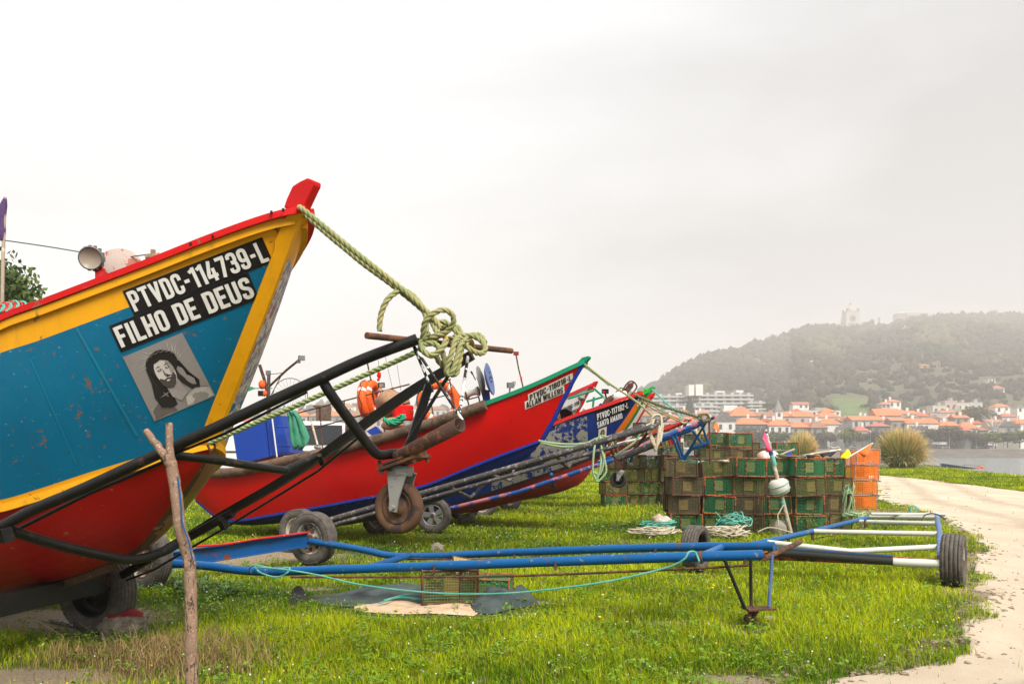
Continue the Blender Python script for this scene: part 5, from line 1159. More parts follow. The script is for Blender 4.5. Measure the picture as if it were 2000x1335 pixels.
# ------------------------------------------------------------------ lobster traps
def wiregrid(mb,o,u,v,nu,nv,r,mat=0,jit=0.0):
    o=Vector(o);u=Vector(u);v=Vector(v); n=u.cross(v).normalized()
    for i in range(nu+1):
        a=o+u*i/nu; mb.beam(a,a+v,r*2,r*2,mat,up=n)
    for j in range(nv+1):
        a=o+v*j/nv; mb.beam(a+n*r*.9,a+u+n*r*.9,r*2,r*2,mat,up=n)
def make_trap(kind,lab):
    """kind: materials (frame, mesh, panel); origin at the base centre"""
    fr,ms,pn=kind; w,d,h=.545,.47,.315; T=thing('lobster_trap',lab,'trap',(0,0,0),'stacked lobster traps')
    mb=MB(); r=.0125
    C=[V(x*w/2,y*d/2,z*h) for z in(0,1) for y in(-1,1) for x in(-1,1)]
    E=[(0,1),(2,3),(0,2),(1,3),(4,5),(6,7),(4,6),(5,7),(0,4),(1,5),(2,6),(3,7)]
    for a,b_ in E: mb.tube([C[a],C[b_]],r,5)
    mb.tube([V(0,-d/2,h),V(0,d/2,h)],r*.8,5); mb.tube([V(0,-d/2,0),V(0,d/2,0)],r*.8,5); mb.tube([V(w*.18,-d/2-.004,0),V(w*.18,-d/2-.004,h)],r*.7,5)
    mb.build('frame',M[fr],T)
    mb=MB(); rr=.0024; i_=.006
    for y in(-1,1): wiregrid(mb,(-w/2,y*(d/2-i_),0),(w,0,0),(0,0,h),20,12,rr)
    for x in(-1,1): wiregrid(mb,(x*(w/2-i_),-d/2,0),(0,d,0),(0,0,h),17,12,rr)
    wiregrid(mb,(-w/2,-d/2,h-i_),(w,0,0),(0,d,0),20,17,rr); wiregrid(mb,(-w/2,-d/2,i_),(w,0,0),(0,d,0),12,10,rr)
    mb.build('mesh',M[ms],T)
    mb=MB(); wiregrid(mb,(-.06,-d/2+.016,.08),(.165,0,0),(0,0,.16),11,10,.0038); 
    # funnel of netting inside
    k=8; a=[V(-.06+.165*(i%2),-d/2+.03,.08+.16*(i//2)) for i in range(4)]
    for i in range(10):
        t=i/10; mb.beam(V(-.06+.165*t,-d/2+.03,.24),V(.0+.05*t,.05,.17),.005,.005); mb.beam(V(-.06+.165*t,-d/2+.03,.08),V(.0+.05*t,.05,.13),.005,.005)
    mb.build('funnel',M[pn],T)
    mb=MB(); mb.poly([V(-w/2+.02,.10,.015),V(w/2-.02,.13,.015),V(w/2-.02,.16,h-.02),V(-w/2+.03,.08,h-.03)]); mb.build('inner_net',M['inner_'+ms],T)
    return T
def alphanet(name,c,dens):
    t=NT(name); ck=t.noise(34,4,.8); m=t.math('LESS_THAN',ck,dens); t.col(c); t.rough(.8); t.l(m,t.b.inputs['Alpha']); return t.m
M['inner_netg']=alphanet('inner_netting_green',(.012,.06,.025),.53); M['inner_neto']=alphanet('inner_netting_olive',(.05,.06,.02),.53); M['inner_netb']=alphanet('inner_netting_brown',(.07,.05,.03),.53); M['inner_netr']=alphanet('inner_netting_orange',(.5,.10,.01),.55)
KINDS={'green':('rust','netg','nety'),'olive':('rustb','neto','nety'),'brown':('rustb','netb','nety'),'bright':('rust','netg','netpanel')}
PROTO={k:make_trap(v,'x') for k,v in KINDS.items()}; used=set()
ORD=['bottom','second','third','fourth','top','sixth']
def put(kind,x,y,z,rz,label,ry=0.0,rx=0.0,group='green and brown lobster traps stacked on the grass'):
    p=PROTO[kind]
    o=p if kind not in used else copy_tree(p); used.add(kind)
    o.location=(x,y,z); o.rotation_euler=(rx,ry,rz); q_=random.uniform(.94,1.04); o.scale=(q_*random.choice((-1,1)),q_,random.uniform(.95,1.0)); o['label']=label; o['group']=group; o['category']='trap'; return o
random.seed(11)
# front cluster: column centres in px, top row y, each column 4-5 high, two ranks deep
cols=[(1337,15.0,['green','brown','brown','brown']),(1396,15.1,['green','green','green','olive']),(1458,15.0,['brown','brown','olive','green']),(1513,15.05,['green','green','brown','green']),(1572,14.9,['green','green','olive','bright']),(1622,15.2,['brown','brown','olive','bright'])]
cn=['first','second','third','fourth','fifth','sixth']; hn=['lowest','second from ground','third from ground','topmost']
for ci,(px,y,ks) in enumerate(cols):
    x=(px-1000)/F*y; tilt=random.uniform(-.03,.03)
    for r_ in range(4):
        put(ks[r_],x+random.uniform(-.055,.055)+tilt*r_,y+random.uniform(-.07,.07),.02+r_*.326,random.uniform(-.30,.26),'%s mesh trap, %s in the %s column of the front stack'%({'bright':'fresh green'}.get(ks[r_],ks[r_]),hn[r_],cn[ci]),ry=random.uniform(-.07,.07))
    for r_ in range(3 if ci else 2):
        k=random.choice(['green','brown','olive']); put(k,x+random.uniform(-.05,.05)+.03,y+.56,.02+(r_+ (1 if ci%2 else 1))*.322,random.uniform(-.1,.1),'%s mesh trap, %s in the %s column, just behind the front stack'%(k,hn[r_+1],cn[ci]))
# long back stack at about 21 m
for ci in range(11):
    px=1197+ci*37.5; y=21.3+(.12*(ci%3)); x=(px-1000)/F*y; rows_=[4,4,4,5,4,5,5,5,4,5,4][ci]
    for r_ in range(rows_):
        k=random.choice(['olive','green','brown','olive']); hh=['lowest','second','third','fourth','fifth','sixth'][r_]
        put(k,x+random.uniform(-.03,.03),y+random.uniform(-.05,.05),.01+r_*.325,random.uniform(-.25,.25),'%s trap, %s up in back stack column %s from left'%(k,hh,['one','two','three','four','five','six','seven','eight','nine','ten','eleven'][ci]),ry=random.uniform(-.03,.03))
# loose top ones
for k,px,py,d,rz,ry,lab in (('olive',1265,850,21,.3,.0,'olive trap lying on the back stack under the red tongue'),('green',1261,893-22,20.6,.5,.18,'tilted green trap on the back stack beneath the blue-pink tongue'),('olive',1300,873,20.8,.2,-.06,'olive trap just right of the tilted one on the back stack'),
    ('green',1404,870,20.6,-.2,.05,'dark green trap on top of the back stack, below the orange pennant'),('bright',1441,872,20.4,.05,0,'green trap with pale panel, upper right of the back stack'),('olive',1366,872,21.2,.4,0,'olive trap on top behind the blue strut'),
    ('brown',1430,903,19.9,.5,.12,'brown trap slumped on the back stack, left of the pink flag'),('brown',1480,903,19.9,.3,-.05,'brown trap with pale rim beside the pink flag, on the back stack'),('olive',1395,903,20,.1,0,'olive trap on the back stack right of the hanging chain')):
    g=P(px,py,d); put(k,g.x,g.y,g.z,rz,lab,ry=ry)
# open pots under the long trailer
k=copy_tree(PROTO['olive']); g=GP(878,1180); k.location=(g.x,g.y,.05); k.rotation_euler=(0,0,.1); k['label']='open rusty trap with green netting standing on the beige sheet'; k['group']='open traps on the tarpaulin'
k=copy_tree(PROTO['green']); g=GP(950,1168); k.location=(g.x,g.y,.03); k.rotation_euler=(0,0,-.1); k['label']='low green trap beside the crumpled dark tarpaulin'; k['group']='open traps on the tarpaulin'
for c_ in k.children: c_.scale=(.9,.9,.6)
T=thing('trap_panel','tan woven trap panel leaning between the rails of the long blue trailer','panel',GP(905,1150)); mb=MB(); a=P(884,1085,9.25); b_=P(922,1092,9.25); c_=P(942,1135,9.0); d_=P(890,1135,9.0)
for i in range(15):
    t_=i/14; mb.beam(a.lerp(b_,t_),d_.lerp(c_,t_),.006,.006); mb.beam(a.lerp(d_,t_),b_.lerp(c_,t_),.006,.006)
mb.build('woven_panel',M['netpanel'],T); mb=MB(); mb.tube([d_,a,b_,c_],.010,6); mb.build('panel_frame',M['rustb'],T)
# orange traps
M['inner_netr2']=M['inner_netr']
def orange_trap():
    T=thing('orange_trap','x','trap',(0,0,0),'orange lobster traps in a separate stack'); w,d,h=.54,.46,.35
    mb=MB(); C=[V(x*w/2,y*d/2,z*h) for z in(0,1) for y in(-1,1) for x in(-1,1)]
    for a,b_ in [(0,1),(2,3),(0,2),(1,3),(4,5),(6,7),(4,6),(5,7),(0,4),(1,5),(2,6),(3,7)]: rope_mb([C[a],C[b_]],.013,mb,pitch=.09,n=4,strands=2)
    mb.build('frame',M['ropec2'],T); mb=MB(); rr=.0036
    for y in(-1,1): wiregrid(mb,(-w/2,y*(d/2-.006),0),(w,0,0),(0,0,h),12,7,rr)
    for x in(-1,1): wiregrid(mb,(x*(w/2-.006),-d/2,0),(0,d,0),(0,0,h),10,7,rr)
    wiregrid(mb,(-w/2,-d/2,h-.006),(w,0,0),(0,d,0),15,12,rr); mb.build('mesh',M['netr'],T)
    mb=MB(); wiregrid(mb,(-.02,-d/2+.02,.1),(.2,0,0),(0,0,.18),10,9,.005); mb.build('funnel',M['netr'],T); return T
t=NT('mottled_lashing'); t.col(t.ramp(t.noise(60,3),.45,.55,(.10,.06,.05),(.55,.42,.35))); M['ropec2']=t.m
po=orange_trap(); first=True
for ci,(px,y,n_) in enumerate(((1682,20.5,4),(1668,21.1,4))):
    for r_ in range(n_):
        o=po if first else copy_tree(po); first=False
        o.location=((px-1000)/F*y+random.uniform(-.04,.04)+(.03*r_ if ci==0 else 0),y,.01+r_*.362-(.05 if ci else 0)); o.rotation_euler=(0,random.uniform(-.03,.03),-.12+random.uniform(-.07,.07))
        o['label']='orange trap, %s of the %s orange column'%(['lowest','second','third','topmost'][r_],['right','left'][ci])
# floats, flags and poles on the stacks
def flagpole(label,a,b_,r,flag,fm,cat='marker flag',extra=None,pm='pole'):
    a=P(*a); b_=P(*b_); T=thing('marker_flag',label,cat,a); tubeobj(T,'pole',[a,a.lerp(b_,.5)+V(0,0,.01),b_],r,M[pm],8)
    if flag:
        q=[P(*p) for p in flag]; n=6; mb=MB(); vs=[]
        for j in range(n+1):
            for i in range(n+1):
                u=i/n; v=j/n; p=(q[0]*(1-u)+q[1]*u)*(1-v)+(q[3]*(1-u)+q[2]*u)*v; vs.append(p+V(0,.05*math.sin(u*5+v*3)*(v),0.02*math.sin(u*7)*v))
        mb.add(vs,[[j*(n+1)+i,j*(n+1)+i+1,(j+1)*(n+1)+i+1,(j+1)*(n+1)+i] for j in range(n) for i in range(n)],0,True); o=mb.build('flag',M[fm],T); m_=o.modifiers.new('s','SOLIDIFY'); m_.thickness=.004
    return T
T=flagpole('leaning marker pole with pink flag and big white float, in front of the trap stack',(1545,1040,14.2),(1494,838,14.2),.032,[(1493,842,14.15),(1507,880,14.15),(1499,884,14.1),(1490,858,14.1)],'pink')
mb=MB(); ax=(P(1494,838,14.2)-P(1545,1040,14.2)).normalized(); mb.lathe([(0,-.13),(.10,-.13),(.150,-.09),(.162,-.03),(.165,.03),(.150,.10),(.10,.135),(0,.135)],P(1522,951,14.2),ax,24); mb.build('float',M['float'],T)
mb=MB(); u=ax.orthogonal().normalized(); w_=ax.cross(u)
for off in(-.05,.05): mb.tube([P(1522,951,14.2)+ax*(off+.03*math.cos(a))+(u*math.cos(a)+w_*math.sin(a))*.170 for a in np.linspace(0,6.28,30)[:-1]],.006,5,closed=True)
mb.build('float_cord',M['ropet'],T)
tubeobj(T,'blue_band',[P(1495,842,14.2),P(1496,846,14.2)],.036,M['bluet'],8); tubeobj(T,'blue_band',[P(1504,878,14.2),P(1507,888,14.2)],.037,M['bluet'],8); tubeobj(T,'green_band',[P(1508,890,14.2),P(1513,908,14.2)],.040,M['ropet'],8); tubeobj(T,'green_band',[P(1527,978,14.2),P(1530,984,14.2)],.040,M['ropet'],8)
ropeobj('thin_line','thin cord from the white float down to the concrete anchor',[[P(1530,985,14.1),P(1522,1000,14.1),P(1519,1006,14.1),P(1520,1025,14.1)],[P(1480,1038,13.9),P(1500,1030,13.9),P(1520,1032,13.9),P(1548,1040,13.9)]],.012,M['ropec'],n=4)
mb=MB(); g=P(1523,1033,14.3); mb.blob(g,.15,3,.08,(.95,.8,1.05),seed=9); tag(mb.build('anchor_weight',M['conc'],loc=V(g.x,g.y,0)),'rounded concrete anchor weight at the foot of the leaning marker pole','weight')
mb=MB(); mb.blob(P(1500,893,15.3),.16,3,.15,(1.3,.8,.8),seed=3); tag(mb.build('float_buoy',M['pinkf'],loc=P(1500,893,15.3)),'pinkish worn float on the stack behind the pink flag','float')
T=flagpole('blue furled flag on a short pole over the fourth column of traps',(1516,893,15),(1552,877,15),.022,[(1532,886,14.95),(1546,880,14.95),(1544,896,14.9),(1538,898,14.9)],'bluef')
T=flagpole('long thin pole with black flag lying across the right of the trap stack',(1545,894,15.2),(1642,878,15.2),.022,[(1600,886,15.15),(1633,881,15.15),(1630,888,15.1),(1607,893,15.1)],'blackf')
mb=MB(); vs=[]; 
for j in range(7):
    for i in range(7): vs.append(P(1574+i*2.6+ (j*-.6),888+j*2.6,15.0)+V(0,-.07*math.sin(i/6*3.14)-.02*math.sin(j*1.3),0))
mb.add(vs,[[j*7+i,j*7+i+1,(j+1)*7+i+1,(j+1)*7+i] for j in range(6) for i in range(6)],0,True); o=mb.build('black_cloth',M['blackf'],loc=vs[0]); tag(o,'black cloth tied over white floats on the trap stack','cloth'); o.modifiers.new('s','SOLIDIFY').thickness=.01
for i,px in enumerate((1570,1588,1596,1604)):
    mb=MB(); mb.blob(P(px,897+i*.8,15.2),.055 if i else .07,2,.2,(1.2,1,.9),seed=i+4); tag(mb.build('float_buoy',M['float'],loc=P(px,897,15.2)),'small white float on top of the traps beside the black cloth','float','string of small white floats')
flagpole('lime yellow flag on a thin pole over the sixth column',(1632,906,15.3),(1657,876,15.3),.010,[(1641,892,15.25),(1655,877,15.25),(1664,886,15.2),(1650,900,15.2)],'yel','marker flag')
flagpole('orange flag on a pole leaning right over the sixth column',(1632,908,15.5),(1705,865,15.5),.014,[(1677,882,15.45),(1703,865,15.45),(1699,884,15.4),(1688,893,15.4)],'orangef','marker flag',pm='white')
flagpole('orange pennant on a thin pole rising behind the back stack',(1385,870,21),(1400,822,21),.010,[(1396,828,21),(1400,822,21),(1407,842,20.9),(1392,838,20.9)],'orangef','marker flag')
flagpole('pink pennant low beside the orange one, behind the back stack',(1385,860,21.2),(1402,842,21.2),.010,[(1392,852,21),(1401,842,21),(1402,850,21),(1396,858,21)],'pink','marker flag')
mb=MB(); mb.prism([P(1357,841,21.6),P(1380,841,21.6),P(1380,860,21.6),P(1357,860,21.6)],V(0,.3,0)); tag(mb.build('fish_box',M['netpanel'],loc=P(1368,860,21.6)),'pale orange box on the back stack behind the blue struts','box')
random.seed(5)
def tangle(label,cx,cy,d,rx,rz,n_,r,m,gr=None,ry=.3,hang=False):
    paths=[]; c=P(cx,cy,d)
    for i in range(n_):
        p=[];a=random.random()*6
        for k in range(9):
            a+=.9+random.random()*.6; q=c+V(math.cos(a)*rx*random.uniform(.4,1),math.sin(a)*ry*random.uniform(.2,1),rz*(math.sin(a*1.3) if hang else abs(math.sin(a*1.7)))*random.uniform(.3,1)); p.append(q)
        paths.append(p)
    mb=MB()
    for p in paths: mb.tube(smooth_path(p,5),r,5)
    return tag(mb.build('rope_tangle',m,loc=c),label,'rope',gr)
tangle('turquoise rope tangle at the foot of the front stack, between the second and third columns',1432,1030,14.4,.35,.28,6,.011,M['ropet'])
tangle('cream rope heap on the grass right of the trailer\'s left wheel',1415,1047,13.9,.45,.20,12,.012,M['ropec'])
tangle('pale rope heap at the left foot of the front stack',1285,1030,14.6,.35,.14,6,.012,M['ropet'])
tangle('dull cream line strewn on the grass left of the front stack',1275,1042,14.0,.5,.12,8,.010,M['ropec'])
for i,(px,m_) in enumerate(((1287,'pinkf'),(1300,'float'))):
    mb=MB(); mb.blob(P(px,1016+i*5,14.7),.11,3,.2,(1,.9,1),seed=i+30); tag(mb.build('float_buoy',M[m_],loc=P(px,1020,14.7)),('pinkish' if i==0 else 'grey-white')+' float lying at the left foot of the front stack','float')
tangle('pale turquoise rope hanging down the right end of the front stack',1657,978,14.9,.12,.36,8,.010,M['ropeg'],ry=.12,hang=True)
tangle('pale rope lying on the grass under the right end of the front stack',1668,1008,14.8,.25,.08,4,.010,M['ropeg'])
tangle('turquoise rope on top of the first column of the front stack',1352,903,15.0,.25,.06,3,.012,M['ropet'])
tangle('cream rope bundle on top of the second column',1408,902,15,.16,.05,3,.016,M['ropec']); tangle('dull olive rope on top of the third column',1460,900,15,.22,.05,3,.014,M['ropep'])
tangle('olive rope mess between the fourth and fifth columns, on top',1545,897,15,.3,.08,4,.013,M['ropep']); tangle('dark line on top of the long back stack',1490,882,20,.6,.06,4,.014,M['ropep'])
# little boat on the river
T=thing('moored_skiff','small dark skiff with rails moored beyond the right bank','boat',(80,150,-2.1))
hb=lambda px,py: P(px,py,150)
mb=MB(); a=hb(1838,908); b_=hb(1928,916)
n=12; vs=[]
for i in range(n+1):
    t_=i/n; c=a.lerp(b_,t_); w_=1.1*math.sin(math.pi*min(.93,t_+.05))**.6; sh=.35*(1-t_)**2; vs+= [c+V(0,-w_,sh),c+V(0,w_,sh),c+V(0,0,-.7)]
mb.add(vs,[[3*i,3*i+3,3*i+5,3*i+2] for i in range(n)]+[[3*i+1,3*i+2,3*i+5,3*i+4] for i in range(n)],0,True); mb.build('hull',M['bluen'],T)
tubeobj(T,'rail_tube',[hb(1880,913),hb(1882,907),hb(1915,909),hb(1918,918)],.08,M['metalg'],6)
mb=MB(); mb.tube([hb(1915,917)+V(math.cos(x)*.55,0,math.sin(x)*.55) for x in np.linspace(0,6.28,20)[:-1]],.16,8,closed=True); mb.build('ring_buoy',M['lifebuoy'],T)
HAZE=.00060
# ------------------------------------------------------------------ far bank, hill
QD=312.0
def terr(x,y):
    """height of the far side"""
    if y<QD+38: return .85
    t=(y-QD-38); return .85+t*.055 if t<120 else .85+6.6
SIL=[(-3000,872),(200,862),(560,800),(700,790),(860,800),(1000,815),(1180,800),(1262,765),(1290,748),(1330,716),(1400,691),(1500,666),(1545,652),(1580,642),(1640,638),(1740,637),(1790,624),(1830,618),(1870,615),(1905,620),(1960,616),(2030,622),(2200,640),(2600,660),(3600,800),(5000,866)]
def ridge(px):
    y=float(np.interp(px,[a for a,_ in SIL],[b for _,b in SIL])); d=float(np.interp(px,[-3000,1180,1290,1650,2000,5000],[900,900,950,1300,1350,1500])); return d,EYE-(y-HY)/F*d
def hillz(px,d):
    R_,H_=ridge(px); d0=430
    base=7.4
    if d<d0: return terr(0,d)
    t=min(1,(d-d0)/(R_-d0)); f=t**1.05*(1-.15*math.sin(t*math.pi))
    if px>1550: f=t**.95
    z=base+(H_-base)*f if H_>base else base*(1-t)+H_*t
    z+=(9*noise.noise(Vector((px*.006,d*.004,1)))+5*noise.noise(Vector((px*.02,d*.012,3))))*math.sin(math.pi*min(1,t))*(1 if H_>20 else .1)
    if d>R_: z=H_-(d-R_)*.10
    return z
mb=MB(); pxs=list(np.linspace(-3000,900,40))+list(np.linspace(940,2100,110))+list(np.linspace(2160,5000,40)); ds=[431]+list(np.linspace(450,1350,58))+[1450,1600]
vs=[]
for d in ds:
    for px in pxs: vs.append(((px-CX)/F*d,d,hillz(px,d)))
n_=len(pxs); mb.add(vs,[[j*n_+i,j*n_+i+1,(j+1)*n_+i+1,(j+1)*n_+i] for j in range(len(ds)-1) for i in range(n_-1)],0,True)
t=NT('hill_ground'); k=t.ramp(t.noise(.02,6,.7),.35,.65,(.035,.035,.018),(.08,.078,.035)); k=t.mix(t.ramp(t.noise(.011,4,.6),.58,.66),k,(.13,.11,.07)); t.col(k); t.rough(1); tag(mb.build('hill',t.m),kind='structure')
mb=MB(); vs=[]
for y in (QD,QD+38,QD+60,QD+90,432): vs+= [(-2200,y,terr(0,y)),(2600,y,terr(0,y))]
mb.add(vs,[[2*i,2*i+1,2*i+3,2*i+2] for i in range(4)])
t=NT('town_ground'); t.col(t.ramp(t.noise(.1,4),.4,.6,(.28,.26,.22),(.36,.33,.28))); t.rough(1); tag(mb.build('town_ground',t.m),kind='structure')
# quay wall with stepped stone courses
mb=MB(); zt=.85
for i in range(4):
    z0=-2.5+i*.84; mb.box((200,QD-1.5+i*.35-.02*i,z0+.42),(5000,1.5-.3*i+1.0,.835),mat=0)
mb.box((200,QD-.2,zt-.05),(5000,1.2,.22),mat=1)
t=NT('quay_stone'); k=t.ramp(t.noise(.8,6,.75,stretch=(.25,1,2.5)),.3,.7,(.10,.085,.075),(.25,.215,.19)); t.col(k); t.rough(.95); M['quay']=t.m
q=mb.build('quay_wall',[M['quay'],M['conc']],loc=(200,QD,-2.5)); tag(q,'long dark stone quay wall along the far river bank','wall')
# walls / roofs palettes
def flat(name,c,v=.12,sc=.6,rough=.9):
    t=NT(name); t.col(t.ramp(t.noise(sc,5,.7),.3,.7,tuple(q*(1-v) for q in c),tuple(min(1,q*(1+v)) for q in c))); t.rough(rough); return t.m
W={'w':flat('white_render',(.62,.60,.56)),'c':flat('cream_render',(.52,.47,.38)),'g':flat('grey_granite',(.22,.21,.19),.25),'d':flat('dark_granite',(.14,.13,.12),.3),'p':flat('pinkish_render',(.45,.34,.30)),'y':flat('ochre_render',(.42,.33,.20)),'b':flat('pale_grey_render',(.40,.40,.38))}
RF={'o':flat('orange_tiles',(.50,.165,.07),.3,1.5),'r':flat('red_tiles',(.42,.115,.07),.3,1.5),'n':flat('brown_tiles',(.26,.13,.08),.3,1.5),'f':flat('flat_roof_grey',(.32,.30,.28),.2),'k':flat('slate_dark',(.12,.115,.11),.2)}
WN=flat('window_dark',(.06,.065,.07),.2)
WF=flat('window_trim',(.55,.54,.50),.1)
_win={}
def winmesh(w,h):
    key=(round(w,1),round(h,1))
    if key not in _win:
        mb=MB(); mb.box((0,-.02,0),(w,.10,h)); me=mb.build('window',WN).data; o=bpy.data.objects[-1] if False else None
        for ob in list(COL.objects):
            if ob.data is me: WL.pop(ob,None); bpy.data.objects.remove(ob)
        _win[key]=me
    return _win[key]
WC={'w':'white','c':'cream','g':'grey stone','d':'dark stone','p':'pinkish','y':'ochre','b':'pale grey'}; RC={'o':'orange tiled','r':'red tiled','n':'brown tiled','f':'flat','k':'dark slate'}
def house(x0,x1,yr,ye,yb,d,w,r,label,kind='hip',floors=None,nwin=None,rz=0.0,cat='house',name='town_house',group='houses of the riverside town'):
    xa=(x0-CX)/F*d; xb=(x1-CX)/F*d; wd=xb-xa; xc=(xa+xb)/2
    zr=EYE-(yr-HY)/F*d; ze=EYE-(ye-HY)/F*d; zb=EYE-(yb-HY)/F*d; dep=min(14,max(6,wd*.75)); yc=d+dep/2
    T=thing(name,label,cat,(xc,yc,zb),group,0)
    mb=MB(); mb.box((xc,yc,(ze+zb-3)/2),(wd,dep,ze-zb+3)); mb.box((xc,yc,ze-.12),(wd+.25,dep+.25,.24)); mb.build('wall',W[w],T)
    e=.45; x0_,x1_,y0_,y1_=xc-wd/2-e,xc+wd/2+e,yc-dep/2-e,yc+dep/2+e; mb=MB()
    if kind=='flat' or r=='f': mb.box((xc,yc,ze+.15),(wd+.1,dep+.1,.3)); mb.box((xc+wd*.15,yc,ze+.9),(wd*.25,dep*.4,1.5))
    elif kind=='gable': # gable facing the river
        v=[(x0_,y0_,ze),(x1_,y0_,ze),(x1_,y1_,ze),(x0_,y1_,ze),(xc,y0_,zr),(xc,y1_,zr)]; mb.add(v,[[0,1,4],[1,2,5,4],[2,3,5],[3,0,4,5],[0,3,2,1]])
    else:
        ins=min(wd*.45,dep*.5) if kind=='hip' else 0.0
        v=[(x0_,y0_,ze),(x1_,y0_,ze),(x1_,y1_,ze),(x0_,y1_,ze),(x0_+ins,yc,zr),(x1_-ins,yc,zr)]; mb.add(v,[[0,1,5,4],[1,2,5],[2,3,4,5],[3,0,4],[0,3,2,1]])
    ro=mb.build('roof',RF[r],T)
    if random.random()<.5 and r!='f': mb=MB(); mb.box((xc+wd*random.uniform(-.3,.3),yc,(ze+zr)/2+.8),(.9,.9,zr-ze+1.0)); mb.build('chimney',W['w'],ro)
    hgt=ze-zb; fl=floors or max(1,int(hgt/3.1)); nw=nwin or max(2,int(wd/2.6)); ww=1.1; wh=min(1.9,hgt/fl*.58); me=winmesh(ww,wh)
    for f_ in range(fl):
        for i in range(nw):
            if random.random()<.06: continue
            o=bpy.data.objects.new('window',me); COL.objects.link(o); o.parent=T; WL[o]=WL[T]
            o.location=(xa+wd*(i+.5)/nw-xc, -dep/2, hgt*(f_+.52)/fl)
    if floors and wd>8:
        mb=MB(); mb.box((xc,yc-dep/2-.15,zb+hgt/fl),(wd*.9,.5,.15)); mb.build('balcony',W['b'],T)
    return T
random.seed(21)
HL=[ # x0 x1 ridge eave base d wall roof kind text
(1292,1324,811,822,868,322,'b','o','hip','partly behind the red trailer tongue'),(1330,1362,813,824,868,322,'w','r','hip','left of the dark gabled house'),
(1398,1436,803,822,868,322,'w','k','gable','with dark gable just right of the orange pennant'),(1366,1396,815,824,868,324,'g','n','hip','beside the dark gabled house'),
(1434,1501,814,828,868,326,'d','o','hip','broad, with the largest orange roof of the front row'),(1502,1544,818,830,868,324,'w','o','hip','behind the pink flag'),
(1545,1583,823,834,868,325,'g','o','hip','narrow roofed, right of the white one behind the pink flag'),(1584,1616,820,835,868,323,'g','n','hip','with two rows of windows, left of the yellow-green quay tree'),
(1602,1642,816,828,868,330,'w','o','hip','tall, above the small pampas bush'),
(1645,1664,828,836,868,324,'w','k','gable','small white gabled one behind the yellow-green quay tree'),
(1665,1724,811,820,868,332,'b','o','side','long, with glazed top storey'),(1672,1698,831,841,868,319,'w','r','hip','small, red roof, right of the yellow-green quay tree'),
(1702,1740,825,832,868,320,'d','r','hip','dark, low, between the yellow-green tree and the big pampas bush'),
(1741,1770,815,821,868,326,'g','o','side','above the big pampas bush'),(1771,1833,816,826,868,324,'w','o','side','long white front right of the big pampas bush'),
(1789,1811,830,838,868,318,'w','k','gable','white arched gable half hidden by bare trees'),
(1835,1874,822,831,868,326,'y','o','hip','orange roof behind grey bare trees'),(1875,1912,823,836,868,325,'w','o','hip','white front with orange hipped roof'),
(1883,1897,832,840,868,317,'w','r','hip','very narrow white and red one'),(1914,1930,834,840,868,322,'g','n','hip','low brown roof by the white bare tree'),
(1930,1948,826,838,868,324,'w','n','gable','white gable behind the white bare tree'),(1949,1992,822,832,868,326,'g','k','gable','stately grey front at the right end'),
(1993,2030,819,827,868,326,'w','o','hip','orange roof cut by the right edge'),(2031,2075,822,832,868,326,'b','o','hip','beyond the right edge'),
# second rows
(1427,1476,794,812,832,352,'g','o','hip','church-like nave with steep orange roof'),(1456,1514,803,812,832,360,'p','n','side','long brown-orange roof left of the bell tower'),
(1530,1590,802,813,832,358,'p','o','side','long orange roof right of the bell tower'),(1597,1641,803,814,840,350,'w','o','hip','tall white with orange hipped roof'),
(1550,1642,799,802,815,380,'w','f','flat','long low white flat-roofed block'),(1640,1664,818,824,842,345,'w','n','side','white second row one left of centre'),
(1712,1760,797,811,838,352,'p','o','side','large one with steep orange roof and dormer'),(1700,1716,806,812,830,360,'w','k','gable','white gable touching the large orange roof'),
(1758,1790,801,808,826,365,'b','o','side','pale row right of the large orange roof'),(1790,1820,806,812,828,368,'p','r','hip','pink row below the flats'),
(1333,1370,806,813,832,362,'b','k','hip','below the tall dark pine'),(1375,1400,806,814,832,358,'w','k','hip','white with dark roof in second row'),(1292,1330,808,815,832,362,'w','o','hip','second row near the left end'),
(1817,1850,803,808,836,372,'p','f','flat','pinkish flats on the slope'),(1850,1888,796,800,832,378,'y','f','flat','tan apartment block on the slope'),
(1822,1847,789,792,812,388,'c','f','flat','cream apartment block, leftmost on the slope'),(1846,1870,780,783,806,398,'p','f','flat','taller pinkish apartment block'),
(1869,1893,784,787,806,398,'c','f','flat','cream apartment block in the middle of the slope row'),(1894,1919,783,786,806,402,'b','f','flat','pale grey apartment block at the end of the slope row'),
(1944,1973,787,794,806,405,'w','o','hip','white villa behind the big brown tree'),(1987,2010,790,795,806,405,'w','k','hip','white villa at the right edge'),
(1956,1985,806,813,836,370,'p','r','hip','red roof right of the big brown tree'),
(1549,1580,784,789,798,430,'w','r','side','small white and red villa at the foot of the hill'),(1736,1760,779,784,795,440,'w','o','hip','villa on the hill foot above the large orange roof'),(1722,1739,784,789,797,435,'p','o','hip','lower villa beside the hill foot villa'),
(1678,1700,812,818,830,362,'w','n','hip','white second row one over the glazed storey'),
]
for i,(x0,x1,yr,ye,yb,d,w,r,k,tx) in enumerate(HL):
    lab='%s %s house %s'%(WC[w],{'o':'orange-roofed','r':'red-roofed','n':'brown-roofed','f':'flat-roofed','k':'dark-roofed'}[r],tx)
    lab=' '.join(lab.split()[:16]); house(x0,x1,yr,ye,yb,d,w,r,lab,k,cat='house')
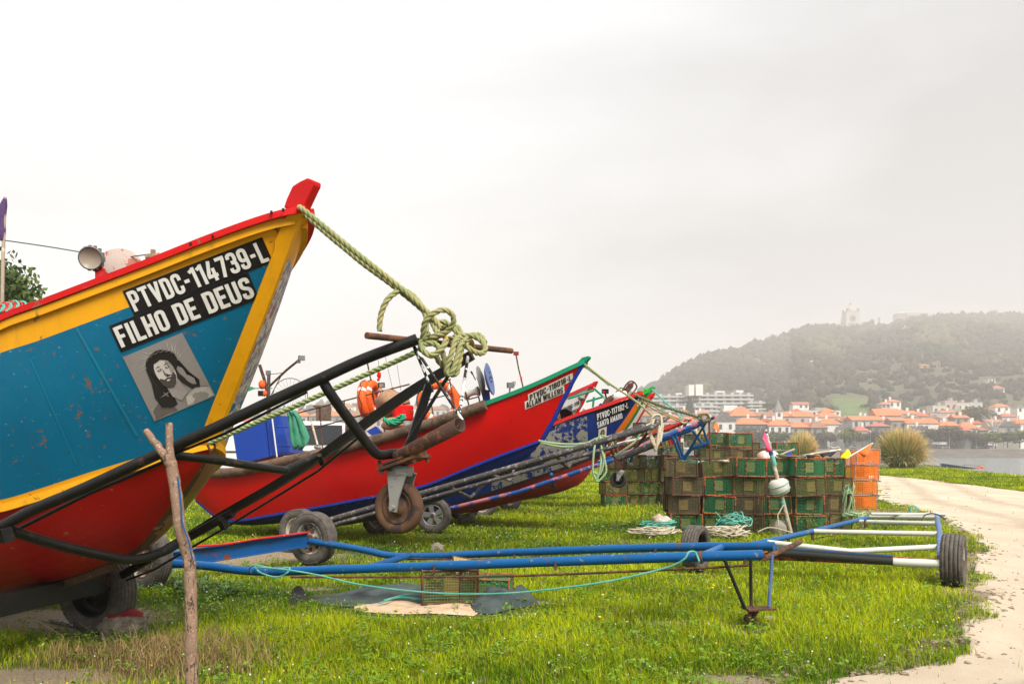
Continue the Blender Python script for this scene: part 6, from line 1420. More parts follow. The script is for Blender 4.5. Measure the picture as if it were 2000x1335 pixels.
# filler houses on the left, seen through and above the boats' gear
seq=['first','second','third','fourth','fifth','sixth','seventh','eighth','ninth','tenth','eleventh','twelfth','thirteenth','fourteenth']
fx=[(452,40),(500,44),(560,40),(604,62),(672,40),(716,46),(766,44),(815,40),(858,36),(1200,40),(1245,42)]
for i,(x0,wd) in enumerate(fx):
    w=random.choice('wcpbg'); r=random.choice('oorn'); yr=random.choice([800,806,812]); d=330+random.random()*20
    house(x0,x0+wd,yr,yr+12,868,d,w,r,'%s house with %s roof, %s from the left along the far quay'%(WC[w],RC[r],seq[i]),'hip')
for i,(x0,wd,y_) in enumerate(((640,50,786),(700,40,784),(770,52,790),(838,34,792))):
    w='cpwb'[i]; house(x0,x0+wd,y_,y_+7,y_+24,430,w,'on'[i%2],'pale house on the low rise seen above the red boat, %s from left'%seq[i],'hip')
# small houses packed between and behind the named rows
for i in range(46):
    row=i%3; px=1296+ (i//3)*46+row*14+random.uniform(-8,8); d=[338,356,374][row]+random.uniform(-3,3); yb=[842,832,822][row]; ye=yb-random.uniform(13,19); wd=random.uniform(15,28)
    if 1620<px<1700 and row==2: continue
    if 1890<px<1965 and row>0: continue
    w=random.choice('wwwbcpg'); r=random.choice('oornn'); house(px,px+wd,ye-random.uniform(4,7),ye,yb,d,w,r,'small %s house with %s roof in back row %s, %s from the left'%(WC[w],RC[r],['one','two','three'][row],(seq+['fifteenth','sixteenth','seventeenth'])[i//3]),random.choice(['hip','gable','side']))
# hillside houses
def hz_at(px,yy):   # distance at which the hill surface projects to row yy
    for d in np.linspace(440,1340,400):
        z=hillz(px,d)
        if HY-(z-EYE)/d*F<=yy: return d
    return 1300
for (x0,x1,yr,ye,yb,w,r,k,tx) in ((1798,1832,710,713,716,'y','o','side','long low orange-roofed building halfway up the hill'),(1845,1856,716,718,722,'w','k','gable','tiny white house right of the long orange roof'),(1941,1962,752,758,767,'w','r','hip','white villa with pink-red roof on the hillside'),
    (1931,1944,735,739,748,'w','k','gable','white steep-walled house above the pink-roofed villa'),(1764,1777,637,640,651,'w','k','gable','white chapel-like building just under the hilltop terrace'),(1429,1437,736,739,747,'w','k','gable','small white house low on the left of the hill'),(1529,1540,737,739,744,'w','n','side','pale house in the clearing left of the hill centre')):
    d=hz_at((x0+x1)/2,yb-1)-6; house(x0,x1,yr,ye,yb,d,w,r,tx,k,group='houses on the wooded hill')
# bell tower
def towerbox(T,name,px0,px1,y0,y1,d,dep,m): xa=(px0-CX)/F*d; xb=(px1-CX)/F*d; za=EYE-(y1-HY)/F*d; zb=EYE-(y0-HY)/F*d; mb=MB(); mb.box(((xa+xb)/2,d+dep/2,(za+zb)/2),(xb-xa,dep,zb-za)); return mb.build(name,m,T)
d=345; T=thing('bell_tower','white church bell tower with grey conical spire rising over the orange roofs','tower',P(1522,845,d))
towerbox(T,'shaft',1515,1529,802,845,d,3,W['w']); towerbox(T,'cornice',1513.5,1530.5,800,803,d-.3,3.6,W['g'])
mb=MB(); a=P(1522,800,d); mb.lathe([(1.75,0),(1.5,.6),(.9,2.0),(.35,3.4),(0,4.6)],(a.x,d+1.5,a.z),n=8,flat=True); mb.tube([(a.x,d+1.5,a.z+4.4),(a.x,d+1.5,a.z+5.6)],.08,5); mb.build('spire',W['g'],T)
towerbox(T,'belfry_opening',1519.5,1524.5,806,813,d-.12,.3,WN); towerbox(T,'window',1520,1524,822,826,d-.12,.3,WN)
# hospital
def terrace(x0,x1,yt,yb,d,n_,T,m=None):
    xa=(x0-CX)/F*d; xb=(x1-CX)/F*d; zt=EYE-(yt-HY)/F*d; zb=EYE-(yb-HY)/F*d; h=(zt-zb)/n_
    mb=MB()
    for i in range(n_):
        z=zb+h*i; mb.box(((xa+xb)/2,d+8+i*.6,z+h*.22),(xb-xa,16,h*.44)); mb.box(((xa+xb)/2,d+9.2+i*.6,z+h*.72),(xb-xa-1,14,h*.56),mat=1)
    o=mb.build('terraces',[W['b'],WN2],T)
    k=int((xb-xa)/4.2)
    mb=MB()
    for i in range(n_):
        for j in range(k): mb.box((xa+(j+.5)*(xb-xa)/k,d+1.6+i*.6,zb+h*i+h*.72),(1.5,.5,h*.54))
    mb.build('piers',W['b'],o)
WN2=flat('window_band',(.16,.155,.15),.3)
T=thing('hospital','large pale terraced hospital with white twin tower at the foot of the hill','hospital',P(1390,815,470))
terrace(1268,1350,768,806,470,5,T); terrace(1345,1475,765,812,462,6,T); terrace(1462,1497,781,806,455,4,T); terrace(1300,1400,787,812,448,3,T)
towerbox(T,'stair_tower',1345.5,1356,751,772,458,9,W['w']); towerbox(T,'stair_tower',1359,1373,750,772,458,9,W['w']); towerbox(T,'tower_core',1355.5,1359.5,758,772,461,5,W['w'])
towerbox(T,'roof_plant',1398,1416,763,768,470,6,W['w']); towerbox(T,'roof_plant',1438,1452,761.5,767,470,6,W['w']); towerbox(T,'roof_plant',1320,1332,767,770,474,6,W['w'])
towerbox(T,'annex',1414,1440,791,812,445,8,W['w']); mb=MB(); mb.tube([P(1360,752,462),P(1360,742,462)],.15,5); mb.build('antenna',M['metalg'],T)
# basilica
d=1290; u=d/F; T=thing('basilica','pale domed basilica with lantern and corner turrets on top of the misty hill','church',P(1669,638,d)); st_=flat('basilica_stone',(.34,.31,.27),.12)
bx=(1669-CX)*u; zb=EYE-(637-HY)*u
def zz(y): return EYE-(y-HY)*u
mb=MB(); hw0=16.5*u; hw1=12.2*u
v=[]
for hw,z in((hw0,zb-6),(hw1,zz(607))): v+= [(bx-hw,d+15-hw,z),(bx+hw,d+15-hw,z),(bx+hw,d+15+hw,z),(bx-hw,d+15+hw,z)]
mb.add(v,[[0,1,5,4],[1,2,6,5],[2,3,7,6],[3,0,4,7],[4,5,6,7]]); mb.box((bx,d+15,zz(606.5)),(hw1*2+1,hw1*2+1,1.4)); mb.build('nave',st_,T)
mb=MB(); mb.lathe([(8.6*u,0),(8.6*u,4.5*u),(8.2*u,6*u),(6.8*u,9*u),(4.6*u,12*u),(2.4*u,14.6*u),(1.6*u,15*u)],(bx,d+15,zz(607)),n=20); mb.build('dome',st_,T)
mb=MB(); mb.lathe([(2.3*u,0),(2.1*u,3*u),(2.5*u,3.2*u),(1.4*u,4.6*u),(0,6*u)],(bx,d+15,zz(593)),n=10); mb.tube([(bx,d+15,zz(587)),(bx,d+15,zz(582))],.25,5); mb.build('lantern',st_,T)
for sx in(-1,1):
    for sy in(-1,1):
        mb=MB(); mb.lathe([(2.4*u,-4*u),(2.4*u,3*u),(2.8*u,3.2*u),(1.8*u,5.5*u),(.6*u,6.8*u),(0,8*u)],(bx+sx*10.6*u,d+15+sy*10.6*u,zz(605)),n=10); mb.build('turret',st_,T)
yf=d+15-16*u
mb=MB(); mb.lathe([(0,.5),(5*u,.5),(5.6*u,.9),(6*u,0)],(bx,yf-.3,zz(617)),(0,-1,0),n=24); mb.build('rose_window',W['b'],T)
mb=MB(); mb.lathe([(0,.2),(4.5*u,.2),(4.5*u,0)],(bx,yf-1.3,zz(617)),(0,-1,0),n=24); mb.build('rose_glass',flat('basilica_glass',(.2,.2,.2)),T)
for dx in(-9,-4.5,0,4.5,9): mb=MB(); mb.box((bx+dx*u,yf-.6,zz(633)),(2.2*u,1.2,5*u)); mb.build('door_arch',flat('arch_shadow',(.16,.15,.14)) if dx==-9 else bpy.data.materials['arch_shadow'],T)
mb=MB(); a=P(1622,638,1285); b_=P(1738,637,1285); mb.box(((a.x+b_.x)/2,1285,(a.z+b_.z)/2-3.0),(b_.x-a.x,3,7.2)); tag(mb.build('terrace_wall',W['b'],loc=((a.x+b_.x)/2,1285,a.z-5)),'pale terrace wall beneath the hilltop basilica','wall')
mb=MB(); a=P(1619,638,1287); mb.lathe([(1.6,0),(1.6,2),(.8,2.5),(.5,11),(0,12.5)],(a.x,1287,a.z-1),n=6); tag(mb.build('obelisk',W['b'],loc=a),'thin obelisk at the left end of the hilltop terrace','monument')
mb=MB(); a=P(1717,637,1287); mb.box((a.x,1287,a.z),(6,6,4)); mb.lathe([(1.3,0),(1.3,12),(2,12.5),(1.5,14),(0,15.5)],(a.x,1287,a.z),n=10); tag(mb.build('column',W['b'],loc=a),'monument column right of the basilica','monument')
T=thing('hotel','long pale hotel fading into cloud right of the basilica','hotel',P(1782,628,1330)); xa=(1752-CX)/F*1330; xb=(1813-CX)/F*1330
zt=EYE-(612-HY)/F*1330; zb2=EYE-(630-HY)/F*1330; mb=MB(); mb.box(((xa+xb)/2,1337,(zt+zb2)/2),(xb-xa,14,zt-zb2)); mb.box(((xa+xb)/2+1,1336,(zt+zb2)/2+.8),((xb-xa)*.45,15,zt-zb2+1)); mb.build('wall',st_,T)
mb=MB(); v=[(xa-1,1329,zt),(xb+1,1329,zt),(xb+1,1345,zt),(xa-1,1345,zt),(xa+10,1337,zt+3.6),(xb-10,1337,zt+3.6)]; mb.add(v,[[0,1,5,4],[1,2,5],[2,3,4,5],[3,0,4]]); mb.build('roof',RF['f'],T)
me=winmesh(1.8,2.2)
for f_ in range(3):
    for i in range(12): o=bpy.data.objects.new('window',me); COL.objects.link(o); o.parent=T; o.location=(xa+(xb-xa)*(i+.5)/12-WL[T].x,1328.4-1330,zb2+2.5+f_*4-WL[T].z)
# long road wall on the hill
dw=hz_at(1610,708)-3; a=P(1583,706,dw); b_=P(1640,709,dw-6); mb=MB(); mb.beam(a,b_,1.0,2.2); tag(mb.build('road_wall',W['w'],loc=a),'thin white retaining wall crossing the hill below the obelisk','wall')
# green meadow
mb=MB(); vs=[]
for j in range(7):
    for i in range(13):
        px=1626+i*5.6; dd=438+j*14; vs.append(((px-CX)/F*dd,dd,max(hillz(px,dd),7.5)+1.2+ (2.2*math.sin(i/12*3.14)*j/6)))
mb.add(vs,[[j*13+i,j*13+i+1,(j+1)*13+i+1,(j+1)*13+i] for j in range(6) for i in range(12)],0,True)
t=NT('meadow'); t.col(t.ramp(t.noise(.15,5,.7),.35,.65,(.05,.085,.02),(.10,.15,.035))); t.rough(1); tag(mb.build('meadow',t.m),kind='structure')

# ------------------------------------------------------------------ far trees
def leafmat(name,c,c2,sc=.25):
    t=NT(name); ob=t.n('ShaderNodeAttribute',attribute_name='tint'); k=t.mix(ob.outputs['Fac'],c,c2); k=t.mix(t.ramp(t.noise(sc,3),.4,.6),k,tuple(q*.75 for q in c)); t.col(k); t.rough(.9)
    return t.m
def crown_mesh(name,n,sz,leaf,m,clusters=9,flat_=.8,seed=0,shell=.5):
    """leaf-sized quads gathered in clumps inside a crown of unit size sz"""
    r=np.random.default_rng(seed); C=[]; 
    for i in range(clusters):
        v=r.normal(size=3); v/=np.linalg.norm(v); rad=r.random()**.5*.62; C.append((v*rad*np.array([1,1,flat_]),.30+.22*r.random(),r.random()))
    pos=[];tint=[]
    for i in range(n):
        c,rr,tt=C[r.integers(clusters)]; v=r.normal(size=3); v/=np.linalg.norm(v); p=c+v*rr*(shell+(1-shell)*r.random()); pos.append(p); tint.append(min(1,max(0,tt*.6+.4*r.random())))
    pos=np.array(pos)*sz; a=r.normal(size=(n,3)); a/=np.linalg.norm(a,axis=1)[:,None]; b=np.cross(a,r.normal(size=(n,3))); b/=np.linalg.norm(b,axis=1)[:,None]; s=leaf*(.6+.8*r.random(n))[:,None]
    vv=np.stack([pos-a*s,pos-b*s*.6,pos+a*s,pos+b*s*.6],1).reshape(-1,3)
    me=bpy.data.meshes.new(name); me.vertices.add(4*n); me.vertices.foreach_set('co',vv.ravel().astype('f')); me.loops.add(4*n); me.loops.foreach_set('vertex_index',np.arange(4*n)); me.polygons.add(n); me.polygons.foreach_set('loop_start',np.arange(n)*4); me.update(); me.validate()
    at=me.attributes.new('tint','FLOAT','POINT'); at.data.foreach_set('value',np.repeat(np.array(tint,dtype='f'),4)); me.materials.append(m); return me
LM={'olive':leafmat('olive_leaves',(.06,.07,.02),(.17,.19,.04)),'yg':leafmat('spring_leaves',(.10,.13,.02),(.26,.30,.05)),'bare':leafmat('bare_twigs',(.085,.07,.05),(.16,.13,.09)),'brown':leafmat('brown_twigs',(.12,.09,.04),(.20,.16,.08)),'dark':leafmat('dark_leaves',(.018,.03,.012),(.06,.085,.025)),'green':leafmat('mid_leaves',(.03,.06,.012),(.10,.15,.03))}
LM['near']=leafmat('near_leaves',(.045,.085,.015),(.14,.20,.04),1.2)
CM={}
for k,(nq,lf,fl) in {'olive':(1700,.08,.75),'yg':(1700,.08,.8),'bare':(1900,.062,.75),'brown':(2600,.055,.8),'dark':(900,.06,.85),'green':(900,.06,.8)}.items():
    CM[k]=[crown_mesh('crown_'+k,nq,1,lf,LM[k],seed=s_+hash(k)%7 if False else s_+len(k)*5,flat_=fl) for s_ in range(3)]
M['trunk']=paint('tree_bark',(.10,.08,.06),None,.6,4,.25,.9,.3)
def limb_mesh(seed,spread=.5,h=1.0,th=.045):
    rr=random.Random(seed); mb=MB(); mb.tube([(0,0,-.1),(0.01,0,h*.4),(.02,.01,h*.75)],[th,th*.8,th*.55],6)
    for i in range(7):
        a=rr.random()*6.28; z0=h*(.35+.35*rr.random()); mb.tube([(0,0,z0),(math.cos(a)*spread*.5,math.sin(a)*spread*.5,z0+h*.3),(math.cos(a)*spread,math.sin(a)*spread,z0+h*(.4+.2*rr.random()))],[th*.5,th*.3,th*.12],4)
    return mb
_tr={}
def tree(kind,px,ybase,ytop,wpx,d,label,group='trees along the far quay',var=0,dark=False):
    xb=(px-CX)/F*d; zb=EYE-(ybase-HY)/F*d; zt=EYE-(ytop-HY)/F*d; H=zt-zb; Wd=wpx/F*d
    T=thing('tree',label,'tree',(xb,d,zb),group)
    if 't' not in _tr:
        o=limb_mesh(3).build('trunk',M['trunk']); _tr['t']=o.data; WL.pop(o); bpy.data.objects.remove(o)
    t_=bpy.data.objects.new('trunk',_tr['t']); COL.objects.link(t_); t_.parent=T; t_.scale=(H*.7,H*.7,H*.85)
    c=bpy.data.objects.new('crown',CM[kind][var%3]); COL.objects.link(c); c.parent=T; c.scale=(Wd*.74,Wd*.74,H*.50); c.location=(0,0,H*.60); c.rotation_euler=(0,0,var*1.9)
    return T
TL=[('olive',1342,868,838,44,314,'olive tree behind the blue struts'),('bare',1385,869,842,40,315,'bare tree left of the pale-panelled trap'),('bare',1462,869,833,48,315,'bare grey tree left of the pink flag'),('bare',1490,869,838,44,316,'bare grey tree just behind the pink flag'),
('olive',1515,869,840,40,315,'olive tree right of the pink flag'),('bare',1545,869,845,36,315,'bare tree behind the small pampas bush'),('bare',1580,869,846,34,316,'bare tree right of the small pampas bush'),('yg',1652,869,833,40,314,'bright yellow-green tree between the two pampas bushes'),
('bare',1622,869,846,26,316,'thin bare tree left of the yellow-green tree'),('bare',1684,869,843,26,316,'thin bare tree right of the yellow-green tree'),('bare',1712,869,838,36,315,'grey bare tree left of the big pampas bush'),('bare',1735,869,840,34,315,'second grey bare tree by the big pampas bush'),
('bare',1806,869,835,40,315,'reddish bare tree right of the big pampas bush'),('bare',1830,869,832,40,316,'bare tree in front of the long white house'),('bare',1856,869,829,44,315,'tallest bare tree of the dark clump'),('brown',1884,869,838,36,315,'brown bare tree at the clump\'s right end'),
('bare',1908,869,842,34,315,'bare tree beneath the white bare tree'),('olive',1922,871,846,36,314,'olive quay tree, leftmost of the right-hand row'),('yg',1945,871,841,40,314,'yellow-green quay tree, second of the right-hand row'),('olive',1968,871,840,42,314,'olive quay tree, third of the right-hand row'),('olive',1992,871,838,44,314,'olive quay tree at the right edge'),
('brown',1916,835,791,66,372,'great brown leafless tree standing above the houses on the right'),('brown',1944,838,806,34,368,'smaller brown tree beside the great brown tree'),('dark',1790,830,806,30,374,'dark tree below the apartment flats'),('dark',1800,822,798,40,420,'dark tree left of the cream flats'),
('green',1602,800,784,30,425,'round green tree above the long white block'),('dark',1500,800,786,24,440,'dark tree right of the hospital'),('dark',1412,832,812,22,350,'dark tree between the gabled house and the steep roof'),('dark',1690,800,786,26,430,'dark tree right of the meadow'),('green',1625,808,790,26,430,'green tree left of the meadow')]
for i in range(20):
    px=1395+i*28+random.uniform(-7,7)
    if 1636<px<1672 or 1735<px<1795: continue
    tree(['bare','bare','olive','brown'][i%4],px,869,random.uniform(838,848),random.uniform(30,42),319+random.uniform(0,3),'second row quay tree, %s from the left, %s crown'%((seq+['fifteenth','sixteenth','seventeenth','eighteenth','nineteenth','twentieth'])[i],['grey bare','grey bare','olive','brown'][i%4]),var=i)
for i,a in enumerate(TL): tree(*a,var=i)
# white bare tree
T=thing('tree','pale leafless tree standing out against the brown tree on the right','tree',P(1940,870,313),'trees along the far quay'); mb=limb_mesh(8,.42,1,.03)
for k in range(10):
    a=k*.63; mb.tube([(0,0,.4+.03*k),(math.cos(a)*.2,math.sin(a)*.2,.75),(math.cos(a)*.36,math.sin(a)*.3,.95+.02*k)],[.015,.009,.004],4)
o=mb.build('trunk',W['b'],None); o.parent=T; o.scale=(10.5,10.5,10.5)
# araucaria: tiered conifer
T=thing('tree','dark tiered conifer standing in front of the terraced hospital','tree',P(1347,812,440),'trees along the far quay'); d=440; a=P(1347,812,440); h=(812-772)/F*d
mb=MB(); mb.tube([a+V(0,0,-2),a+V(0,0,h)],[.35,.06],7); mb.build('trunk',M['trunk'],T)
mb=MB(); rr=random.Random(4)
for i in range(13):
    z=h*(.12+.86*i/13); R_=3.9*(1-i/13.5)+.3
    for k in range(11):
        an=k*.571+i*.4; R2=R_*rr.uniform(.75,1.1)
        for q in range(6):
            f=(q+1)/6; c=a+V(math.cos(an)*R2*f,math.sin(an)*R2*f,z-.18*R2*f+.1*math.sin(q)); mb.blob(c,.30+.18*(1-f),1,.35,(1.3,1.3,.6),seed=i*k+q,smooth=False)
mb.build('crown',LM['dark'],T)
# skyline trees left of the basilica
for i,(px,yb,yt,w_) in enumerate(((1512,664,651,14),(1504,666,655,10),(1527,661,650,9),(1547,656,648,6),(1561,651,638,13),(1578,646,632,11),(1602,641,631,14),(1594,643,635,8),(1610,640,630,10),(1700,638,624,14),(1704,638,620,8),(1690,638,627,12),(1940,620,604,18),(1925,620,611,12),(1986,622,612,10))):
    d=ridge(px)[0]-8; tree('dark',px,yb+3,yt,w_,d,'small skyline tree on the hill ridge, number %s from the left'%['one','two','three','four','five','six','seven','eight','nine','ten','eleven','twelve','thirteen','fourteen','fifteen'][sorted([1512,1504,1527,1547,1561,1578,1602,1594,1610,1700,1704,1690,1940,1925,1986]).index(px)],'trees on the hill skyline',var=i)
# woodland on the hill: one mass
rr=np.random.default_rng(5); mb=MB(); base_v=[np.array(ico(1)[0]),np.array(ico(2)[0])]; fs1=ico(1)[1]; fs2=ico(2)[1]; tv=[]
cnt=0; V_=[];F_=[];TT=[]; off=0
while cnt<6500:
    px=rr.uniform(1180,2120) if cnt>300 else rr.uniform(500,1250); R_,H_=ridge(px); d=rr.uniform(440,R_+8)
    if rr.random()>(.35+.65*(d-430)/900): continue
    if 1622<px<1700 and d<545: continue
    x=(px-CX)/F*d; z=hillz(px,d); nn=noise.noise(Vector((px*.009,d*.006,7))); nn2=noise.noise(Vector((px*.03,d*.02,2)))
    if nn2>.33 and rr.random()<.8: continue
    if 1640<px<1740 and d>1240: continue
    s=rr.uniform(2.2,4.6)*(1+.3*nn)*(.8+.35*(d>700)); b=base_v[0]; jit=1+.38*rr.normal(size=(len(b),1)).clip(-1,1); v=b*jit*np.array([s,s,s*rr.uniform(.8,1.35)])+np.array([x,d,z+s*.45])
    V_.append(v); F_.append(np.array(fs1)+off); off+=len(b); TT.append(np.full(len(b),np.clip(.42+.75*nn+.5*nn2+.16*rr.normal(),0,1))); cnt+=1
vv=np.concatenate(V_); ff=np.concatenate(F_); me=bpy.data.meshes.new('woodland'); me.vertices.add(len(vv)); me.vertices.foreach_set('co',vv.ravel().astype('f')); me.loops.add(ff.size); me.loops.foreach_set('vertex_index',ff.ravel()); me.polygons.add(len(ff)); me.polygons.foreach_set('loop_start',np.arange(len(ff))*3); me.update(); me.validate()
a=me.attributes.new('tint','FLOAT','POINT'); a.data.foreach_set('value',np.concatenate(TT).astype('f'))
t=NT('woodland_leaves'); ob=t.n('ShaderNodeAttribute',attribute_name='tint'); x=t.n('ShaderNodeValToRGB'); e=x.color_ramp.elements; e[0].color=(.008,.009,.006,1); e[1].color=(.13,.11,.04,1); e.new(.4).color=(.024,.023,.013,1); e.new(.7).color=(.058,.046,.026,1); t.l(ob.outputs['Fac'],x.inputs[0]); t.col(t.mix(t.math('MULTIPLY',t.noise(.25,4,.8),.8),x.outputs[0],(.018,.022,.012))); t.rough(1)
me.materials.append(t.m); o=bpy.data.objects.new('woodland',me); COL.objects.link(o); tag(o,'mixed green and brown woodland covering the misty hill','woodland',kind='stuff')
# promenade: lamps, cars, market van
lp=thing('street_lamp','x','lamp',(0,0,0),'lamp posts on the far promenade'); mb=MB(); mb.tube([(0,0,0),(0,0,6.2)],[.10,.06],6); mb.build('post',W['b'],lp); mb=MB(); mb.blob((0,0,6.4),.32,1,0,mat=0); mb.build('lamp_head',W['w'],lp)
for i,px in enumerate((1320,1400,1480,1558,1640,1646,1700,1760,1854,1907,1960,2010)):
    o=lp if i==0 else copy_tree(lp); p=P(px,868,313.4); o.location=(p.x,313.4,.85); o['label']='pale lamp post on the far promenade, %s from the left'%seq[i]
def car(): 
    T=thing('parked_car','x','car',(0,0,0),'cars parked on the far promenade'); mb=MB(); pf=[(-2.1,.35),(-2.1,.85),(-1.35,.95),(-.85,1.42),(.75,1.45),(1.35,.98),(2.05,.85),(2.1,.35)]; mb.prism([V(x,0,z) for x,z in pf],V(0,1.65,0)); mb.build('body',M['carwhite'],T)
    mb=MB(); mb.prism([V(x,0,z) for x,z in [(-1.2,.97),(-.8,1.34),(.7,1.37),(1.15,.99)]],V(0,1.68,0)); mb.build('windows',M['glass'],T)
    for x in(-1.3,1.3):
        for y in(-.75,.75): mb=MB(); mb.lathe([(0,-.1),(.31,-.1),(.31,.1),(0,.1)],(x,y,.31),(0,1,0),12); mb.build('wheel',M['tyre'],T)
    return T
ca=car(); cc_=[(1470,'w'),(1496,'w'),(1632,'w'),(1668,'w'),(1676,'w'),(1720,'w'),(1842,'w'),(1886,'w'),(1915,'w'),(1935,'w')]
for i,(px,_) in enumerate(cc_):
    o=ca if i==0 else copy_tree(ca); o.location=((px-CX)/F*320,320+i%3,.85); o.rotation_euler.z=.2*(i%2); o['label']='pale car parked on the far promenade, %s from the left'%seq[i]
T=thing('market_stall','long white awning stall on the far promenade right of the big pampas bush','stall',P(1832,868,316)); xa=(1818-CX)/F*316; xb=(1846-CX)/F*316
mb=MB(); mb.box(((xa+xb)/2,316,3.0),(xb-xa,3,.9)); mb.build('awning',W['w'],T)
for k in range(4): mb=MB(); mb.tube([(xa+(xb-xa)*k/3,314.6,.85),(xa+(xb-xa)*k/3,314.6,2.6)],.06,5); mb.build('post',W['b'],T)
# ------------------------------------------------------------------ white van behind boats
T=thing('white_van','white van with long dark side window parked behind the red boat','van',(-3.9,19,0)); d=18.0
mb=MB(); X0=P(420,0,d).x; X1=P(735,0,d).x; zt=EYE-(822-HY)/F*d; 
prof=[(X0,.35),(X0,zt-.55),(X0+.3,zt-.05),(X0+.7,zt),(X1-1.0,zt),(X1-.75,zt-.04),(X1-.15,zt-.62),(X1+.55,zt-.72),(X1+.7,zt-1.0),(X1+.72,.4),(X1-.1,.35)]
mb.prism([V(x,d+.9,z) for x,z in prof],V(0,1.75,0)); o=mb.build('body',M['carwhite'],T); m_=o.modifiers.new('b','BEVEL'); m_.width=.05; m_.segments=3
def panel(nm,px0,px1,y0,y1,m): mb=MB(); a=P(px0,y0,d); b_=P(px1,y1,d); mb.box(((a.x+b_.x)/2,d+.022,(a.z+b_.z)/2),(b_.x-a.x,.02,a.z-b_.z)); o=mb.build(nm,m,T); return o
for nm,a,b_ in (('side_window',592,668),('side_window',500,588),('side_window',674,712)): panel(nm,a,b_,830,868,M['glass'])
panel('trim_strip',440,700,880,883,M['poly'])
for x in (X0+.9,X1-.2): mb=MB(); mb.lathe([(0,-.1),(.19,-.11),(.33,-.1),(.34,0),(.33,.1),(0,.1)],(x,d+.1,.34),(0,-1,0),24); mb.build('wheel',M['tyre'],T)
T=thing('chimney_stack','brown-grey chimney with capped twin flues above the roofs behind the van','chimney',P(633,822,60)); mb=MB(); a=P(626,800,60); b_=P(642,822,60); mb.box(((a.x+P(648,0,60).x)/2,60,a.z-.5),(.55,.8,1.4)); mb.build('flue',M['rub'],T); mb=MB(); mb.box((a.x-.15,60,a.z-.5),(.22,.6,1.4)); mb.build('flue',M['rub'],T); mb=MB(); mb.box((a.x+.1,60,a.z+.25),(1.1,.8,.12)); mb.build('cap',M['brown'],T)
mb=MB(); mb.box((a.x,60.2,(a.z-1.2)/2),(2.8,1.2,a.z-1.2)); mb.build('base',W['p'],T)

# near tree, upper left
def bigtree():
    T=thing('tree','large dark green leafy tree behind the blue boat at the left edge','tree',P(-40,900,22)); c=P(-48,650,22)
    mb=MB(); b_=V(c.x,c.y,0); mb.tube([b_,b_+V(.1,0,1.2),c+V(0,0,-.8),c],[.28,.22,.15,.06],8)
    for i in range(9):
        a=i*.7; mb.tube([c+V(0,0,-1.0+.1*i),c+V(math.cos(a)*.9,math.sin(a)*.9,-.2+.1*i),c+V(math.cos(a)*1.5,math.sin(a)*1.5,.5+.1*i)],[.08,.05,.02],5)
    mb.build('trunk',M['trunk'],T)
    me=crown_mesh('crown',80000,1,.040,LM['near'],clusters=110,flat_=1.0,seed=9,shell=.0); o=bpy.data.objects.new('crown',me); COL.objects.link(o); o.parent=T; o.location=c-WL[T]+V(0,0,0); o.scale=(1.95,1.95,2.45)
bigtree()
# pampas bushes
def pampas(label,px,ybase,ytop,wpx,d,n,seed):
    r=np.random.default_rng(seed); zb=0; xb=(px-CX)/F*d; H=EYE-(ytop-HY)/F*d; Rr=wpx/F*d/2
    vs=[];T_=[]
    az=r.random(n)*2*np.pi; el=r.random(n)**.75; L_=(.62+.55*r.random(n)**1.3); w=.010+.012*r.random(n)
    seg=5; P_=np.zeros((n,seg+1,3)); th=np.arcsin(np.clip(el,0,1))*.98; Ls=H*(.55+.62*r.random(n)**1.5)*(1-.12*el); rt=r.random(n)**.5*Rr*.35
    asp=Rr/H; az=az+.15*r.normal(size=n)
    for s_ in range(seg+1):
        t=s_/seg; rad=rt+Ls*asp*(np.sin(th)*t*.95+.10*t*t*r.random(n)); hh=Ls*(np.cos(th*.92)*t*1.02-.16*np.sin(th)*t**2-.05*t**3)
        P_[:,s_,0]=xb+np.cos(az)*rad; P_[:,s_,1]=d+np.sin(az)*rad; P_[:,s_,2]=np.maximum(0,hh+.12*H*el*math.sin(t*2.6))
    sd=np.stack([-np.sin(az),np.cos(az),np.zeros(n)],1)*0+r.normal(size=(n,3)); sd[:,2]*=.2; sd/=np.linalg.norm(sd,axis=1)[:,None]
    vv=[];
    for s_ in range(seg+1):
        ww=(w*(1-.8*s_/seg))[:,None]*d/40*1.3; vv.append(P_[:,s_]-sd*ww); vv.append(P_[:,s_]+sd*ww)
    A=np.stack(vv,1); k=2*(seg+1); base=np.arange(n)[:,None]*k; F_=[]
    for s_ in range(seg): F_.append(base+np.array([2*s_,2*s_+1,2*s_+3,2*s_+2]))
    F_=np.stack(F_,1).reshape(-1,4); me=bpy.data.meshes.new('blades'); A=A.reshape(-1,3)-np.array([xb,d,0]); me.vertices.add(len(A)); me.vertices.foreach_set('co',A.ravel().astype('f')); me.loops.add(F_.size); me.loops.foreach_set('vertex_index',F_.ravel()); me.polygons.add(len(F_)); me.polygons.foreach_set('loop_start',np.arange(len(F_))*4); me.update(); me.validate()
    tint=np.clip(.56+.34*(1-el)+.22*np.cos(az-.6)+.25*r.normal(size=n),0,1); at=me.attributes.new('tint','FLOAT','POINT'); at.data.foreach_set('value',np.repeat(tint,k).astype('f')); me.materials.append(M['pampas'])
    T=thing('pampas_bush',label,'bush',(xb,d,0)); o=bpy.data.objects.new('blades',me); COL.objects.link(o); o.parent=T
t=NT('pampas_blades'); ob=t.n('ShaderNodeAttribute',attribute_name='tint'); x=t.n('ShaderNodeValToRGB'); e=x.color_ramp.elements; e[0].color=(.10,.16,.03,1); e[1].color=(.78,.52,.26,1); e.new(.45).color=(.36,.37,.11,1); e.new(.7).color=(.60,.45,.18,1); t.l(ob.outputs['Fac'],x.inputs[0]); t.col(x.outputs[0]); t.rough(.8); M['pampas']=t.m
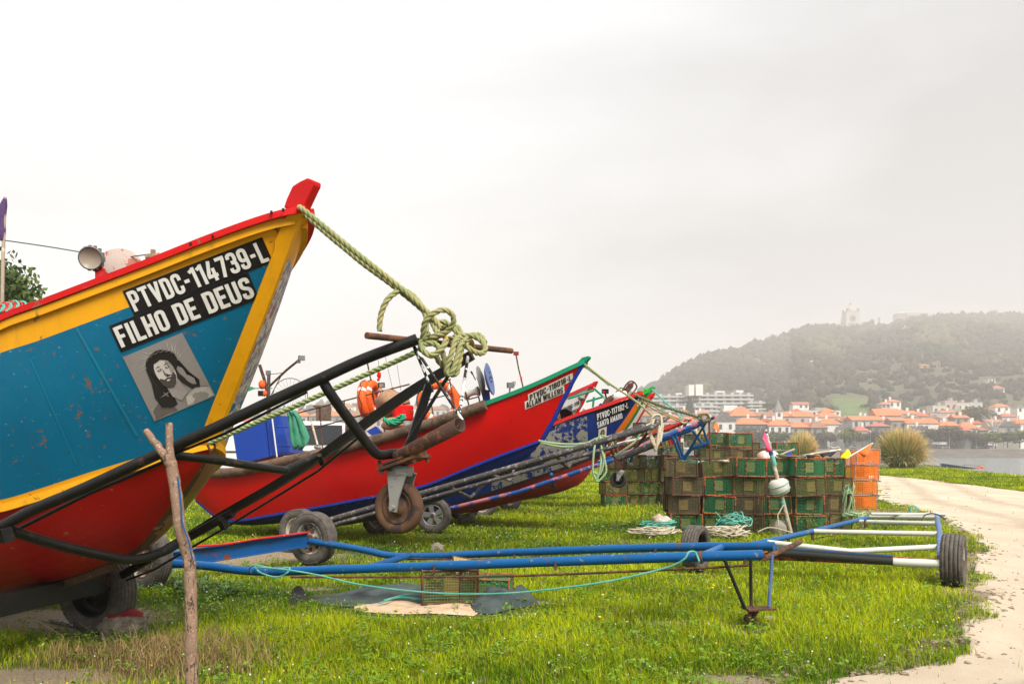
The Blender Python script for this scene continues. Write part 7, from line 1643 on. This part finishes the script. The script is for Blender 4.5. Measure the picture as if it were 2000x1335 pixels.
pampas('big rounded pampas grass bush at the river edge, tan topped',1762,908,838,104,60,9000,1)
pampas('smaller pampas grass bush behind the trap stack',1566,905,845,66,62,6000,2)
# haze volume
mb=MB(); mb.box((150,800,88),(5200,1700,188)); hz=mb.build('haze',None) if False else None
me=bpy.data.meshes.new('haze'); zt_=205; x0,x1,y0,y1,z0,z1=-2450,2750,-35,1640,-6,zt_
me.from_pydata([(x0,y0,z0),(x1,y0,z0),(x1,y1,z0),(x0,y1,z0),(x0,y0,z1),(x1,y0,z1),(x1,y1,z1),(x0,y1,z1)],[],[[0,3,2,1],[4,5,6,7],[0,1,5,4],[1,2,6,5],[2,3,7,6],[3,0,4,7]])
hm=bpy.data.materials.new('haze'); hm.use_nodes=True; nt=hm.node_tree; nt.nodes.remove(nt.nodes['Principled BSDF']); pv=nt.nodes.new('ShaderNodeVolumePrincipled'); pv.inputs['Density'].default_value=HAZE; pv.inputs['Color'].default_value=(1,.965,.93,1); nt.links.new(pv.outputs[0],nt.nodes['Material Output'].inputs['Volume'])
me.materials.append(hm); o=bpy.data.objects.new('haze',me); COL.objects.link(o); tag(o,'thin mist in the air over the river, town and hill','haze',kind='stuff')
SC.cycles.volume_bounces=1
# ------------------------------------------------------------------ grass
gx0,gx1,gy0,gy1,gs=-40,40,4,64,.25
GX=np.arange(gx0,gx1+gs,gs); GY=np.arange(gy0,gy1+gs,gs)
def grid(fn):
    return np.array([[fn(x,y) if abs(x)<.72*y+1 else 0 for x in GX] for y in GY])
G_bare=grid(bare); G_z=grid(gz); G_n1=grid(lambda x,y:vnoise(x,y,.55,21)+.5*vnoise(x,y,1.7,5)); G_n2=grid(lambda x,y:vnoise(x,y,2.6,2))
G_p=grid(lambda x,y:1.0 if on_path(x,y,.0) else 0.0); G_b=grid(lambda x,y:1.0 if (x>bank_edge(y)+.6 or y>74) else 0)
def samp(G,x,y):
    u=np.clip((x-gx0)/gs,0,len(GX)-1.001); v=np.clip((y-gy0)/gs,0,len(GY)-1.001); i=u.astype(int); j=v.astype(int); fu=u-i; fv=v-j
    return (G[j,i]*(1-fu)+G[j,i+1]*fu)*(1-fv)+(G[j+1,i]*(1-fu)+G[j+1,i+1]*fu)*fv
SH=[]  # sheets: keep grass from growing through
for px,py,rx,ry in ((780,1168,1.0,.42),(800,1188,.75,.16),(985,1178,.42,.30)):
    g=GP(px,py); SH.append((g.x,g.y,rx,ry))
def field(N,seed,d0=4.3,d1=62):
    r=np.random.default_rng(seed); y=np.exp(r.uniform(np.log(d0),np.log(d1),N)); x=y*r.uniform(-.66,.66,N)
    b=samp(G_bare,x,y); p=samp(G_p,x,y); k=samp(G_b,x,y)<.3
    dens=np.clip(1.1-1.3*b,.05,1); dens*=np.where(p>.5,np.clip(.03-(p-.5)*.056,0.0015,1),1)
    for cx,cy,rx,ry in SH: k&=~(((x-cx)/rx)**2+((y-cy)/ry)**2<1)
    k&=r.random(N)<dens; return x[k],y[k],b[k],p[k],r
def qmesh(name,A,F_,col,mat,label,kind='stuff',cat=None):
    me=bpy.data.meshes.new(name); A=A.reshape(-1,3); F_=F_.reshape(-1,4); me.vertices.add(len(A)); me.vertices.foreach_set('co',A.ravel().astype('f')); me.loops.add(F_.size); me.loops.foreach_set('vertex_index',F_.ravel().astype('i')); me.polygons.add(len(F_)); me.polygons.foreach_set('loop_start',(np.arange(len(F_))*4).astype('i')); me.update()
    at=me.attributes.new('gcol','FLOAT_COLOR','POINT'); at.data.foreach_set('color',np.concatenate([col,np.ones((len(col),1))],1).ravel().astype('f')); me.materials.append(mat)
    o=bpy.data.objects.new(name,me); COL.objects.link(o); return tag(o,label,cat or name.replace('_',' '),kind=kind)
t=NT('grass_blades'); at=t.n('ShaderNodeAttribute',attribute_name='gcol'); t.col(at.outputs['Color']); t.rough(.6); t.b.inputs['Specular IOR Level'].default_value=.06
tl=t.n('ShaderNodeBsdfTranslucent'); t.l(at.outputs['Color'],tl.inputs[0]); ms=t.n('ShaderNodeMixShader'); ms.inputs[0].default_value=.3; t.l(t.b.outputs[0],ms.inputs[1]); t.l(tl.outputs[0],ms.inputs[2]); t.l(ms.outputs[0],t.t.nodes['Material Output'].inputs['Surface']); M['grass']=t.m
x,y,b,p,r=field(760000,3); n=len(x); z=samp(G_z,x,y); n1=samp(G_n1,x,y); n2=samp(G_n2,x,y)
dryc=GP(270,1300); dry=np.exp(-(((x-dryc.x)/.75)**2+((y-dryc.y)/.55)**2)); dry2=np.clip(r.random(n)*1.0+.25*n2-.93,0,1)*3
h=(.046+.026*n1+.022*r.random(n))*np.clip(1.15-.8*np.clip(b,0,1),.35,1.2); h=np.clip(h,.018,.16); h*=(.55+.9*r.random(n)); tall=r.random(n)<.03; h[tall]*=1.7
for px,py,rx,ry in ((800,1205,1.1,.45),(985,1200,.6,.4),(1468,1236,.30,.42),(240,1262,.4,.3),(1359,1122,.55,.7),(1862,1152,.45,.5),(611,1108,.5,.6),(850,1045,.6,1.0),(200,1242,.5,.3)):
    g=GP(px,py); q=((x-g.x)/rx)**2+((y-g.y)/ry)**2; h*=np.where(q<1,.25+.75*q,1)
isdry=(r.random(n)<dry*.8)|(r.random(n)<.04+dry2*.55); h[isdry&(dry>.2)]*=1.9; h*=np.clip(1+ (y-12)*.012,1,1.5)
w=(.0016+.0016*r.random(n))*np.clip(y/7,1,6)
az=r.random(n)*2*np.pi; lean=h*(.15+.75*r.random(n)); sd=np.stack([np.cos(az+np.pi/2),np.sin(az+np.pi/2),np.zeros(n)],1); P0=np.stack([x,y,z-.005],1); dirv=np.stack([np.cos(az),np.sin(az),np.zeros(n)],1)
P1=P0+dirv*(lean*.25)[:,None]+np.array([0,0,1])*(h*.6)[:,None]; P2=P0+dirv*lean[:,None]+np.array([0,0,1])*(h*(1-.15*(lean/h)))[:,None]
W_=w[:,None]; A=np.stack([P0-sd*W_,P0+sd*W_,P1-sd*W_*.8,P1+sd*W_*.8,P2-sd*W_*.12,P2+sd*W_*.12],1)
base=np.arange(n)[:,None]*6; F_=np.stack([base+np.array([0,1,3,2]),base+np.array([2,3,5,4])],1)
mixv=np.clip(.56+.75*n1+.45*n2+.24*r.normal(size=n),0,1)[:,None]
c1=np.array([.06,.155,.004]); c2=np.array([.45,.52,.008]); col=c1*(1-mixv)+c2*mixv; dc=np.array([.34,.24,.11])*(.7+.6*r.random((n,1))); col=np.where(isdry[:,None],dc,col); col*=(.8+.4*r.random((n,1)))
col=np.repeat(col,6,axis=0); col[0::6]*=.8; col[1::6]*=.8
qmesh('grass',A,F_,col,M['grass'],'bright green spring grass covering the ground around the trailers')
print('blades',n)
# weeds : broad leaves in rosettes, drawn towards some patches
x,y,b,p,r=field(16000,8,4.5,26); k=(samp(G_n2,x,y)+.35*r.normal(size=len(x))>.12); x=x[k];y=y[k]; m=len(x); z=samp(G_z,x,y); L_=7
az=(r.random((m,1))*6.28+np.arange(L_)*6.28/L_+.4*r.normal(size=(m,L_))); ln=(.012+.022*r.random((m,1)))*(.7+.6*r.random((m,L_)))*np.clip(y/9,1,2)[:,None]; hz_=(.03+.06*r.random((m,L_)))*1.0
X=np.repeat(x[:,None],L_,1);Y=np.repeat(y[:,None],L_,1);Z=np.repeat(z[:,None],L_,1); d_=np.stack([np.cos(az),np.sin(az)],2)
bx_=np.stack([X+d_[:,:,0]*ln*.4,Y+d_[:,:,1]*ln*.4,Z+hz_],2); tp=np.stack([X+d_[:,:,0]*ln*1.6,Y+d_[:,:,1]*ln*1.6,Z+hz_+ln*.25*r.normal(size=(m,L_))],2); md=(bx_+tp)/2; md[:,:,2]+=ln*.2; pr=np.stack([-d_[:,:,1],d_[:,:,0],.3*r.normal(size=(m,L_))],2)*(ln*.45)[:,:,None]
A=np.stack([bx_,md-pr,tp,md+pr],2).reshape(-1,4,3); F_=np.arange(len(A)*4).reshape(-1,4); mv=r.random((len(A),1)); col=np.array([.09,.19,.015])*(1-mv)+np.array([.22,.36,.04])*mv; qmesh('weeds',A,F_,np.repeat(col,4,axis=0),M['grass'],'low broad-leaved weeds and clover growing through the grass')
# little flowers
x,y,b,p,r=field(5200,12,4.8,30); k=p<.3; x=x[k];y=y[k]; m=len(x); z=samp(G_z,x,y)+.05+.07*r.random(m); s=(.0045+.004*r.random(m))*np.clip(y/8,1,2.2); a=r.random(m)*6.28
e1=np.stack([np.cos(a),np.sin(a),.3*r.normal(size=m)],1)*s[:,None]; e2=np.stack([-np.sin(a)*.7,np.cos(a)*.7,.7+0*a],1)*s[:,None]; c_=np.stack([x,y,z],1); A=np.stack([c_-e1,c_-e2,c_+e1,c_+e2],1); F_=np.arange(m*4).reshape(-1,4)
pick=r.random(m); col=np.where(pick[:,None]<.45,np.array([.62,.62,.55]),np.where(pick[:,None]<.8,np.array([.30,.24,.42]),np.array([.7,.5,.02]))); qmesh('wild_flowers',A,F_,np.repeat(col,4,axis=0),M['grass'],'tiny white, mauve and yellow flowers scattered in the grass')
# yellow dandelions by the jockey wheel
for i,(px,py) in enumerate(((1390,1157),(1392,1152),(1425,1138),(1431,1150),(1424,1157),(1170,1218),(1176,1172))):
    g=GP(px,py+8); T=thing('dandelion','x','flower',g,'yellow dandelions in the grass by the jockey wheel'); T['label']='small yellow dandelion in the grass near the jockey wheel'
    mb=MB(); mb.tube([g,g+V(.005,0,.09)],.002,4); mb.build('stem',M['lgreen'],T); mb=MB(); mb.blob(g+V(.005,0,.095),.019,1,.1,(1,1,.45)); mb.build('flower_head',M['yflower'],T)
# pebbles on and beside the path
r=np.random.default_rng(17); mb=MB(); c=0; iv,ifc=ico(1); iv=np.array(iv)
while c<800:
    y=math.exp(r.uniform(math.log(5),math.log(24))); e=float(lerp_tab(XL,y)); x=e+r.normal()*.9+.4 if r.random()<.5 else r.uniform(-.6*y,.62*y)
    if x<e-1.0 and bare(x,y)<.45: continue
    if x>.66*y: c+=.2; continue
    s=r.uniform(.003,.011)*(1+(r.random()<.06)*1.5); mb.blob((x,y,gz(x,y)+s*.3+.004),s,1,.25,(1,.9,.6),seed=int(c),smooth=False); c+=1
tag(mb.build('pebbles',M['stone']),'small stones scattered on the sandy path and bare patches','pebbles',kind='stuff')
# clods of turned soil along the path edge
r=np.random.default_rng(23); mb=MB()
for i in range(700):
    u_=r.random(); cy=[9.6,8.3,7.5,11.5,16,6.0,5.6][r.integers(7)]+r.normal()*.35; e=float(lerp_tab(XL,cy)); x=e-.2+r.normal()*.26; s=r.uniform(.008,.024)*(1.5 if r.random()<.08 else 1)
    mb.blob((x,cy,gz(x,cy)+s*.2),s,1,.35,(1.2,1,.65),seed=i,smooth=False)
t=NT('dug_soil'); k=t.ramp(t.noise(50,5,.8),.3,.7,(.09,.06,.035),(.33,.25,.17)); t.col(k); t.rough(1); tag(mb.build('soil_clods',t.m),'lumps of dug brown soil along the grass edge of the path','soil',kind='stuff')
# leafy weeds clumps near the traps / by the ladder-like trailer, and thistles near the stick
def weedclump(label,px,py,H,Rr,n,seed,leaf=.035,name='weed_clump',c=((.05,.12,.02),(.16,.26,.05))):
    g=GP(px,py); r=np.random.default_rng(seed); T=thing(name,label,'weed',(g.x,g.y,0),'leafy weed clumps'); mb=MB()
    st=[]
    for i in range(max(3,n//40)):
        a=r.random()*6.28; q=V(g.x+math.cos(a)*Rr*r.random()*.7,g.y+math.sin(a)*Rr*r.random()*.7,0); tpp=q+V(math.cos(a)*Rr*.5,math.sin(a)*Rr*.4,H*r.uniform(.6,1.0)); st.append((q,tpp)); mb.tube([q,q.lerp(tpp,.5)+V(0,0,H*.05),tpp],.003,4)
    mb.build('stems',M['weedst'],T); vs=[];cc=[]
    for i in range(n):
        q,tpp=st[r.integers(len(st))]; t_=r.random()**.7; p=q.lerp(tpp,t_)+V(*(r.normal(size=3)*.02)); d=Vector(r.normal(size=3)); d.z=abs(d.z)*.5; d.normalize(); s=leaf*r.uniform(.6,1.3)*(1.2-.6*t_); sd=d.cross(V(0,0,1)).normalized()*s*.3
        vs+= [p,p+d*s*.5+sd,p+d*s,p+d*s*.5-sd]; m_=r.random(); cc+= [tuple(np.array(c[0])*(1-m_)+np.array(c[1])*m_)]*4
    A=np.array([tuple(v-WL[T]) for v in vs]); o=qmesh('leaves',A,np.arange(len(vs)).reshape(-1,4),np.array(cc),M['grass'],None,kind=None,cat=None); o.parent=T
    for k_ in ('category','label'):
        if k_ in o: del o[k_]
weedclump('bushy weeds at the right foot of the front trap stack',1690,1040,.40,.8,900,1,.05)
weedclump('tall weed clump at the base of the sixth trap column',1605,1048,.42,.3,350,2,.05)
weedclump('grey-green thistle patch behind the forked stick',335,1155,.16,.5,500,3,.06,c=((.09,.16,.07),(.26,.36,.20)))
weedclump('pale leafy weeds just right of the forked stick',410,1165,.2,.35,400,4,.06,c=((.06,.14,.04),(.2,.32,.12)))
weedclump('small weeds by the crumpled tarpaulin',1180,1210,.2,.12,80,5,.03,c=((.2,.15,.05),(.3,.25,.08)))
weedclump('weeds growing up round the far rungs of the ladder-like trailer',1730,1030,.30,.5,500,6,.05)
